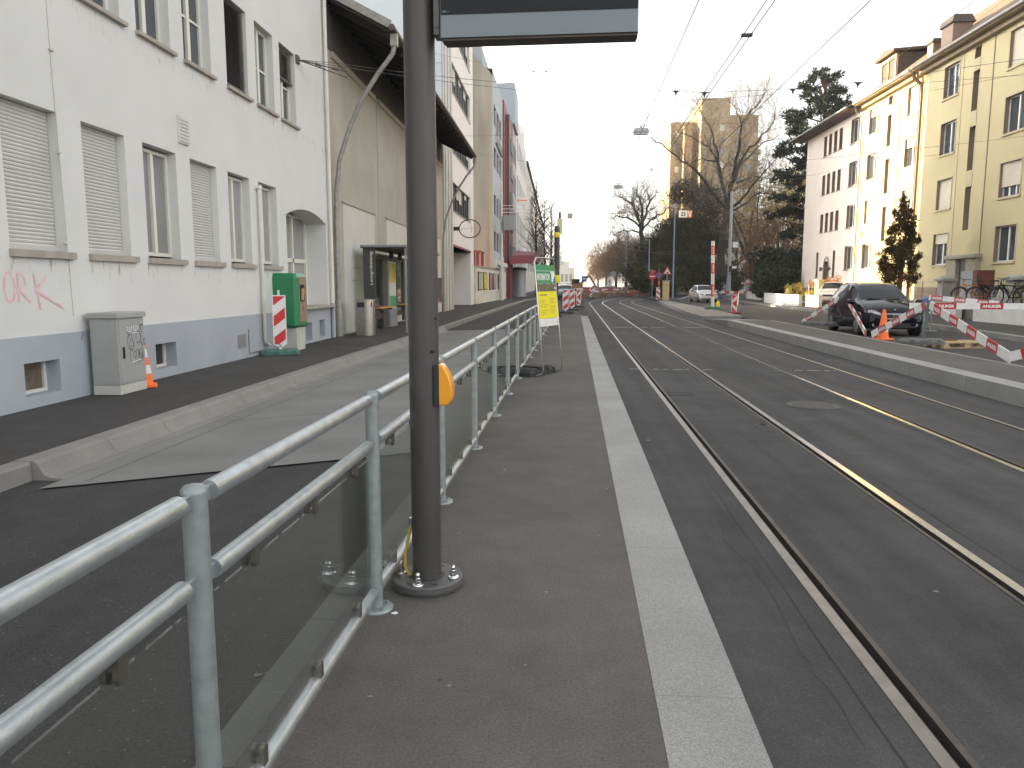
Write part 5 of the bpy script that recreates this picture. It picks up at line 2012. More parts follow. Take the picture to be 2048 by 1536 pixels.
# tall black pine
def pine():
    rr = random.Random(3)
    Y = 76.0
    x = at(1640, 400, Y).x
    o = thing('pine_tree', 'tall dark pine rising behind the roof of the pink corner house', 'tree', (x, Y, 0.5))
    a, c = MB(), MB()
    H = 21.5
    k_ = Y / 1543
    a.tube([(0.3, 0, 0), (0.1, 0, 8), (0.2, 0, 14), (0.0, 0, 19), (-0.1, 0, H - 1)], [0.42, 0.36, 0.28, 0.16, 0.05], 8, False)
    cl = [(1640, 150, 20), (1625, 165, 26), (1660, 160, 24), (1615, 190, 26), (1650, 190, 34), (1680, 180, 20), (1690, 205, 20), (1600, 225, 28), (1640, 225, 34), (1675, 225, 26), (1610, 250, 30), (1650, 255, 26), (1590, 262, 20),
          (1575, 300, 22), (1600, 285, 26), (1560, 310, 16), (1595, 330, 26), (1580, 355, 30), (1602, 375, 26), (1560, 352, 20), (1555, 395, 16), (1590, 400, 28), (1545, 430, 16), (1575, 425, 28), (1605, 430, 26), (1600, 460, 24), (1580, 470, 20),
          (1630, 300, 28), (1640, 350, 30), (1660, 300, 24), (1640, 400, 30), (1660, 440, 30), (1630, 480, 30)]
    for (u, v, pr) in cl:
        q = at(u, v, Y + rr.uniform(-2.5, 2.5)) - Vector((x, Y, 0.5))
        rad = pr * k_
        j = min(H - 2, max(4.0, q.z - rr.uniform(0.4, 2.0)))
        a.tube([(0.1, 0, j), (q.x * 0.55, q.y * 0.55, (j + q.z) / 2 - 0.1), (q.x, q.y, q.z)], [0.10, 0.07, 0.03], 5, False)
        for _ in range(9):
            d = rnd_unit(rr)
            cc = q + Vector((d.x, d.y, d.z * 0.5)) * rad * 1.05 * rr.random() ** 0.4
            needles(c, cc, (rad * 0.30, rad * 0.30, rad * 0.18), 62, rad * 0.30, rr, 0.16)
    obj('trunk', a, M['bark_red'], o)
    obj('crown', c, M['needle'], o)


pine()


# small conifer in front of the sunlit house
def small_conifer():
    rr = random.Random(9)
    Y = 38.5
    base = at(1797, 592, Y)
    o = thing('garden_conifer', 'brown-green ragged conifer in front of the sunlit house wall', 'tree', (base.x, Y, 0.5))
    a, c = MB(), MB()
    k_ = Y / 1543
    a.tube([(0, 0, -0.1), (0.05, 0, 1.2), (0.15, 0, 3.0), (0.25, 0, 5.3)], [0.13, 0.11, 0.07, 0.02], 7, False)
    cl = [(1810, 398, 10), (1806, 415, 17), (1815, 428, 15), (1800, 432, 15), (1790, 425, 8), (1812, 448, 19), (1798, 452, 16), (1822, 455, 14), (1790, 460, 15), (1808, 470, 20), (1826, 478, 16), (1784, 478, 15), (1800, 490, 20), (1822, 494, 18), (1778, 492, 13), (1836, 484, 10), (1788, 508, 17), (1812, 512, 15), (1768, 512, 13), (1826, 516, 13), (1775, 530, 17), (1795, 530, 15), (1762, 528, 9), (1822, 532, 15), (1783, 548, 18), (1768, 548, 13), (1828, 550, 12), (1806, 552, 11), (1776, 562, 14), (1792, 566, 12), (1820, 562, 11)]
    for (u, v, pr) in cl:
        q = at(u, v, Y + rr.uniform(-0.6, 0.6)) - Vector((base.x, Y, 0.5))
        rad = pr * k_ * (1.30 if v > 500 else 1.12)
        j = max(0.4, q.z - rad * 0.8)
        a.tube([(0.1, 0, j), (q.x * 0.6, q.y * 0.6, (j + q.z) / 2), (q.x, q.y, q.z)], [0.03, 0.022, 0.01], 4, False)
        for _ in range(7):
            d = rnd_unit(rr)
            cc = q + d * rad * 0.75 * rr.random() ** 0.4
            needles(c, cc, (rad * 0.32,) * 3, 60, rad * 0.32, rr, 0.18)
    obj('trunk', a, M['bark_red'], o)
    obj('crown', c, M['conifer'], o)


small_conifer()
shrub('large dark evergreen shrub beside the pink corner house', (20.2, 70, 0.2), (3.6, 3.0, 4.0), 26, 420, 0.16, 'shrub_dark', 81, 'evergreen_shrub', 'evergreen shrubs by the corner house')
shrub('lower dark evergreen shrub behind the long sunlit wall', (18.0, 64, 0.1), (2.4, 3.0, 2.4), 18, 380, 0.14, 'shrub_dark', 82, 'evergreen_shrub', 'evergreen shrubs by the corner house')
shrub('pointed dark evergreen shrub close to the pink wall', (19.0, 66.0, 0.2), (1.6, 1.8, 3.8), 16, 340, 0.14, 'shrub_dark', 83, 'evergreen_shrub', 'evergreen shrubs by the corner house')
shrub('rust-brown twiggy bush above the evergreen shrubs', (22.6, 80, 0.6), (5.6, 3.5, 8.6), 44, 320, 0.12, 'shrub_rust', 84, 'rust_bush', flat=0.25)
shrub('yellow-green bush with spring leaves behind the pine', (28.5, 104, 3.0), (6.5, 5, 14), 44, 300, 0.17, 'leaf_yellow', 85, 'yellow_bush', flat=0.4)
shrub('olive hedge beneath the slim bare tree', (26.0, 90, 2.0), (4.5, 3, 3.0), 20, 260, 0.17, 'ivy', 86, 'hedge_bush')
shrub('small orange shrub beside the pink house door', (17.6, 50.4, 0.2), (0.75, 0.75, 1.75), 18, 90, 0.055, 'leaf_orange', 87, 'orange_shrub', 'orange shrubs by the sunlit wall', 0.3)
shrub('narrow orange shrub left of the pale yellow cabinet', (16.6, 51.6, 0.2), (0.35, 0.35, 1.4), 9, 70, 0.05, 'leaf_orange', 88, 'orange_shrub', 'orange shrubs by the sunlit wall', 0.3)
shrub('fresh green plant behind the sunlit wall', (16.3, 54.2, 0.2), (0.8, 0.8, 1.3), 10, 110, 0.06, 'leaf_yellow', 89, 'green_plant', cat='plant')
shrub('clump of bright yellow flowers on top of the sunlit wall', (15.72, 49.4, 0.35), (0.35, 0.5, 0.6), 9, 50, 0.05, 'flower', 90, 'yellow_flowers', cat='flowers')

# slim young trees along the left pavement
for i, (x, y, H, lab) in enumerate(((-2.85, 100, 15, 'slim bare street tree nearest to the white office building'), (-2.1, 118, 14.5, 'slim bare street tree in the middle of the left row'), (-1.0, 112, 13.5, 'slim bare street tree closest to the black and yellow post'))):
    rr2 = random.Random(100 + i)
    o = thing('street_tree', lab, 'tree', (x, y, -0.1), 0, 'slim street trees on the left')
    a, c = MB(), MB()
    a.tube([(0, 0, 0), (0.05, 0, H * 0.3), (-0.05, 0, H * 0.6), (0, 0, H)], [0.17, 0.14, 0.09, 0.02], 6, False)
    for k in range(84):
        z = H * (0.20 + 0.76 * k / 84)
        t = rr2.uniform(0, 6.28)
        L = (1 - (z / H) ** 1.5) * 4.2 + 0.5
        grow(c, Vector((0, 0, z)), Vector((math.cos(t), math.sin(t), 0.75)), L * rr2.uniform(0.6, 1), 0.048, 1, rr2, 0.10, 4, 3, 4, 0.22)
    obj('trunk', a, M['bark'], o)
    obj('crown', c, M['bark'], o)

# avenue of pruned trees far down the road
for i, (u, Y, H, R_, lab) in enumerate(((1196, 330, 15, 7, 'golden-lit avenue tree at the far left end of the row'), (1212, 290, 16.5, 7.5, 'golden-lit avenue tree second in the far row'), (1232, 240, 16, 7, 'brown avenue tree in the middle of the far row'), (1252, 205, 14.5, 6.5, 'brown avenue tree nearest in the far row'), (1272, 170, 12.5, 6.0, 'dark avenue tree at the right end of the far row'))):
    rr2 = random.Random(130 + i)
    p = at(u, 570, Y)
    o = thing('avenue_tree', lab, 'tree', (p.x, Y, -0.3), 0, 'avenue trees far down the road')
    a, c = MB(), MB()
    a.tube([(0, 0, -0.5), (0, 0, H * 0.3), (0, 0, H * 0.8)], [0.45, 0.35, 0.1], 6, False)
    for _ in range(16):
        t, q = rr2.uniform(0, 6.28), math.sqrt(rr2.random())
        z = H * rr2.uniform(0.35, 0.85)
        cc = Vector((R_ * q * 0.8 * math.cos(t), R_ * q * 0.8 * math.sin(t), z))
        a.tube([(0, 0, H * 0.28), (cc.x * 0.5, cc.y * 0.5, z * 0.75), tuple(cc)], [0.2, 0.13, 0.04], 4, False)
        for _ in range(240):
            d = rnd_unit(rr2)
            q2 = cc + d * R_ * 0.42 * rr2.random() ** 0.5
            e = (d + Vector((0, 0, 0.5)) + rnd_unit(rr2) * 0.6).normalized()
            s = e.cross(rnd_unit(rr2)).normalized() * 0.05
            L = rr2.uniform(0.8, 1.8)
            c.add([q2 - s, q2 + s, q2 + e * L], [(0, 1, 2)], False)
            s2 = e.orthogonal().normalized() * 0.25
            c.add([q2 + e * L * 0.3, q2 + e * L * 0.3 + s2 + e * 0.9, q2 + e * L * 0.3 + s2 * 1.2 + e * 0.86], [(0, 1, 2)], False)
    obj('trunk', a, M['bark'], o)
    obj('crown', c, M['avenue_twig' if i < 4 else 'twig'], o)
# ================================================================== RAILING WITH GLASS PANES
RX, RY0, PIT = -0.845, 3.12, 1.65
rail_t = thing('platform_railing', 'galvanised tube railing with glass panes along the left side of the platform', 'railing', P(RX, RY0, 0), -PA)
TOP, MID, BOT = 0.925, 0.735, 0.085


def part(name, b, m, y, parent=None):
    o = obj(name, b, m, parent or rail_t)
    if parent is None:
        o.location = (0, y, 0)
    return o


ks = list(range(-2, 20))
b = MB()
b.tube([(0, 0, 0.012), (0, 0, TOP + 0.012)], 0.0285, 18)
b.lathe((0, 0, TOP + 0.012), [(0.0295, 0), (0.0295, 0.008), (0.022, 0.017), (0.008, 0.021), (0.001, 0.0215)], 18)
post0 = part('post', b, M['galv_dull'], ks[0] * PIT)
b = MB()
b.lathe((0, 0, 0), [(0.072, 0.0), (0.072, 0.012), (0.066, 0.014), (0.03, 0.014)], 20)
for t in (45, 135, 225, 315):
    b.cyl((0.053 * math.cos(R(t)), 0.053 * math.sin(R(t))), 0.009, 0.013, 0.022, 6)
bp0 = obj('base_plate', b, M['galv_dull'], post0)


def rail_mb(z, off=0.072, tab=True):
    b = MB()
    y0, y1 = off, PIT - off
    b.tube([(0, y0, z), (0, y1, z)], 0.0243, 16)
    if tab:
        for s, a, c in ((1, 0.024, y0 + 0.025), (-1, y1 - 0.025, PIT - 0.024)):
            b.cbox(-0.006, 0.006, a, c, z - 0.020, z + 0.014, 0.002)
            b.tube([(0, a if s < 0 else c - 0.004, z), (0, a + 0.004 if s < 0 else c, z)], 0.0243, 12)
    return b


tr0 = part('top_rail', rail_mb(TOP), M['galv'], ks[0] * PIT)
mr0 = part('middle_rail', rail_mb(MID), M['galv'], ks[0] * PIT)
br0 = part('bottom_rail', rail_mb(BOT, 0.045), M['galv'], ks[0] * PIT)
b = MB()
b.box(-0.004, 0.004, 0.07, PIT - 0.07, BOT + 0.045, MID - 0.055)
gp0 = part('glass_pane', b, M['rail_glass'], ks[0] * PIT)


def clamp_mb(y, z, s):
    b = MB()
    for x in (-0.013, 0.013):
        pts = [(y + 0.016 * math.cos(t), z + s * (0.045 + 0.016 * math.sin(t))) for t in [math.pi * q / 6 for q in range(7)]]
        outl = [(y + 0.016, z)] + pts + [(y - 0.016, z)]
        b.prism([(x - 0.006, a, c) for a, c in outl], (0.012, 0, 0))
    b.box(-0.006, 0.006, y - 0.014, y + 0.014, min(z, z + s * 0.03), max(z, z + s * 0.03))
    return b


cl0 = []
for y, z, sg in ((0.30, MID - 0.012, -1), (1.32, MID - 0.012, -1), (0.30, BOT + 0.012, 1), (1.32, BOT + 0.012, 1), (0.81, MID - 0.012, -1), (0.81, BOT + 0.012, 1)):
    cl0.append(part('glass_clamp', clamp_mb(y, z, sg), M['clamp'], ks[0] * PIT))
SHORT = 1.515                                              # the bay in front of the pole is shorter
def post_y(k):
    return k * PIT if k >= 0 else -SHORT + (k + 1) * PIT
for o in [post0, tr0, mr0, br0, gp0] + cl0:
    o.location = (0, post_y(ks[0]), 0)
for k in ks[1:]:
    srcs = [post0, tr0, mr0, br0, gp0] + (cl0 if k < 4 else cl0[:4])
    for s in (srcs if k != ks[-1] else [post0]):
        c = s.copy()
        COL.objects.link(c)
        c.parent = rail_t
        c.location = (0, post_y(k), 0)
        if k == -1 and s is not post0:
            c.scale = (1, SHORT / PIT, 1)
        if s is post0:
            d = bp0.copy()
            COL.objects.link(d)
            d.parent = c

# ================================================================== SIGN POLE WITH DISPLAY
pp_ = P(-0.676, 3.40, 0)
pole = thing('display_pole', 'dark grey steel pole with flange carrying a black departure display', 'pole', pp_, -PA)
b = MB()
b.tube([(0, 0, 0.05), (0, 0, 3.7)], 0.0675, 40)
obj('pole_tube', b, M['pole_dark'], pole)
b = MB()
b.lathe((0, 0, 0), [(0.155, 0.0), (0.158, 0.012), (0.168, 0.018), (0.168, 0.044), (0.163, 0.050), (0.0675, 0.050)], 48)
b.sm = [False] * len(b.f)
fl = obj('flange', b, M['plate_dark'], pole)
b = MB()
b.lathe((0, 0, 0.05), [(0.084, 0.0), (0.074, 0.006), (0.068, 0.014)], 32)
for t in (22, 68, 115, 158, 245, 295, 340, 200):
    b.T = Matrix.Rotation(R(t), 4, 'Z') @ Matrix.Translation((0.13, 0, 0))
    b.box(-0.006, 0.006, -0.014, 0.014, 0.0502, 0.0515)
b.T = None
obj('weld_and_slots', b, M['black'], fl)
for i, t in enumerate((-8, 82 + 90, 262, 80)):
    a = R(t)
    x, y = 0.128 * math.cos(a), 0.128 * math.sin(a)
    b = MB()
    b.lathe((x, y, 0.05), [(0.026, 0), (0.026, 0.004), (0.024, 0.006), (0.0145, 0.006)], 14)
    b.tube([(x, y, 0.054), (x, y, 0.070)], 0.0155, 6)
    b.tube([(x, y, 0.068), (x, y, 0.084)], 0.0145, 6)
    b.lathe((x, y, 0.084), [(0.010, 0), (0.0105, 0.008), (0.0105, 0.016), (0.007, 0.023), (0.001, 0.025)], 10)
    obj('anchor_bolt', b, M['chrome'] if i != 1 else M['steel'], pole)
b = MB()
b.tube([(-0.065, -0.02, 0.055), (-0.085, -0.02, 0.062), (-0.098, -0.02, 0.09), (-0.098, -0.015, 0.16), (-0.086, -0.01, 0.22), (-0.072, 0, 0.29), (-0.066, 0.0, 0.31)], 0.007, 8)
obj('earth_cable', b, M['cable_yellow'], pole)
b = MB()
b.cyl((-0.072, 0.0), 0.010, 0.29, 0.325, 8)
obj('cable_lug', b, M['chrome'], pole)
b = MB()
b.tube([(0.050, -0.052, 1.105), (0.056, -0.058, 1.105)], 0.008, 10)
b.tube([(0.0602, -0.03, 1.25), (0.0655, -0.034, 1.25)], 0.005, 8)
obj('drill_hole', b, M['black'], pole)
# orange button housing on the right of the pole
bz = 0.955
b = MB()
b.cbox(0.048, 0.074, -0.052, 0.052, bz - 0.095, bz + 0.09, 0.004)
obj('button_mount', b, M['black'], pole)
b = MB()
prof = [(0.002, 0.092), (0.014, 0.089), (0.030, 0.068), (0.045, 0.042), (0.056, 0.010), (0.060, -0.030), (0.058, -0.062), (0.052, -0.078), (0.046, -0.084), (0.040, -0.094), (0.002, -0.096)]
rows = []
for (yy, k) in ((-0.046, 0.86), (-0.043, 0.95), (-0.036, 0.995), (-0.02, 1.0), (0.02, 1.0), (0.036, 0.995), (0.043, 0.95), (0.046, 0.86)):
    rows.append([(0.074 + x * k, yy, bz + z * (0.5 + 0.5 * k)) for x, z in prof])
b.grid(rows)
b.poly(rows[0])
b.poly(rows[-1][::-1])
obj('orange_button', b, M['button_orange'], pole)
# display board
DZ = 2.440
b = MB()
b.cbox(0.072, 0.101, -0.06, 0.03, DZ - 0.028 + 0.03, DZ + 0.80, 0.004)
for z in (DZ + 0.035, DZ + 0.24, DZ + 0.50):
    b.tube([(0.086, -0.060, z), (0.086, -0.064, z)], 0.008, 10)
obj('display_bracket', b, M['plate_dark'], pole)
disp_rot = R(-1.0)
dx0, dx1 = 0.107, 0.925
b = MB()
b.T = Matrix.Rotation(disp_rot, 4, 'Z')
b.cbox(dx0, dx1, -0.085, 0.03, DZ - 0.020, DZ + 0.78, 0.006)
db = obj('display_case', b, M['screen_grey'], pole)
b = MB()
b.T = Matrix.Rotation(disp_rot, 4, 'Z')
b.box(dx0 + 0.012, dx1 - 0.004, -0.076, 0.02, DZ - 0.030, DZ - 0.020)
obj('bottom_lip', b, M['rail_lip'], db)
b = MB()
b.T = Matrix.Rotation(disp_rot, 4, 'Z')
b.box(dx0 + 0.004, dx1 - 0.004, -0.088, -0.0851, DZ + 0.070, DZ + 0.77)
obj('screen', b, M['screen_black'], db)
b = MB()
b.T = Matrix.Rotation(disp_rot, 4, 'Z')
put_text(b, 'NE', (dx0 + 0.018, -0.0885, DZ + 0.082), (1, 0, 0), (0, 0, 1), 0.008, 0.014, 0.05)
put_text(b, 'bern', (dx0 + 0.034, -0.0885, DZ + 0.082), (1, 0, 0), (0, 0, 1), 0.006, 0.014)
obj('maker_mark', b, M['screen_grey'], db)

# ================================================================== THINGS ON THE LEFT PAVEMENT
ZP = -0.036
# electricity cabinet
cab = thing('electricity_cabinet', 'grey street cabinet with scrawled graffiti in front of the white house', 'cabinet', (-5.90, 9.60, ZP))
b = MB()
b.cbox(-0.17, 0.20, 0.0, 0.64, 0.0, 0.12, 0.004)
obj('base', b, M['cabinet_base'], cab)
b = MB()
b.cbox(-0.17, 0.20, 0.0, 0.64, 0.124, 1.0, 0.004)
obj('case', b, M['cabinet'], cab)
b = MB()
b.box(0.2005, 0.207, 0.035, 0.62, 0.15, 0.98)
b.box(-0.145, 0.165, -0.006, -0.0005, 0.15, 0.98)
obj('door', b, M['cabinet'], cab)
b = MB()
b.cbox(-0.20, 0.23, -0.03, 0.67, 1.002, 1.07, 0.01)
obj('lid', b, M['cabinet'], cab)
b = MB()
b.box(0.207, 0.219, 0.085, 0.125, 0.47, 0.62)
obj('handle', b, M['black'], cab)
b = MB()
k = 0


def sc(pts, wd=0.008):
    global k
    stroke(b, pts, wd, 0.2082 + 0.0001 * k)
    k += 1


b.cur = 0
sc(arc(0.26, 0.68, 0.05, 0.10, 60, 330)); sc(arc(0.30, 0.64, 0.045, 0.07, 0, 360)); sc(arc(0.38, 0.74, 0.06, 0.09, 20, 260)); sc([(0.40, 0.83), (0.50, 0.80), (0.55, 0.70)]); sc(arc(0.48, 0.73, 0.06, 0.07, -60, 200))
sc([(0.22, 0.72), (0.34, 0.82)]); sc([(0.43, 0.66), (0.54, 0.66), (0.57, 0.60)], 0.012); sc([(0.33, 0.60), (0.37, 0.63)]); sc([(0.53, 0.95 - 0.06), (0.60, 0.90)]); sc(arc(0.58, 0.84, 0.04, 0.05, 30, 270)); sc([(0.53, 0.89), (0.54, 0.80)])
sc(arc(0.62, 0.66, 0.02, 0.05, 0, 360), 0.01); sc([(0.22, 0.84), (0.235, 0.77)], 0.014)
sc(arc(0.30, 0.49, 0.05, 0.08, 50, 300)); sc(arc(0.37, 0.50, 0.03, 0.05, 0, 360)); sc(arc(0.44, 0.50, 0.04, 0.07, 150, -20)); sc([(0.46, 0.55), (0.45, 0.44)]); sc(arc(0.53, 0.49, 0.045, 0.09, 0, 360)); sc(arc(0.535, 0.47, 0.02, 0.04, 0, 360)); sc([(0.31, 0.40), (0.40, 0.43), (0.36, 0.36)]); sc([(0.40, 0.41), (0.48, 0.40), (0.44, 0.35)])
b.cur = 1
sc([(0.20, 0.88), (0.24, 0.86), (0.21, 0.84), (0.25, 0.81)], 0.014); sc([(0.27, 0.88), (0.27, 0.81), (0.31, 0.82)], 0.016); sc([(0.33, 0.88), (0.31, 0.85), (0.34, 0.82)], 0.014); sc([(0.37, 0.89), (0.38, 0.82), (0.43, 0.82), (0.43, 0.89), (0.48, 0.88), (0.47, 0.82)], 0.018); sc([(0.30, 0.795), (0.50, 0.79)], 0.010); sc([(0.28, 0.405), (0.52, 0.425)], 0.013); sc([(0.56, 0.93), (0.575, 0.92)], 0.02)
obj('graffiti', b, [M['ink_black'], M['ink_white']], cab)
b = MB()
b.tube([(-0.18, -0.03, 0.90), (-0.21, -0.06, 0.80), (-0.24, -0.09, 0.72)], 0.008, 5)
obj('loose_cable', b, M['galv_dull'], cab)


def cone(name, label, loc, s=1.0, bands=2, rz=0.3):
    t = thing(name, label, 'traffic cone', loc, rz, 'orange traffic cones')
    b = MB()
    b.cbox(-0.19 * s, 0.19 * s, -0.19 * s, 0.19 * s, 0, 0.035 * s, 0.01)
    b.lathe((0, 0, 0.035 * s), [(0.15 * s, 0), (0.14 * s, 0.02 * s), (0.035 * s, 0.70 * s), (0.028 * s, 0.71 * s)], 20)
    obj('cone_body', b, M['orange'], t)
    b = MB()

    def rr_(z):
        return 0.14 - (0.14 - 0.035) * (z - 0.055) / 0.68 + 0.0025
    for (z0, z1) in ((0.20, 0.33), (0.45, 0.58))[:bands]:
        b.lathe((0, 0, 0), [(rr_(z0) * s, z0 * s), (rr_(z1) * s, z1 * s)], 20)
    obj('white_bands', b, M['white_board'], t)
    return t


cone('traffic_cone', 'orange and white cone squeezed between grey cabinet and house wall', (-5.86, 10.44, ZP), 0.93, 2, 0.5)

# ticket machine
tm = thing('ticket_machine', 'green ticket machine on a grey plinth in front of the glazed door', 'ticket machine', (-5.86, 16.35, ZP))
b = MB()
b.box(-0.22, 0.17, 0.06, 0.60, 0, 0.52)
obj('plinth', b, M['cabinet_base'], tm)
b = MB()
x0, x1, y0, y1, c = -0.34, 0.24, -0.05, 0.66, 0.07
ring_ = lambda z, i: [(x0 + i, y0 + i, z), (x1 - c - i * 0.5, y0 + i, z), (x1 - i, y0 + c + i * 0.5, z), (x1 - i, y1 - c - i * 0.5, z), (x1 - c - i * 0.5, y1 - i, z), (x0 + i, y1 - i, z)]
lv = [(0.50, 0.05), (0.55, 0.0), (1.58, 0.0), (1.68, 0.05)]
rows = [ring_(z, i) + ring_(z, i)[:1] for z, i in lv]
b.grid(rows, False)
b.poly(rows[0][:-1][::-1])
b.poly(rows[-1][:-1])
obj('case', b, M['green_machine'], tm)
b = MB()
b.box(0.24, 0.246, 0.10, 0.585, 0.62, 1.60)
fp = obj('front_panel', b, M['brown_trim'], tm)
b = MB()
b.box(0.246, 0.25, 0.14, 0.44, 1.08, 1.43)
obj('screen_niche', b, M['screen_black'], fp)
b = MB()
b.T = Matrix.Translation((0.252, 0.27, 1.24)) @ Matrix.Rotation(R(-14), 4, 'X')
b.box(0, 0.03, -0.05, 0.05, -0.15, 0.11)
obj('coin_panel', b, M['wood_pale'], fp)
b = MB()
b.box(0.246, 0.252, 0.14, 0.44, 1.05, 1.075)
b.box(0.246, 0.25, 0.33, 0.36, 0.85, 0.95)
b.box(0.17, 0.173, 0.28, 0.32, 0.42, 0.46)
obj('trim', b, M['steel'], fp)


def foot_block(b, w_=0.40, l_=0.78, h=0.11):
    """recycled rubber barrier foot: rounded plate with lugs"""
    pts = [(-l_ / 2, -w_ / 2 + 0.06), (-l_ / 2 + 0.08, -w_ / 2), (l_ / 2 - 0.08, -w_ / 2), (l_ / 2, -w_ / 2 + 0.06), (l_ / 2, w_ / 2 - 0.06), (l_ / 2 - 0.08, w_ / 2), (-l_ / 2 + 0.08, w_ / 2), (-l_ / 2, w_ / 2 - 0.06)]
    top = [(x * 0.86, y * 0.74) for x, y in pts]
    rows = [[(x, y, 0) for x, y in pts + pts[:1]], [(x, y, h * 0.5) for x, y in pts + pts[:1]], [(x, y, h) for x, y in top + top[:1]]]
    b.grid(rows, False)
    b.poly(rows[-1][:-1])
    for k in range(4):
        x = -l_ * 0.33 + k * l_ * 0.22
        b.box(x - 0.028, x + 0.028, -w_ / 2 - 0.008, -w_ / 2 + 0.07, 0.0, h * 0.80)
        b.box(x - 0.028, x + 0.028, w_ / 2 - 0.07, w_ / 2 + 0.008, 0.0, h * 0.80)


def beacon_board(parent, W, H, z0, kind='slope', flip=1, y=0.0, point=True):
    """striped marker board: white plate with red stripes on both faces; front faces -y"""
    b = MB()
    x0, x1 = -W / 2, W / 2
    if point:
        b.prism([(x0, y, z0 + 0.03), (x0 + 0.05, y, z0 - 0.01), (-0.02, y, z0 - 0.05), (0.02, y, z0 - 0.05), (x1 - 0.05, y, z0 - 0.01), (x1, y, z0 + 0.03), (x1, y, z0 + H), (x0, y, z0 + H)], (0, 0.02, 0))
    else:
        c = 0.025
        b.prism([(x0 + c, y, z0), (x1 - c, y, z0), (x1, y, z0 + c), (x1, y, z0 + H - c), (x1 - c, y, z0 + H), (x0 + c, y, z0 + H), (x0, y, z0 + H - c), (x0, y, z0 + c)], (0, 0.02, 0))
    brd = obj('board', b, M['white_board'], parent)
    b = MB()
    i = 0.022
    polys = []
    if kind == 'slope':
        p = 0.5 * H
        for k in range(-2, 6):
            base = z0 + 0.04 + k * p * 0.84
            s = W * 0.78 * flip
            polys.append([(x0, base - s / 2), (x1, base + s / 2), (x1, base + s / 2 + p * 0.42), (x0, base - s / 2 + p * 0.42)])
    else:
        # arrow: large triangle pointing sideways in the middle, part triangles above and below
        m = z0 + H * 0.5
        tip, back = (x0 + i, x1 - i) if flip > 0 else (x1 - i, x0 + i)
        q = H * 0.235
        polys += [[(tip, m), (back, m - q), (back, m + q)]]
        polys += [[(tip, z0 + H - i), (tip, m + q * 0.75), (back, z0 + H - i)], [(tip, z0 + i), (back, z0 + i), (tip, m - q * 0.75)]]
    for pl in polys:
        pl = clip(pl, x0 + i, x1 - i, z0 + i, z0 + H - i)
        if len(pl) > 2:
            b.poly([(x, y - 0.003, z) for x, z in pl])
            b.poly([(-x, y + 0.023, z) for x, z in pl])
    obj('red_stripes', b, M['red_sign'], brd)
    return brd


def beacon(label, loc, rz, kind='slope', flip=1, W=0.26, H=0.95, foot='rubber', z0=0.20, group='red and white marker boards', lamp=False, point=True):
    t = thing('marker_board', label, 'marker board', loc, rz, group)
    b = MB()
    foot_block(b)
    obj('foot', b, M[foot], t)
    b = MB()
    b.box(-0.03, 0.03, 0.0, 0.02, 0.08, z0 + 0.02)
    b.box(-0.02, 0.02, 0.0, 0.02, z0 + H, z0 + H + (0.10 if lamp else 0.03))
    obj('stem', b, M['white_board'], t)
    beacon_board(t, W, H, z0, kind, flip, 0.0, point)
    return t


beacon('red and white striped marker board on a green rubber foot beside the green ticket machine', (-5.72, 15.48, ZP), R(23), 'slope', 1, 0.27, 1.03, 'rubber_green', 0.19, lamp=True)

# steel litter bin
t = thing('litter_bin', 'brushed steel litter bin beside the bus shelter', 'litter bin', (-5.42, 21.55, ZP))
b = MB()
pts = [(0.24 * math.cos(R(a)) * 1.0, 0.21 * math.sin(R(a))) for a in range(-90, 91, 15)]
outl = [(-0.26, -0.21)] + pts + [(-0.26, 0.21)]
rows = [[(x, y, z) for x, y in outl + outl[:1]] for z in (0.0, 0.08, 1.0)]
b.grid(rows, False)
b.poly(rows[-1][:-1])
obj('drum', b, M['steel'], t)
b = MB()
b.box(-0.22, -0.02, -0.214, -0.209, 0.80, 0.94)
obj('opening', b, M['black'], t)
b = MB()
b.prism([(x * 1.03, y * 1.03, 1.0) for x, y in outl], (0, 0, 0.025))
obj('lid', b, M['lead'], t)
b = MB()
b.box(0.16, 0.20, -0.165, -0.155, 0.80, 0.94)
b.box(0.242, 0.246, -0.05, 0.05, 0.80, 0.92)
obj('sticker', b, M['red_faded'], t)

# ================================================================== BUS SHELTER
sh = thing('bus_shelter', 'dark steel bus shelter with glass walls and wooden bench on the left pavement', 'bus shelter', (-5.80, 22.75, ZP))
RF, LS, HS = 1.30, 6.4, 2.60
b = MB()
b.cbox(-0.06, RF, -0.06, LS, HS - 0.09, HS - 0.02, 0.01)
obj('roof', b, M['frame_dark'], sh)
b = MB()
b.box(-0.06, RF + 0.02, -0.08, -0.06, HS - 0.06, HS)
b.box(RF, RF + 0.02, -0.06, LS, HS - 0.06, HS)
obj('roof_edge', b, M['galv_dull'], sh)
b = MB()
b.box(0.0, 0.36, 0.0, 0.08, 0.0, HS - 0.09)
ep = obj('end_panel', b, M['frame_dark'], sh)
b = MB()
put_text(b, 'Leimgr\u00fcbelweg', (0.25, -0.003, 1.92), (0, 0, 1), (-1, 0, 0), 0.115, 0.98)
obj('lettering', b, M['white_paint'], ep)
for (a, c, lo) in ((2.15, 2.85, 0.0), (5.55, 6.3, 0.12)):
    b = MB()
    b.box(0.0, 0.09, a, c, lo, HS - 0.22)
    obj('back_post', b, M['frame_dark'], sh)
b = MB()
b.box(-0.01, 0.10, 0.08, LS, HS - 0.36, HS - 0.20)
b.box(0.0, 0.06, 0.08, 2.15, 0.34, 0.50)
b.box(0.0, 0.06, 4.2, 5.55, 0.34, 0.50)
obj('frame', b, M['frame_dark'], sh)
b = MB()
b.tube([(0.72, 0.02, HS - 0.14), (0.72, LS, HS - 0.14)], 0.022, 6)
obj('roof_tube', b, M['black'], sh)
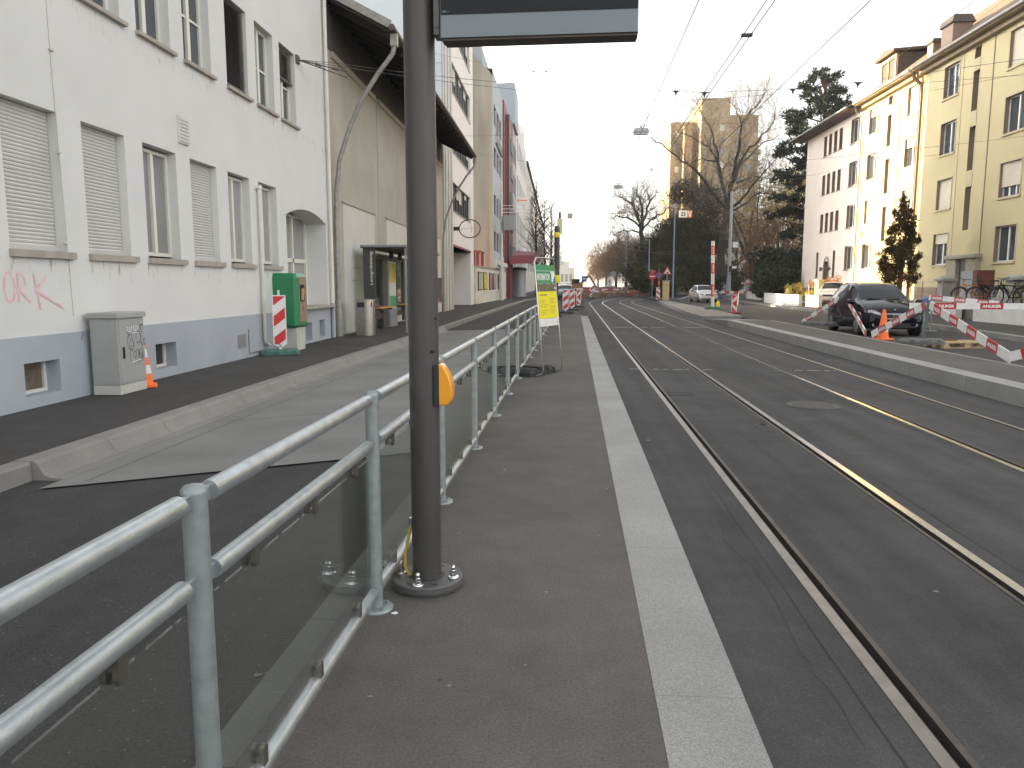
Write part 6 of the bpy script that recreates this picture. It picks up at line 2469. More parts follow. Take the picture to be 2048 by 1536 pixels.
for y in (1.3, 2.6, 4.6):
    b = MB()
    b.box(0.50, 0.62, y, y + 0.14, HS - 0.36, HS - 0.09)
    obj('lamp', b, M['black'], sh)
for (a, c) in ((0.1, 2.15), (4.15, 5.55)):
    b = MB()
    b.box(0.02, 0.03, a, c, 0.50, HS - 0.36)
    obj('glass_wall', b, M['shelter_glass'], sh)
b = MB()
b.box(0.10, 0.12, 3.0, 4.05, 0.62, HS - 0.4)
ip = obj('info_panel', b, M['panel_pale'], sh)
b = MB()
b.box(0.12, 0.125, 3.06, 3.99, 1.50, HS - 0.45)
b.cur = 1
b.box(0.12, 0.125, 3.06, 3.99, 0.66, 1.05)
obj('info_poster', b, [M['leaf_yellow'], M['green_sign']], ip)
b = MB()
b.box(0.05, 0.14, 2.95, 4.10, 0.0, 0.62)
obj('info_base', b, M['grey_metal'], sh)
for (a, c) in ((0.25, 2.05), (4.3, 5.5)):
    b = MB()
    for k in range(3):
        b.box(0.14 + k * 0.12, 0.24 + k * 0.12, a, c, 0.70, 0.74)
    obj('bench_seat', b, M['wood_bench'], sh)
    b = MB()
    for y in (a + 0.2, c - 0.24):
        b.box(0.06, 0.46, y, y + 0.04, 0.64, 0.70)
    obj('bench_bracket', b, M['frame_dark'], sh)
b = MB()
b.box(RF - 0.05, RF, 0.0, 0.05, 0.0, HS - 0.09)
obj('front_post', b, M['galv_dull'], sh)

# ================================================================== INFORMATION SIGN ON THE PLATFORM
pa, pb = Vector((-0.215, 11.55, 0)), Vector((0.075, 12.15, 0))
cw = (pa + pb) / 2
dirv = (pb - pa).normalized()
wid = (pb - pa).length
inf = thing('information_sign', 'tubular stand with green information header and yellow notice on the platform', 'notice stand', cw, math.atan2(dirv.y, dirv.x))
# local x along the panel, +y = back (towards -X in world), panel faces -y
hw = wid / 2
lean = 0.16
b = MB()
def leg(x):
    return [(x, 0.42, 0.02), (x, 0.10, 0.02), (x, 0.02, 0.05), (x, 0.0, 0.12)]
tz = 1.80
full = leg(-hw) + [(-hw, lean * 0.5, 0.9), (-hw, lean, tz - 0.06), (-hw + 0.06, lean, tz), (hw - 0.06, lean, tz), (hw, lean, tz - 0.06), (hw, lean * 0.5, 0.9)] + leg(hw)[::-1]
b.tube(full, 0.0135, 10)
obj('tube_frame', b, M['steel'], inf)
pl = lambda x, z, e=0.0: (x, lean * (z - 0.1) / 1.7 - 0.006 - e, z)
def panel(name, z0, z1, m, e=0.0, par=None):
    b = MB()
    b.add([pl(-hw + 0.02, z0, e), pl(hw - 0.02, z0, e), pl(hw - 0.02, z1, e), pl(-hw + 0.02, z1, e), tuple(Vector(pl(-hw + 0.02, z0, e)) + Vector((0, 0.012, 0))), tuple(Vector(pl(hw - 0.02, z0, e)) + Vector((0, 0.012, 0))), tuple(Vector(pl(hw - 0.02, z1, e)) + Vector((0, 0.012, 0))), tuple(Vector(pl(-hw + 0.02, z1, e)) + Vector((0, 0.012, 0)))],
          [(0, 1, 2, 3), (5, 4, 7, 6), (0, 4, 5, 1), (1, 5, 6, 2), (2, 6, 7, 3), (3, 7, 4, 0)])
    return obj(name, b, m, par or inf)
gh = panel('green_header', 1.415, 1.70, M['green_sign'])
panel('photo_strip', 1.305, 1.41, M['brown_photo'])
yn = panel('yellow_notice', 0.885, 1.295, M['yellow_sign'])
panel('white_footer', 0.765, 0.88, M['white_board'])
b = MB()
put_text(b, 'INFORMATION', pl(-0.095, 1.515, 0.003), (1, 0, 0), (0, 0.09, 1), 0.105, 0.42, 0.03)
b.add([pl(0.15, 1.60, 0.003), pl(0.27, 1.60, 0.003), pl(0.315, 1.53, 0.003), pl(0.27, 1.52, 0.003), pl(0.21, 1.43, 0.003), pl(0.17, 1.45, 0.003), pl(0.18, 1.54, 0.003)], [(0, 1, 2, 3, 4, 5, 6)])
b.add([pl(-hw + 0.02, 1.603, 0.003), pl(hw - 0.02, 1.603, 0.003), pl(hw - 0.02, 1.609, 0.003), pl(-hw + 0.02, 1.609, 0.003)], [(0, 1, 2, 3)])
b.add([pl(0.26, 1.33, 0.003), pl(0.30, 1.33, 0.003), pl(0.30, 1.35, 0.003), pl(0.28, 1.375, 0.003), pl(0.26, 1.35, 0.003)], [(0, 1, 2, 3, 4)])
obj('header_lettering', b, M['white_paint'], gh)
b = MB()
b.add([pl(-0.26, 1.232, 0.003), pl(-0.02, 1.232, 0.003), pl(-0.02, 1.25, 0.003), pl(-0.26, 1.25, 0.003)], [(0, 1, 2, 3)])
for i in range(9):
    z = 1.18 - i * 0.03
    for a, c in ((-0.26, -0.02 - 0.05 * (i % 3)), (0.06, 0.25 - 0.04 * (i % 2))):
        if (i * 3 + int(a > 0)) % 5:
            b.add([pl(a, z, 0.003), pl(c, z, 0.003), pl(c, z + 0.006, 0.003), pl(a, z + 0.006, 0.003)], [(0, 1, 2, 3)])
b.add([pl(-hw + 0.02, 1.297, 0.003), pl(hw - 0.02, 1.297, 0.003), pl(hw - 0.02, 1.303, 0.003), pl(-hw + 0.02, 1.303, 0.003)], [(0, 1, 2, 3)])
obj('notice_lettering', b, M['brown_trim'], yn)
b = MB()
b.add([pl(0.28, 0.80, 0.003), pl(0.295, 0.80, 0.003), pl(0.295, 0.85, 0.003), pl(0.28, 0.85, 0.003)], [(0, 1, 2, 3)])
obj('footer_mark', b, M['brown_trim'], inf)
b = MB()
b.T = Matrix.Translation((0, 0.33, 0))
foot_block(b, 0.42, 0.86, 0.12)
b.box(-0.2, 0.12, -0.2, 0.1, 0.11, 0.145)
obj('ballast_block', b, M['rubber'], inf)

# black post with yellow bands
t = thing('black_yellow_post', 'tall black post with two yellow bands behind the information sign', 'post', P(-0.62, 26.75))
b = MB()
b.tube([(0, 0, 0), (0, 0, 1.45)], 0.055, 14)
b.tube([(0, 0, 1.45), (0, 0, 3.28)], 0.092, 16)
b.lathe((0, 0, 3.28), [(0.092, 0), (0.075, 0.10), (0.04, 0.12)], 16)
obj('shaft', b, M['pole_dark'], t)
for z0, z1 in ((1.45, 1.72), (3.0, 3.17)):
    b = MB()
    b.lathe((0, 0, 0), [(0.094, z0), (0.102, z0 + 0.01), (0.102, z1 - 0.01), (0.094, z1)], 16)
    obj('yellow_band', b, M['yellow_sign'], t)
t = thing('notice_strip', 'small pale yellow hanging panel above the black and yellow post', 'sign', (0.08, 46.0, 4.0))
b = MB()
b.box(-0.07, 0.07, -0.02, 0.02, 1.25, 1.62)
obj('upper_panel', b, M['rust'], t)
b = MB()
b.box(-0.15, 0.15, -0.02, 0.02, 0.35, 1.24)
obj('lower_panel', b, M['pale_yellow'], t)
b = MB()
b.tube([(0, 0, 1.62), (0, 0, 1.8)], 0.02, 5)
obj('hanger', b, M['wire'], t)

# marker boards at the end of the platform
for (u, v, z, rz, kind, flip, lab) in ((1131, 627, 0.0, 8, 'slope', 1, 'striped marker board nearest to the end of the near platform'), (1144, 621, -0.03, 8, 'slope', 1, 'striped marker board second behind the platform end'),
                                   (1157, 615, -0.10, 8, 'arrow', 1, 'marker board with red arrowheads third behind the platform end'), (1159, 606, -0.13, 8, 'arrow', 1, 'marker board half hidden behind the arrowhead board'),
                                   (1182, 597, -0.16, 4, 'arrow', -1, 'lone marker board with arrowheads at the start of the track bend')):
    p = on(u, v, z)
    beacon(lab, (p.x, p.y, z), R(rz), kind, flip, 0.29, 0.95)
beacon('striped marker board leaning low behind the legs of the information sign', on(1106, 634, 0.0), R(8), 'slope', 1, 0.3, 0.75, z0=0.16)

# small litter
rr = random.Random(77)
for i, (u, v, z, s, m, lab) in enumerate(((1296, 881, ZR, 0.03, 'gum', 'crumpled white paper on the track bed beside the granite strip'), (1873, 1184, ZR, 0.016, 'gum', 'small white scrap lying between the near rails'), (790, 1227, 0, 0.016, 'litter_white', 'tiny white scrap beside the railing post near the pole flange'),
                                     (880, 1360, 0, 0.007, 'black', 'small black pebble on the platform asphalt'), (741, 1394, 0, 0.010, 'gum', 'pale crumb on the platform asphalt at the lower left'), (303, 1054, -0.21, 0.03, 'litter_white', 'flat white scrap on the left lane beyond the railing'),
                                     (517, 1350, -0.21, 0.02, 'gum', 'pale torn scrap on the left lane seen through the glass'), (503, 708, ZP, 0.05, 'yellow_sign', 'yellow scrap at the foot of the white house wall'), (1524, 852, ZR, 0.10, 'black', 'dark grease lump beside the second rail'))):
    p = on(u, v, z)
    b = MB()
    n = 9
    rows = []
    for a in range(4):
        rows.append([(s * (a / 3) * math.cos(6.283 * k / n) * rr.uniform(0.6, 1.3), s * 0.8 * (a / 3) * math.sin(6.283 * k / n) * rr.uniform(0.6, 1.3), s * 0.35 * rr.random() * (1 - a / 3) + 0.002) for k in range(n)])
        rows[-1].append(rows[-1][0])
    b.grid(rows, False)
    o = obj('litter_scrap', b, M[m], None, (p.x, p.y, z + 0.001))
    tag(o, lab, 'litter')
# pale gum spots trodden into the platform
b = MB()
for _ in range(16):
    x, y = rr.uniform(-0.75, 0.25), rr.uniform(1.9, 9)
    r_ = rr.uniform(0.006, 0.017)
    b.poly([P(x + r_ * math.cos(k * 0.785) * rr.uniform(0.7, 1.2), y + r_ * math.sin(k * 0.785) * rr.uniform(0.7, 1.2), 0.0025) for k in range(8)])
tag(obj('gum_spots', b, M['gum']), 'pale trodden gum spots on the platform asphalt', 'gum', kind='stuff')
# ================================================================== CARS
def cr(p0, p1, p2, p3, t):
    return tuple(0.5 * ((2 * b_) + (-a + c) * t + (2 * a - 5 * b_ + 4 * c - d) * t * t + (-a + 3 * b_ - 3 * c + d) * t ** 3) for a, b_, c, d in zip(p0, p1, p2, p3))


def dense(seq, n):
    out = []
    for i in range(len(seq) - 1):
        p0, p1, p2, p3 = seq[max(0, i - 1)], seq[i], seq[i + 1], seq[min(len(seq) - 1, i + 2)]
        for k in range(n):
            out.append(cr(p0, p1, p2, p3, k / n))
    out.append(seq[-1])
    return out


def car(label, loc, rz, paint, secs, wheels, win, group=None, plate=None, star=False, wr=0.30, grille=None, lamps=None):
    """secs: (y, z low, z belt, z top, half low, half belt, half top); front at y = 0 facing -y"""
    t = thing('parked_car', label, 'car', loc, rz, group)
    secs = dense(secs, 5)
    rows = []
    for (y, zl, zb, zt, hl, hb, ht) in secs:
        prof = [(-hl * 0.93, zl), (-hl, zl + 0.16), (-hl * 1.01, zl + (zb - zl) * 0.55), (-hb, zb), (-(ht + (hb - ht) * 0.15), zt - (zt - zb) * 0.12), (-ht * 0.86, zt - 0.006), (-ht * 0.45, zt + 0.012), (0, zt + 0.018)]
        prof = prof + [(-x, z) for x, z in prof[-2::-1]]
        rows.append([(x, y, z) for x, z in dense(prof, 2)])
    S_, T_ = len(rows), len(rows[0])
    glass = set()
    for (s0, s1, t0, t1, nm) in win:
        for i in range(s0, s1):
            for k in range(t0, t1):
                glass.add((i, k))
            for k in range(T_ - 1 - t1, T_ - 1 - t0):
                glass.add((i, k))
    b = MB()
    vs = [p for r in rows for p in r]
    fs = [(i * T_ + k, i * T_ + k + 1, (i + 1) * T_ + k + 1, (i + 1) * T_ + k) for i in range(S_ - 1) for k in range(T_ - 1) if (i, k) not in glass]
    b.add(vs, fs, True)
    b.poly(rows[0])
    b.poly(rows[-1][::-1])
    b.grid([[rows[i][0], rows[i][-1]] for i in range(S_)], False)
    obj('body', b, M[paint], t)
    for (s0, s1, t0, t1, nm) in win:
        for side in ((t0, t1), (T_ - 1 - t1, T_ - 1 - t0)):
            b = MB()
            b.grid([[rows[i][k] for k in range(side[0], side[1] + 1)] for i in range(s0, s1 + 1)], True)
            obj(nm, b, M['car_glass'], t)
            if side[0] + side[1] == T_ - 1:
                break
    # floor so nothing shows through underneath
    for (y, hw_) in wheels:
        for s in (-1, 1):
            b = MB()
            x = s * hw_
            b.tube([(x - s * 0.19, y, wr), (x + s * 0.005, y, wr)], wr, 22)
            w_ = obj('wheel', b, M['tyre'], t)
            b = MB()
            b.tube([(x + s * 0.004, y, wr), (x + s * 0.012, y, wr)], wr * 0.66, 18)
            for k in range(5):
                a = k * 1.2566
                b.beam((x + s * 0.016, y, wr), (x + s * 0.016, y + wr * 0.6 * math.cos(a), wr + wr * 0.6 * math.sin(a)), 0.05, 0.012, (1, 0, 0))
            obj('rim', b, M['rim'], w_)
            b = MB()
            b.tube([(x - s * 0.03, y, wr + 0.02), (x - s * 0.004, y, wr + 0.02)], wr * 1.17, 22)
            obj('wheel_arch', b, M['black'], t)
    return t, rows, secs


mpv = [(0.0, 0.30, 0.52, 0.55, 0.60, 0.58, 0.52), (0.07, 0.24, 0.66, 0.69, 0.76, 0.72, 0.66), (0.22, 0.21, 0.78, 0.82, 0.86, 0.80, 0.72), (0.50, 0.20, 0.87, 0.94, 0.88, 0.83, 0.72), (0.80, 0.20, 0.92, 1.03, 0.885, 0.84, 0.70),
       (1.00, 0.20, 0.95, 1.10, 0.885, 0.84, 0.68), (1.72, 0.20, 0.99, 1.50, 0.885, 0.83, 0.60), (2.30, 0.20, 1.01, 1.585, 0.885, 0.83, 0.60), (3.00, 0.20, 1.05, 1.57, 0.885, 0.82, 0.58), (3.55, 0.22, 1.09, 1.48, 0.87, 0.79, 0.54), (3.75, 0.28, 1.10, 1.22, 0.84, 0.76, 0.55), (3.83, 0.34, 0.95, 1.02, 0.80, 0.73, 0.60)]
bc, rows, secs_ = car('black compact car with chrome grille and round star emblem behind the red and white planks', (9.92, 23.2, -0.125), R(-3), 'car_black', mpv, [(0.66, 0.885), (3.22, 0.885)],
                      [(26, 30, 9, 19, 'windscreen'), (27, 33, 6, 8, 'side_window'), (34, 39, 6, 8, 'side_window'), (40, 44, 6, 8, 'side_window'), (46, 50, 9, 19, 'rear_window')], wr=0.305)
# headlights, grille, emblem, plate, mirrors
for s in (-1, 1):
    b = MB()
    n = 14
    outl = []
    for k in range(n):
        a = 2 * math.pi * k / n
        x = 0.575 + 0.185 * math.cos(a)
        z = 0.685 + 0.085 * math.sin(a) + 0.05 * math.cos(a)
        y = 0.055 + 0.24 * max(0.0, x - 0.42) ** 1.1 + 0.04 * max(0, z - 0.68)
        outl.append((s * x, y - 0.03, z))
    b.prism(outl, (0, 0.14, 0.0))
    obj('headlight', b, M['headlight'], bc)
    b = MB()
    b.tube([(s * 0.60, 0.075, 0.34), (s * 0.60, 0.01, 0.34)], 0.045, 12)
    obj('fog_light', b, M['headlight'], bc)
    b = MB()
    b.lathe((s * 0.99, 0.92, 1.0), [(0.02, -0.075), (0.10, -0.05), (0.115, 0.0), (0.095, 0.06), (0.02, 0.08)], 12)
    b.beam((s * 0.84, 0.95, 0.97), (s * 0.95, 0.94, 0.98), 0.04, 0.03)
    obj('wing_mirror', b, M['car_black'], bc)
b = MB()
b.box(-0.40, 0.40, -0.012, 0.06, 0.52, 0.64)
gr = obj('grille', b, M['black'], bc)
b = MB()
b.tube([(-0.42, 0.0, 0.655), (-0.2, -0.018, 0.66), (0.2, -0.018, 0.66), (0.42, 0.0, 0.655)], 0.013, 8)
b.tube([(-0.36, 0.0, 0.525), (-0.15, -0.02, 0.515), (0.15, -0.02, 0.515), (0.36, 0.0, 0.525)], 0.013, 8)
obj('chrome_bars', b, M['chrome'], gr)
b = MB()
b.tube([(0.075 * math.cos(k * math.pi / 10), -0.03, 0.588 + 0.075 * math.sin(k * math.pi / 10)) for k in range(21)], 0.007, 6, False)
for a in (90, 210, 330):
    b.beam((0, -0.03, 0.588), (0.075 * math.cos(R(a)), -0.03, 0.588 + 0.075 * math.sin(R(a))), 0.016, 0.008, (0, 1, 0))
b.tube([(0, 0.10, 0.77), (0, 0.09, 0.79)], 0.022, 10)
obj('star_emblem', b, M['chrome'], gr)
b = MB()
b.box(-0.16, 0.16, -0.03, -0.015, 0.395, 0.475)
npl = obj('number_plate', b, M['white_board'], bc)
b = MB()
put_text(b, 'ZH 327', (0.0, -0.032, 0.435), (1, 0, 0), (0, 0, 1), 0.045, 0.24, 0.02)
obj('plate_number', b, M['black'], npl)
b = MB()
b.box(-0.58, 0.58, -0.005, 0.12, 0.255, 0.30)
b.box(-0.42, 0.42, -0.008, 0.06, 0.31, 0.385)
obj('lower_grille', b, M['black'], bc)
b = MB()
b.tube([(-0.52, 0.98, 1.11), (0.0, 0.955, 1.135), (0.45, 0.98, 1.12)], 0.012, 5)
obj('wiper', b, M['black'], bc)

sal = [(0.0, 0.28, 0.50, 0.54, 0.62, 0.60, 0.56), (0.08, 0.22, 0.64, 0.67, 0.78, 0.74, 0.68), (0.28, 0.20, 0.72, 0.78, 0.82, 0.79, 0.70), (0.90, 0.20, 0.80, 0.90, 0.825, 0.80, 0.70), (1.15, 0.20, 0.84, 0.96, 0.825, 0.80, 0.68),
       (1.85, 0.20, 0.88, 1.40, 0.825, 0.79, 0.56), (2.50, 0.20, 0.90, 1.46, 0.825, 0.79, 0.56), (3.20, 0.20, 0.93, 1.40, 0.82, 0.78, 0.54), (3.75, 0.22, 0.95, 1.10, 0.80, 0.75, 0.55), (3.96, 0.32, 0.86, 0.92, 0.76, 0.70, 0.60)]
SW = [(21, 25, 9, 19, 'windscreen'), (22, 28, 6, 8, 'side_window'), (29, 34, 6, 8, 'side_window'), (36, 40, 9, 19, 'rear_window')]


def plain_front(c, plate='', gz=0.56):
    for s in (-1, 1):
        b = MB()
        b.prism([(s * 0.38, -0.012, 0.60), (s * 0.70, 0.05, 0.60), (s * 0.74, 0.07, 0.70), (s * 0.66, 0.03, 0.74), (s * 0.42, 0.0, 0.71)], (0, 0.12, 0))
        obj('headlight', b, M['headlight'], c)
        b = MB()
        b.lathe((s * 0.92, 1.12, 0.98), [(0.02, -0.06), (0.09, -0.04), (0.10, 0.0), (0.08, 0.05), (0.02, 0.06)], 10)
        b.beam((s * 0.80, 1.14, 0.95), (s * 0.9, 1.13, 0.97), 0.03, 0.03)
        obj('wing_mirror', b, M['car_silver'], c)
    b = MB()
    b.box(-0.30, 0.30, -0.02, 0.05, 0.60, 0.70)
    obj('grille', b, M['black'], c)
    b = MB()
    b.box(-0.62, 0.62, 0.0, 0.1, 0.26, 0.36)
    obj('lower_grille', b, M['black'], c)
    b = MB()
    b.box(-0.26, 0.26, -0.025, -0.005, 0.44, 0.54)
    obj('number_plate', b, M['white_board'], c)


c1, _, _ = car('silver car facing us at the mouth of the side street behind the striped pole', (12.75, 66.0, -0.11), R(4), 'car_silver', sal, [(0.72, 0.825), (3.2, 0.825)], SW, 'parked silver cars')
plain_front(c1)
c2, _, _ = car('silver-grey car parked in the yard, half hidden behind the black car', (16.35, 47.9, 0.10), R(-30), 'car_silver', sal, [(0.72, 0.825), (3.2, 0.825)], SW, 'parked silver cars')
plain_front(c2)
c3, _, _ = car('blue car behind the marker boards at the end of the platform', (0.75, 82, -0.2), R(-4), 'car_blue', mpv, [(0.66, 0.885), (3.22, 0.885)], [(26, 30, 9, 19, 'windscreen'), (27, 33, 6, 8, 'side_window'), (34, 39, 6, 8, 'side_window'), (40, 44, 6, 8, 'side_window')], wr=0.305)
plain_front(c3)
for i, (u, Y, m, lab) in enumerate(((1208, 150, 'car_silver', 'pale car far down the road below the avenue trees'), (1190, 190, 'car_white', 'small white car far down the road left of the avenue trees'), (1133, 130, 'car_blue', 'dark car far behind the blue car'))):
    p = at(u, 575, Y)
    cc, _, _ = car(lab, (p.x, Y, -0.25), R(30 * i - 30), m, sal, [(0.72, 0.825), (3.2, 0.825)], SW, 'cars far down the road')

# ================================================================== SITE BARRIERS WITH PLANKS
def plank(label, a, c, seg=None, word='ANLIKER', hgt=0.155, start=0.16, red=0.42, gap=0.42, m='plank_red'):
    """white board with red fields carrying the builder's name, from point a to point c"""
    a, c = Vector(a), Vector(c)
    d = c - a
    L = d.length
    o = thing('barrier_plank', label, 'barrier plank', a, 0, 'white and red barrier planks')
    x = d.normalized()
    nrm = x.cross(Vector((0, 0, 1))).normalized()       # the face turned to the tracks
    if nrm.dot(Vector((0, 0, 1.4)) - (a + c) / 2) < 0:
        nrm = -nrm
    up = nrm.cross(x).normalized()
    if up.z < 0:
        up = -up
    b = MB()
    pts = [x * q * L + up * s * hgt / 2 for q, s in ((0, -1), (1, -1), (1, 1), (0, 1))]
    b.prism([p - nrm * 0.012 for p in pts], nrm * 0.024)
    obj('board', b, M['white_board'], o)
    s = start
    right = up.cross(nrm)
    while s < L - 0.05:
        e = min(s + red, L)
        b = MB()
        q = [x * s - up * hgt * 0.503, x * e - up * hgt * 0.503, x * e + up * hgt * 0.503, x * s + up * hgt * 0.503]
        b.prism([p - nrm * 0.0135 for p in q], nrm * 0.027)
        f = obj('red_field', b, M[m], o)
        if word and e - s > red * 0.9:
            tx = MB()
            put_text(tx, word, x * (s + e) / 2 + nrm * 0.0165, right, up, hgt * 0.46, red * 0.82, 0.04)
            obj('lettering', tx, M['white_paint'], f)
        s += red + gap
    return o


pA, pB = Vector((9.2, 26.1, 0.0)), Vector((8.47, 18.27, 0.0))
tA, tB = Vector((9.38, 26.0, 1.0)), Vector((8.52, 18.25, 0.97))


def barrier_post(label, base, top, m='mast_blue', foots=1, z0=0.03, fm='rubber_grey'):
    o = thing('barrier_post', label, 'barrier post', (base[0], base[1], z0), 0, 'barrier posts on rubber feet')
    b = MB()
    d = Vector(top) - Vector((base[0], base[1], z0))
    b.beam((0, 0, 0.03), d + Vector((0, 0, 0.06)), 0.06, 0.06)
    obj('post', b, M[m], o)
    for k in range(foots):
        b = MB()
        b.T = Matrix.Translation((-0.55 * k, 0.35 * k, 0)) @ Matrix.Rotation(R(-8 - 10 * k), 4, 'Z')
        foot_block(b, 0.42, 0.85, 0.13)
        obj('rubber_foot', b, M[fm], o)
    b = MB()
    for z in (0.35, 0.6, 0.85):
        b.tube([d * (z / 1.0) + Vector((0.05, -0.02, 0)), d * (z / 1.0) + Vector((0.09, -0.02, -0.02)), d * (z / 1.0) + Vector((0.09, -0.02, -0.10))], 0.008, 5)
    obj('hooks', b, M['iron'], o)
    return o


barrier_post('grey-green barrier post in front of the black car door, on two rubber feet', pA, tA, 'post_green', 2)
barrier_post('grey-green barrier post standing next to the wooden pallet', pB, tB, 'post_green', 1)
plank('faded plank sloping down to the left from the post by the car door', (8.55, 27.4, 0.10), (9.30, 25.93, 0.98), m='red_faded', red=0.27, gap=0.27, hgt=0.145, start=0.2)
plank('faded plank sloping down across the bonnet of the black car', (9.42, 25.85, 0.98), (7.98, 20.35, 0.13), m='red_faded', red=0.62, gap=0.62, hgt=0.16, start=0.55)
plank('plank rising from the kerb to the post by the pallet', (8.07, 20.2, 0.12), (8.48, 18.3, 0.93), m='red_faded', red=0.30, gap=0.26, hgt=0.17, start=0.3)
plank('plank with three name fields sloping down towards the right edge', (8.50, 18.1, 0.93), (7.93, 13.85, 0.12), red=0.50, gap=0.52, hgt=0.19, start=0.25)
plank('dirty plank rising out of the picture at the right edge', (7.90, 13.85, 0.14), (8.62, 12.6, 0.62), red=0.55, gap=0.45, hgt=0.17, start=0.22)
plank('long level plank in front of the low white wall', (9.45, 21.3, 0.83), (15.2, 20.6, 0.83), red=0.56, gap=0.58, hgt=0.165, start=0.6)
plank('faded plank sloping down behind the level one, beside the blue cover', (12.05, 25.8, 0.98), (14.15, 25.6, 0.80), m='red_faded', red=0.35, gap=0.35, hgt=0.16, start=0.06)
for x, y, lab in ((9.9, 21.4, 'thin barrier leg at the left end of the level plank'), (13.4, 20.95, 'thin barrier leg at the right end of the level plank'), (12.2, 25.9, 'thin barrier leg under the blue cover')):
    o = thing('barrier_support', lab, 'barrier post', (x, y, -0.12), 0, 'thin barrier legs')
    b = MB()
    b.tube([(0, 0, 0), (0, 0, 0.95)], 0.018, 6)
    b.beam((-0.2, 0, 0.02), (0.2, 0, 0.02), 0.12, 0.04)
    obj('leg', b, M['galv_dull'], o)
o = thing('covered_sign', 'blue-covered round sign at the end of the faded plank', 'warning lamp', (12.12, 26.2, 0.72))
b = MB()  # round sign disc under a blue cover
b.T = Matrix.Rotation(R(90), 4, 'X')
b.lathe((0, 0, 0), [(0.05, -0.09), (0.24, -0.07), (0.27, 0), (0.24, 0.07), (0.05, 0.09)], 18)
obj('cover', b, M['cover_blue'], o)
cone('traffic_cone', 'orange and white cone in front of the black car', (9.03, 21.85, -0.12), 1.12, 1, 0.4)
# pallet with boards
o = thing('wooden_pallet', 'wooden pallet with loose planks lying on the road by the barrier', 'pallet', (9.75, 19.3, -0.12), R(8))
b = MB()
for k in range(5):
    b.box(-0.6, 0.6, -0.4 + k * 0.18, -0.4 + k * 0.18 + 0.11, 0.122, 0.144)
for y in (-0.40, -0.05, 0.30):
    b.box(-0.6, 0.6, y, y + 0.1, 0.0, 0.022)
obj('deck_boards', b, M['wood_pale'], o)
b = MB()
for x in (-0.6, -0.07, 0.46):
    for y in (-0.40, -0.05, 0.30):
        b.box(x, x + 0.14, y, y + 0.1, 0.022, 0.10)
    b.box(x, x + 0.14, -0.4, 0.4, 0.10, 0.122)
obj('blocks', b, M['wood_pale'], o)
o = tag(obj('loose_board', MB().box(-0.5, 0.35, -0.08, 0.05, 0, 0.03).box(-0.25, 0.1, 0.06, 0.2, 0.0, 0.04), M['rust'], None, (9.5, 19.55, 0.027), R(4)), 'rusty brown boards lying on the wooden pallet', 'board')
o = thing('rubber_foot_stack', 'spare grey rubber foot lying behind the wooden pallet', 'rubber foot', (9.3, 20.4, -0.12), R(-12))
b = MB()
foot_block(b, 0.42, 0.85, 0.13)
obj('rubber_foot', b, M['rubber_grey'], o)

# striped pole and boards on the traffic island
pz = on(1425, 618, -0.05)
o = thing('striped_pole', 'tall red and white banded pole on a dark foot at the island', 'pole', (pz.x, pz.y, -0.06))
b = MB()
b.tube([(0, 0, 0.1), (-0.10, 0, 4.0)], 0.10, 14)
obj('pole_tube', b, M['white_board'], o)
for z0, z1 in ((0.75, 1.45), (2.10, 2.72), (3.18, 3.72)):
    b = MB()
    q = lambda z: (-0.10 * (z - 0.1) / 3.9, 0, z)
    b.tube([q(z0), q(z1)], 0.103, 14)
    s_ = obj('red_band', b, M['red_sign'], o)
    b = MB()
    put_text(b, 'ANLIKER', (q((z0 + z1) / 2)[0], -0.107, (z0 + z1) / 2), (0, 0, 1), (-1, 0, 0), 0.09, (z1 - z0) * 0.8, 0.03)
    obj('lettering', b, M['white_paint'], s_)
b = MB()
foot_block(b, 0.55, 0.95, 0.16)
obj('foot', b, M['rubber_green'], o)
o = tag(obj('yellow_canister', MB().lathe((0, 0, 0), [(0.09, 0), (0.10, 0.05), (0.10, 0.38), (0.06, 0.45), (0.03, 0.5)], 12), M['yellow_sign'], None, (pz.x + 0.32, pz.y + 0.05, -0.06)), 'small yellow canister standing beside the striped pole', 'canister')
pz = on(1468, 627, -0.1)
beacon('marker board with red arrowheads pointing left at the near end of the island', (pz.x, pz.y, -0.13), R(6), 'arrow', 1, 0.30, 0.90, 'rust', 0.10, point=False)
pz = on(1316, 601, -0.06)
beacon('tall striped marker board in front of the pale utility box', (pz.x, pz.y, -0.08), R(8), 'slope', -1, 0.36, 1.15, 'rubber', 0.08, point=False)
pz = on(1303, 590, -0.2)
beacon('striped marker board further back below the no-entry sign', (pz.x, pz.y - 14, -0.2), R(8), 'slope', 1, 0.40, 1.2, 'rubber', 0.10, point=False)
pz = on(1331, 600, -0.06)
o = thing('utility_box', 'pale concrete utility box with flat lid at the far end of the island', 'utility box', (pz.x, pz.y, -0.06), R(5))
b = MB()
b.cbox(-0.28, 0.28, -0.25, 0.25, 0, 1.75)
obj('case', b, M['box_yellow'], o)
b = MB()
b.box(-0.34, 0.34, -0.31, 0.31, 1.75, 1.84)
obj('lid', b, M['beige_light'], o)
b = MB()
b.box(-0.08, 0.06, -0.256, -0.25, 1.35, 1.45)
obj('plate', b, M['brown_trim'], o)


def road_sign(name, label, loc, cat='road sign', pole_h=2.2, pole_r=0.03, pm='mast_grey', group=None):
    o = thing(name, label, cat, loc, 0, group)
    b = MB()
    b.tube([(0, 0.03, -0.1), (0, 0.03, pole_h)], pole_r, 8)
    obj('sign_pole', b, M[pm], o)
    return o


def tri(r, y=-0.02, z=0):
    return [(r * math.cos(R(a)), y, z + r * math.sin(R(a))) for a in (90, 210, 330)]


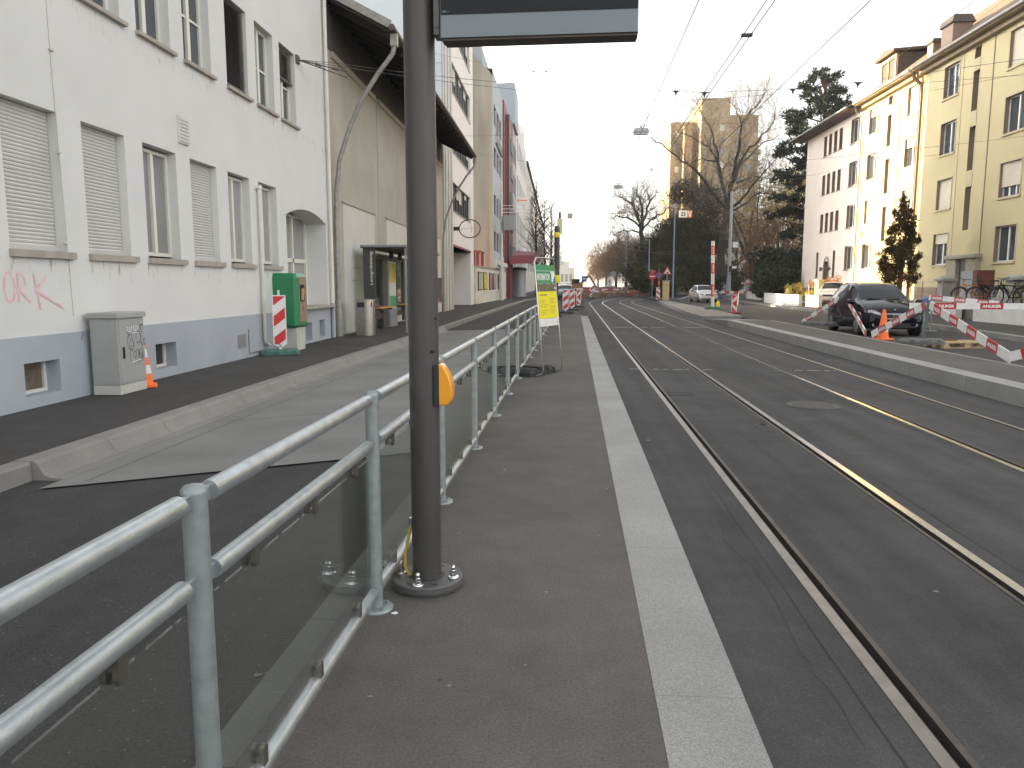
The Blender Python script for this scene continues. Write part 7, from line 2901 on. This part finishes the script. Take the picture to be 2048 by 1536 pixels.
pz = at(1333, 598, 74)
o = road_sign('warning_sign', 'triangular red-bordered warning sign behind the pale utility box', (pz.x, 74, -0.1), pole_h=3.2)
b = MB()
b.prism(tri(0.50, -0.02, 2.70), (0, 0.03, 0))
s_ = obj('red_border', b, M['red_sign'], o)
b = MB()
b.poly(tri(0.33, -0.024, 2.68))
obj('white_field', b, M['white_board'], s_)
b = MB()
b.box(-0.16, 0.16, -0.03, -0.026, 2.54, 2.60)
b.box(-0.02, 0.10, -0.03, -0.026, 2.60, 2.70)
obj('pictogram', b, M['black'], s_)
pz = at(1304, 590, 92)
o = road_sign('no_entry_sign', 'red no-entry sign with white bar beside the marker boards', (pz.x, 92, -0.2), pole_h=3.3, pole_r=0.035)
b = MB()
b.T = Matrix.Translation((0, 0, 2.55)) @ Matrix.Rotation(R(90), 4, 'X')
b.cyl((0, 0), 0.40, -0.02, 0.03, 24)
s_ = obj('red_disc', b, M['red_sign'], o)
b = MB()
b.box(-0.30, 0.30, -0.036, -0.031, 2.48, 2.60)
obj('white_bar', b, M['white_board'], s_)
b = MB()
b.box(-0.32, 0.32, -0.02, 0.02, 3.0, 3.3)
b.box(-0.12, 0.12, -0.03, 0.02, 1.55, 2.1)
obj('extra_plate', b, M['red_faded'], o)
pz = at(1317, 590, 90)
o = road_sign('no_parking_sign', 'blue and red round sign with orange lamp right of the no-entry sign', (pz.x, 90, -0.2), pole_h=3.4, pole_r=0.03)
b = MB()
b.T = Matrix.Translation((0, 0, 2.65)) @ Matrix.Rotation(R(90), 4, 'X')
b.cyl((0, 0), 0.34, -0.02, 0.03, 24)
s_ = obj('red_ring', b, M['red_sign'], o)
b = MB()
b.T = Matrix.Translation((0, 0, 2.65)) @ Matrix.Rotation(R(90), 4, 'X')
b.cyl((0, 0), 0.26, 0.031, 0.034, 24)
obj('blue_disc', b, M['sign_blue'], s_)
b = MB()
b.lathe((0, 0, 1.4), [(0.02, 0), (0.12, 0.04), (0.12, 0.5), (0.02, 0.6)], 10)
obj('orange_lamp', b, M['orange'], o)
pz = at(1219, 575, 120)
o = road_sign('oval_sign', 'white rounded sign with grey rim far down the road', (pz.x, 120, -0.2), pole_h=1.8)
b = MB()
b.prism([(0.36 * math.cos(R(a)), -0.02, 2.0 + (0.35 if math.sin(R(a)) >= 0 else -0.35) + 0.36 * math.sin(R(a))) for a in range(0, 360, 20)], (0, 0.04, 0))
s_ = obj('white_plate', b, M['white_paint'], o)
b = MB()
b.box(-0.12, 0.12, -0.026, -0.021, 1.9, 2.2)
obj('emblem', b, M['red_faded'], s_)
pz = at(1226, 575, 108)
o = road_sign('grey_disc_sign', 'grey back of a round sign above the white rounded one', (pz.x, 108, -0.2), pole_h=3.2)
b = MB()
b.T = Matrix.Translation((0, 0, 3.0)) @ Matrix.Rotation(R(90), 4, 'X')
b.cyl((0, 0), 0.42, -0.02, 0.02, 20)
obj('disc', b, M['galv_dull'], o)
pz = at(1168, 575, 140)
o = road_sign('blue_sign', 'square blue sign above the road works in the distance', (pz.x, 140, -0.2), pole_h=3.0)
b = MB()
b.box(-0.45, 0.45, -0.03, 0.02, 2.1, 3.1)
s_ = obj('blue_plate', b, M['sign_blue'], o)
b = MB()
b.box(-0.25, 0.25, -0.035, -0.03, 2.5, 2.75)
obj('pictogram', b, M['white_paint'], s_)

# row of chevron boards along the bend
for i, u in enumerate((1247, 1251, 1256, 1262, 1268, 1277, 1286, 1299)):
    Y = 152 - i * 6.5
    p = at(u, 570, Y)
    o = thing('chevron_board', ['white chevron board furthest left in the row along the bend', 'white chevron board second in the row along the bend', 'white chevron board third in the row along the bend', 'white chevron board fourth in the row along the bend', 'white chevron board fifth in the row along the bend', 'white chevron board sixth in the row along the bend', 'white chevron board seventh in the row along the bend', 'white chevron board beside the no-entry sign'][i], 'chevron board', (p.x, Y, -0.25), 0, 'chevron boards along the bend')
    b = MB()
    b.box(-0.3, 0.3, 0, 0.03, 0.35, 1.25)
    b.box(-0.03, 0.03, 0.03, 0.06, 0, 0.4)
    brd = obj('board', b, M['grey_metal'], o)
    b = MB()
    s = -1 if i < 5 else 1
    for dx in (-0.12, 0.10):
        b.poly([(dx - 0.06 * s, -0.005, 1.2), (dx + 0.06 * s, -0.005, 1.2), (dx + 0.17 * s, -0.005, 0.8), (dx + 0.06 * s, -0.005, 0.4), (dx - 0.06 * s, -0.005, 0.4), (dx + 0.06 * s, -0.005, 0.8)])
    obj('chevrons', b, M['white_board'], brd)

# road works between the lanes in the distance
def fence_run(label, a, c, z, m1='white_board', m2='red_faded', hgt=0.20, n=8, legs=True):
    a, c = Vector((*a, z)), Vector((*c, z))
    o = thing('site_barrier', label, 'barrier', (0, 0, 0), 0, 'red and white site barriers')
    b = MB()
    for k in range(n):
        b.cur = k % 2
        b.beam(a.lerp(c, k / n), a.lerp(c, (k + 1) / n), 0.03, hgt)
    obj('rail', b, [M[m1], M[m2]], o)
    if legs:
        b = MB()
        for q in (0.05, 0.5, 0.95):
            p = a.lerp(c, q)
            b.tube([(p.x, p.y, p.z - 0.95), (p.x, p.y, p.z + 0.1)], 0.025, 5)
        obj('legs', b, M['iron'], o)
    return o


fence_run('red and white site barrier running across the works beyond the platform', (2.4, 100), (9.0, 104), 0.75)
fence_run('brown timber site barrier nearest the track bend', (5.2, 96), (8.4, 99), 0.45, 'brown_trim', 'wood_pale', 0.24, 6)
fence_run('brown and red site barrier behind the lone marker board', (3.6, 112), (9.6, 118), 0.85, 'brown_trim', 'red_faded', 0.28, 9)
fence_run('upper red and white barrier in front of the grey cabinet at the slope', (20.1, 86), (24.1, 84), 1.55, n=8, hgt=0.22)
fence_run('lower red and white barrier in front of the slope', (19.6, 84.5), (23.6, 83), 0.70, n=7, hgt=0.22)
fence_run('bright red and white barrier right of the silver car', (16.6, 80), (20.3, 78), 0.62, 'white_board', 'red_sign', 0.22, 9)
o = thing('barrier_sign', 'red and white striped road-closed board at the top of the side street', 'road sign', (21.2, 116, hill(21.2, 116)), 0)
b = MB()
for k in range(7):
    b.cur = k % 2
    b.box(-1.1 + k * 0.314, -1.1 + (k + 1) * 0.314, -0.03, 0, 1.0, 1.6)
obj('striped_board', b, [M['red_sign'], M['white_board']], o)
b = MB()
b.box(-1.2, 1.2, -0.1, 0.1, 0.0, 0.75)
obj('grey_base', b, M['galv_dull'], o)
o = thing('round_restriction_sign', 'small round red and white sign beside the barriers', 'road sign', (19.8, 82, 0.2))
b = MB()
b.tube([(0, 0, -0.3), (0, 0, 1.6)], 0.03, 6)
obj('sign_pole', b, M['mast_grey'], o)
b = MB()
b.T = Matrix.Translation((0, -0.03, 1.5)) @ Matrix.Rotation(R(90), 4, 'X')
b.cyl((0, 0), 0.35, 0, 0.02, 20)
s_ = obj('red_ring', b, M['red_faded'], o)
b = MB()
b.T = Matrix.Translation((0, -0.055, 1.5)) @ Matrix.Rotation(R(90), 4, 'X')
b.cyl((0, 0), 0.24, 0, 0.004, 20)
obj('white_disc', b, M['white_board'], s_)
o = thing('excavator', 'dusty orange excavator in the road works below the distant hall', 'excavator', (4.2, 185, -0.4), R(20))
b = MB()
b.box(-1.6, 1.6, -1.2, 1.2, 0, 0.8)
obj('tracks', b, M['rubber'], o)
b = MB()
b.cbox(-2.0, 1.4, -1.2, 1.2, 0.9, 2.0)
obj('body', b, M['dusty_orange'], o)
b = MB()
b.cbox(-1.0, 0.6, -1.1, 0.2, 2.0, 3.1)
obj('cab', b, M['car_glass'], o)
b = MB()
b.beam((1.2, 0.3, 1.8), (3.6, 0.3, 4.0), 0.35, 0.5)
b.beam((3.6, 0.3, 4.0), (5.2, 0.3, 1.6), 0.28, 0.4)
obj('boom', b, M['dusty_orange'], o)
b = MB()
rr = random.Random(4)
rows = []
for i in range(7):
    rows.append([(2.0 + k * 1.3, 120 + i * 3, -0.2 + 1.3 * math.sin(math.pi * i / 6) * math.sin(math.pi * k / 8) * rr.uniform(0.7, 1.2)) for k in range(9)])
b.grid(rows, False)
tag(obj('soil_heap', b, M['brown_trim']), 'low heap of brown soil in the distant road works', 'soil heap')
rr = random.Random(8)
b = MB()
for _ in range(90):
    x, y = rr.uniform(2.6, 11.0), rr.uniform(97, 132)
    b.cur = rr.choice((0, 0, 0, 1, 2, 2, 0, 3))
    w_, h_ = rr.uniform(0.2, 1.1), rr.uniform(0.12, 0.75)
    z = -0.22 + (rr.random() < 0.3) * 0.5
    b.beam((x, y, z + h_ / 2), (x + w_, y + rr.uniform(-0.4, 0.4), z + h_ / 2), rr.uniform(0.03, 0.3), h_)
tag(obj('site_clutter', b, [M['brown_trim'], M['white_board'], M['dusty_orange'], M['red_faded']]), 'jumble of boards, pipes and fittings in the road works', 'building material', kind='stuff')
# thin beacon posts by the right lane
for u, v, h, lab in ((1378, 606, 1.15, 'thin grey stake on a foot beside the silver car'), (1616, 617, 1.5, 'thin stake in front of the sunlit wall'), (1476, 611, 0.9, 'thin stake behind the arrowhead marker board')):
    p = on(u, v, -0.06)
    o = thing('site_stake', lab, 'stake', (p.x, p.y, -0.10), 0, 'thin site stakes')
    b = MB()
    b.tube([(0, 0, 0), (0, 0, h)], 0.022, 6)
    obj('stake', b, M['galv_dull'], o)
    b = MB()
    b.box(-0.25, 0.25, -0.15, 0.15, 0, 0.07)
    obj('foot', b, M['rubber_grey'], o)

# ================================================================== BICYCLES
def bicycle(label, loc, rz, paint, lean=6):
    o = thing('bicycle', label, 'bicycle', loc, rz, 'bicycles above the low white wall')
    o.rotation_euler = (R(lean), 0, rz)
    for x in (-0.53, 0.53):
        b = MB()
        b.tube([(x + 0.33 * math.cos(k * math.pi / 12), 0, 0.35 + 0.33 * math.sin(k * math.pi / 12)) for k in range(25)], 0.022, 6, False)
        w_ = obj('wheel', b, M['tyre'], o)
        b = MB()
        for k in range(9):
            a = k * math.pi / 9
            b.tube([(x - 0.32 * math.cos(a), 0, 0.35 - 0.32 * math.sin(a)), (x + 0.32 * math.cos(a), 0, 0.35 + 0.32 * math.sin(a))], 0.0025, 3, False)
        obj('spokes', b, M['chrome'], w_)
        b = MB()
        b.tube([(x + 0.37 * math.cos(R(a)), 0, 0.35 + 0.37 * math.sin(R(a))) for a in range(20, 171, 15)], 0.018, 5, False)
        obj('mudguard', b, M['black'], o)
    b = MB()
    for p, q in (((-0.53, 0, 0.35), (-0.40, 0, 0.92)), ((-0.41, 0, 0.86), (0.05, 0, 0.32)), ((-0.42, 0, 0.80), (0.17, 0, 0.74)), ((0.05, 0, 0.32), (0.21, 0, 0.86)), ((0.05, 0, 0.32), (0.53, 0, 0.35)), ((0.53, 0, 0.35), (0.18, 0, 0.76))):
        b.tube([p, q], 0.020, 6)
    obj('frame', b, M[paint], o)
    b = MB()
    b.prism([(0.10, -0.03, 0.92), (0.35, -0.08, 0.93), (0.38, 0, 0.95), (0.35, 0.08, 0.93), (0.10, 0.03, 0.92)], (0, 0, 0.05))
    b.tube([(0.21, 0, 0.86), (0.22, 0, 0.93)], 0.014, 5)
    obj('saddle', b, M['black'], o)
    b = MB()
    b.tube([(-0.33, -0.28, 1.04), (-0.42, -0.18, 1.02), (-0.42, 0, 1.0), (-0.42, 0.18, 1.02), (-0.33, 0.28, 1.04)], 0.013, 6)
    b.tube([(-0.40, 0, 0.92), (-0.42, 0, 1.0)], 0.016, 6)
    obj('handlebar', b, M['black'], o)
    b = MB()
    b.tube([(0.05, -0.05, 0.32), (0.05, -0.07, 0.15)], 0.012, 5)
    b.tube([(0.05, 0.05, 0.32), (0.05, 0.07, 0.49)], 0.012, 5)
    b.box(-0.02, 0.12, 0.06, 0.12, 0.48, 0.51)
    b.box(-0.02, 0.12, -0.14, -0.08, 0.13, 0.16)
    obj('pedals', b, M['iron'], o)
    b = MB()
    b.beam((0.22, 0, 0.76), (0.70, 0, 0.74), 0.12, 0.02)
    obj('rack', b, M['black'], o)
    return o


bicycle('orange bicycle parked furthest left above the white wall', (16.25, 31.4, 0.6), R(10), 'bike_orange')
bicycle('yellow-green bicycle in the middle above the white wall', (16.75, 29.3, 0.6), R(-4), 'bike_yellow', -5)
bicycle('second orange bicycle at the right edge above the white wall', (17.1, 28.4, 0.6), R(16), 'bike_orange', 4)
bicycle('black bicycle behind the orange one above the white wall', (16.75, 31.0, 0.6), R(2), 'car_black', -7)
bicycle('black bicycle between the yellow and the right orange one', (16.3, 29.0, 0.6), R(14), 'car_black', 7)
o = thing('hedge_trough', 'dark flower trough behind the bicycles', 'trough', (17.25, 30.6, 0.6))
b = MB()
b.cbox(-0.25, 0.25, -0.9, 0.9, 0, 0.55)
obj('trough', b, M['stone_grey'], o)

# grey cabinet and masts on the slope
p = at(1500, 563, 87)
o = thing('grey_street_cabinet', 'grey street cabinet on the slope behind the barriers', 'cabinet', (p.x, 87, hill(p.x, 87) - 0.1))
b = MB()
b.cbox(-0.42, 0.42, -0.25, 0.25, 0, 1.35 + 0.5)
obj('case', b, M['grey_metal'], o)
b = MB()
b.box(-0.47, 0.47, -0.3, 0.3, 1.85, 1.93)
obj('lid', b, M['galv_dull'], o)
p = at(1458, 551, 92)
gm = thing('grey_mast', 'thick grey catenary mast in front of the tallest bare tree', 'mast', (p.x, 92, hill(p.x, 92) - 0.2))
b = MB()
zb = hill(p.x, 92) - 0.2
zt = at(1457, 383, 92).z - zb
b.tube([(0, 0, 0), (0, 0, 2.6)], 0.26, 14)
b.tube([(0, 0, 2.6), (0, 0, zt)], [0.21, 0.15], 14)
obj('mast_tube', b, M['mast_grey'], gm)
b = MB()
b.cbox(-0.1, 0.75, -0.55, -0.2, 3.1, 3.75, 0.05)
obj('loudspeaker_box', b, M['black'], gm)
b = MB()
b.box(0.2, 0.7, -0.57, -0.55, 3.45, 3.72)
b.box(0.3, 0.9, -0.2, 0.1, 5.9, 6.5)
obj('white_box', b, M['white_paint'], gm)
p = at(1346, 566, 80)
lm = thing('blue_lamp_mast', 'slim blue-grey lamp mast with a short arm at the foot of the slope', 'lamp post', (p.x, 80, -0.1))
b = MB()
zt = at(1345, 412, 80).z + 0.1
b.tube([(0, 0, 0), (0, 0, 2.0), (0, 0, zt)], [0.11, 0.09, 0.06], 10)
obj('mast_tube', b, M['mast_blue'], lm)
b = MB()
b.cbox(-0.50, 0.05, -0.1, 0.1, zt - 0.03, zt + 0.09, 0.02)
obj('lamp_head', b, M['lamp_shell'], lm)
for i, (u, Y, vt, lab) in enumerate(((1297, 100, 480, 'thin blue-grey mast behind the no-entry sign'), (1251, 150, 480, 'thin blue-grey mast in the distance at the left of the slope'), (1269, 130, 525, 'short thin mast in the distance by the chevron boards'))):
    p = at(u, 570, Y)
    o = thing('thin_mast', lab, 'mast', (p.x, Y, -0.2), 0, 'thin masts along the bend')
    b = MB()
    z = at(u, vt, Y).z + 0.2
    b.tube([(0, 0, 0), (0, 0, z)], [0.10, 0.07], 8)
    obj('mast_tube', b, M['mast_blue'], o)
    b = MB()
    b.tube([(0, 0, z), (-0.5, 0, z + 0.02)], 0.05, 6)
    obj('arm', b, M['mast_blue'], o)
# pale mast in front of the grey office block
mz = on(1003, 600, -0.04)
wm = thing('pale_mast', 'pale round mast with grey signal box and white sign board on the left pavement', 'mast', (-5.15, 70.3, -0.04))
b = MB()
zt = at(1000, 362, 70.3).z
b.tube([(0, 0, 0), (0, 0, 3.9)], 0.20, 14)
b.tube([(0, 0, 3.9), (0, 0, zt)], [0.15, 0.11], 14)
obj('mast_tube', b, M['white_dirty'], wm)
b = MB()
b.cbox(0.15, 1.25, -0.5, 0.1, 6.3, 7.6, 0.08)
obj('signal_box', b, M['grey_metal'], wm)
b = MB()
for z in (7.9, 8.2, 8.5):
    b.tube([(0, 0, z), (2.2, 0, z)], 0.025, 5)
b.box(1.35, 2.45, -0.03, 0.02, 8.65, 9.25)
obj('sign_arm', b, M['white_paint'], wm)
b = MB()
b.box(1.45, 1.60, -0.04, -0.031, 8.85, 9.03)
b.box(1.70, 2.35, -0.04, -0.031, 8.90, 8.98)
obj('sign_marks', b, M['orange'], wm)

# ================================================================== OVERHEAD LINE, SPAN WIRES, HANGING LAMPS
def wire(label, pts, r=0.008, group='overhead wires', m='wire', name='overhead_wire'):
    b = MB()
    b.tube(pts, r, 5, False)
    return tag(obj(name, b, M[m]), label, 'wire', group)


def tline(x, z, s0=-4, s1=118, r=0.008):
    return [track(x, s0 + (s1 - s0) * k / 40, z) for k in range(41)]


wire('contact wire above the near track', tline(1.82, 5.65), 0.009)
wire('contact wire above the far track', tline(4.40, 5.65), 0.009)
wire('thin carrier wire just above the far contact wire', tline(4.43, 5.78, -4, 14), 0.005)
wire('left one of the paired feeder wires between the tracks', tline(2.74, 5.5), 0.009)
wire('right one of the paired feeder wires between the tracks', tline(2.86, 5.5), 0.009)
wire('feeder wire crossing the top right corner above the chimney', [at(1965, -10, 18), at(1690, 190, 34)], 0.009)


def span(label, pts, r=0.006):
    return wire(label, pts, r, 'span wires across the street', 'wire', 'span_wire')


def sag(a, c, s=0.25, n=14):
    a, c = Vector(a), Vector(c)
    return [a.lerp(c, k / n) - Vector((0, 0, s * 4 * (k / n) * (1 - k / n))) for k in range(n + 1)]


anc = at(612, 78, XF + 25.0)                                   # on the white house wall
anc = Vector((XF + 0.02, 18.4, 6.62))
i1, i2, i3, i4 = at(1352, 182, 20.4), at(1409, 185, 20.4), at(1586, 178, 20.4), at(1716, 165, 20.4)
span('span wire with four insulators from the white house to the right', [anc] + sag(anc + Vector((0.3, 0, 0)), i1, 0.15)[1:] + [i2, i3, i4, at(2048, 118, 21), at(2500, 40, 22)])
span('second span wire from the white house anchor past the display pole', [anc] + sag(anc, at(1398, 200, 24.0), 0.2)[1:] + [at(2048, 150, 26)])
span('span wire crossing the upper windows of the cream house', sag(at(1540, 235, 30), at(2300, 95, 30), 0.1))
span('span wire crossing the third floor of the cream house', sag(at(1500, 330, 34), at(2300, 240, 32), 0.1))
span('span wire behind the display board over the white block', [at(860, 105, 40), at(985, 130, 44), at(1100, 150, 48)])
span('span wire carrying the first hanging lamp', sag((XF + 0.2, 40.0, 8.9), at(1282, 255, 34.5), 0.1) + [at(1620, 215, 56)])
span('span wire carrying the second hanging lamp', [at(905, 300, 52), at(1215, 350, 53.5), at(1236, 366, 53.5), at(1640, 350, 60)])
span('span wire behind the 25 sign over the dark trees', [at(1140, 430, 58), at(1370, 421, 56), at(1612, 405, 60)], 0.010)
span('lower span wire in front of the dark trees', [at(1150, 475, 82), at(1300, 468, 82), at(1457, 467, 91), at(1570, 458, 70)], 0.012)
span('sloping bracing wire from the grey mast over the lamp mast', [at(1457, 385, 91), at(1340, 430, 78)], 0.02)
span('span wire in front of the lower windows of the pink house', [at(1500, 345, 50), at(1620, 350, 48), at(1700, 338, 44), at(1900, 305, 40)])
span('short stay wires behind the round trees over the bend', [at(1205, 350, 70), at(1300, 352, 70), at(1480, 340, 74)])
for i, (q, lab) in enumerate(((i1, 'black insulator leftmost on the span wire in the white sky'), (i2, 'black insulator where the paired feeder wires cross the span wire'), (i3, 'black insulator between the paired wires and the pine tree'), (i4, 'black insulator in front of the pine tree'), (at(1303, 338, 44), 'black insulator on the feeder wires left of the tan tower'), (at(1207, 350, 70), 'small insulator at the left end of the distant span'))):
    o = thing('wire_insulator', lab, 'insulator', q, 0, 'insulators on the span wires')
    b = MB()
    b.lathe((0, 0, -0.10), [(0.010, -0.02), (0.02, 0.02), (0.028, 0.05), (0.065, 0.08), (0.03, 0.10), (0.012, 0.115)], 10)
    b.beam((-0.11, 0, 0.0), (0.11, 0, 0.0), 0.022, 0.022)
    obj('insulator_body', b, M['black'], o)
o = thing('wire_anchor', 'small iron wall anchor with turnbuckles on the white house', 'wall anchor', anc)
b = MB()
b.box(-0.03, 0.03, -0.09, 0.09, -0.09, 0.09)
b.tube([(0, 0, 0), (0.9, 1.0, -0.02)], 0.014, 5)
b.tube([(0, 0, 0), (0.9, 1.0, -0.16)], 0.014, 5)
for q in (0.35, 0.7):
    b.tube([(0.9 * q, q, -0.02 * q), (0.9 * (q + 0.12), q + 0.12, -0.02)], 0.03, 6)
obj('plate', b, M['iron'], o)
for i, (u, v, lab) in enumerate(((1080, 143, 'pair of small wire insulators high in the sky right of the display'), (1108, 266, 'pair of small wire insulators below the highest pair'))):
    q = at(u, v, 45 + 25 * i)
    o = thing('wire_coupler', lab, 'insulator', q, 0, 'small wire couplers in the sky')
    b = MB()
    for dx in (-0.35, 0.35):
        b.lathe((dx, 0, -0.04), [(0.01, 0), (0.07, 0.03), (0.07, 0.07), (0.01, 0.1)], 8)
    b.tube([(-0.6, 0, 0.03), (1.2, 0, -0.12)], 0.012, 5)
    obj('coupler', b, M['lead'], o)
b = MB()
q = track(2.8, 19.4, 5.5)
o = thing('wire_spacer', 'small clamp joining the paired feeder wires near the top', 'wire clamp', track(2.8, 13.6, 5.5))
b = MB()
b.box(-0.09, 0.09, -0.05, 0.05, -0.02, 0.02)
obj('clamp', b, M['iron'], o)
for i, (u, v, Y, lab) in enumerate(((1282, 263, 34.6, 'grey hanging street lamp highest over the tracks'), (1236, 374, 53.6, 'grey hanging street lamp second, lower over the bend'), (1247, 424, 72.2, 'grey hanging street lamp furthest, in front of the round bare tree'))):
    q = at(u, v, Y)
    o = thing('hanging_lamp', lab, 'street lamp', q, 0, 'street lamps hung over the tracks')
    b = MB()
    rows = []
    for (x, y, z) in ((0.33, 0.17, -0.06), (0.33, 0.17, 0.02), (0.28, 0.13, 0.12), (0.10, 0.06, 0.15)):
        rows.append([(-x, -y, z), (x, -y, z), (x, y, z), (-x, y, z), (-x, -y, z)])
    b.grid(rows, False)
    b.poly(rows[-1][:-1])
    obj('shell', b, M['lamp_shell'], o)
    b = MB()
    b.cbox(-0.30, 0.30, -0.15, 0.15, -0.12, -0.06, 0.02)
    obj('diffuser', b, M['lamp_glass'], o)
    b = MB()
    b.tube([(0, 0, 0.15), (0, 0, 0.24)], 0.03, 6)
    b.tube([(-0.25, 0, 0.24), (0.25, 0, 0.24)], 0.015, 5)
    obj('hanger', b, M['iron'], o)
q = at(1371, 428, 56)
o = thing('tram_stop_sign', 'white and orange hanging sign reading 25 in front of the dark trees', 'sign', q)
b = MB()
b.box(-0.45, 0.12, -0.02, 0.02, -0.24, 0.24)
s_ = obj('white_plate', b, M['white_paint'], o)
b = MB()
put_text(b, '25', (-0.16, -0.024, 0.0), (1, 0, 0), (0, 0, 1), 0.26, None, 0.02)
obj('number', b, M['black'], s_)
b = MB()
b.box(0.12, 0.46, -0.02, 0.02, -0.24, 0.24)
s2 = obj('orange_plate', b, M['orange'], o)
b = MB()
b.poly([(0.16, -0.024, 0.22), (0.22, -0.024, 0.22), (0.30, -0.024, -0.05), (0.37, -0.024, 0.22), (0.43, -0.024, 0.22), (0.33, -0.024, -0.22), (0.27, -0.024, -0.22)])
obj('mark', b, M['white_paint'], s2)
b = MB()
b.tube([(-0.3, 0, 0.24), (-0.3, 0, 0.32)], 0.015, 5)
b.tube([(0.3, 0, 0.24), (0.3, 0, 0.32)], 0.015, 5)
obj('hangers', b, M['wire'], o)
q = at(1140, 432, 58)
o = thing('grey_square_sign', 'square grey back of a sign hanging in the white sky over the road', 'sign', q)
b = MB()
b.box(-0.20, 0.20, -0.02, 0.02, -0.2, 0.2)
obj('plate', b, M['lamp_shell'], o)
b = MB()
b.tube([(0, 0, 0.2), (0, 0, 0.3)], 0.015, 5)
obj('hanger', b, M['wire'], o)

# ================================================================== THIN HAZE OVER THE WHOLE PLACE
b = MB()
b.box(-700, 700, -60, 1200, -1.5, 48)
hm = bpy.data.materials.new('haze')
hm.use_nodes = True
hn, hl = hm.node_tree.nodes, hm.node_tree.links
hn.remove(hn['Principled BSDF'])
pv = hn.new('ShaderNodeVolumePrincipled')
pv.inputs['Color'].default_value = (0.92, 0.93, 0.95, 1)
pv.inputs['Density'].default_value = 0.0004
pv.inputs['Anisotropy'].default_value = 0.3
hl.new(pv.outputs[0], hn['Material Output'].inputs['Volume'])
tag(obj('haze', b, hm), kind='stuff')
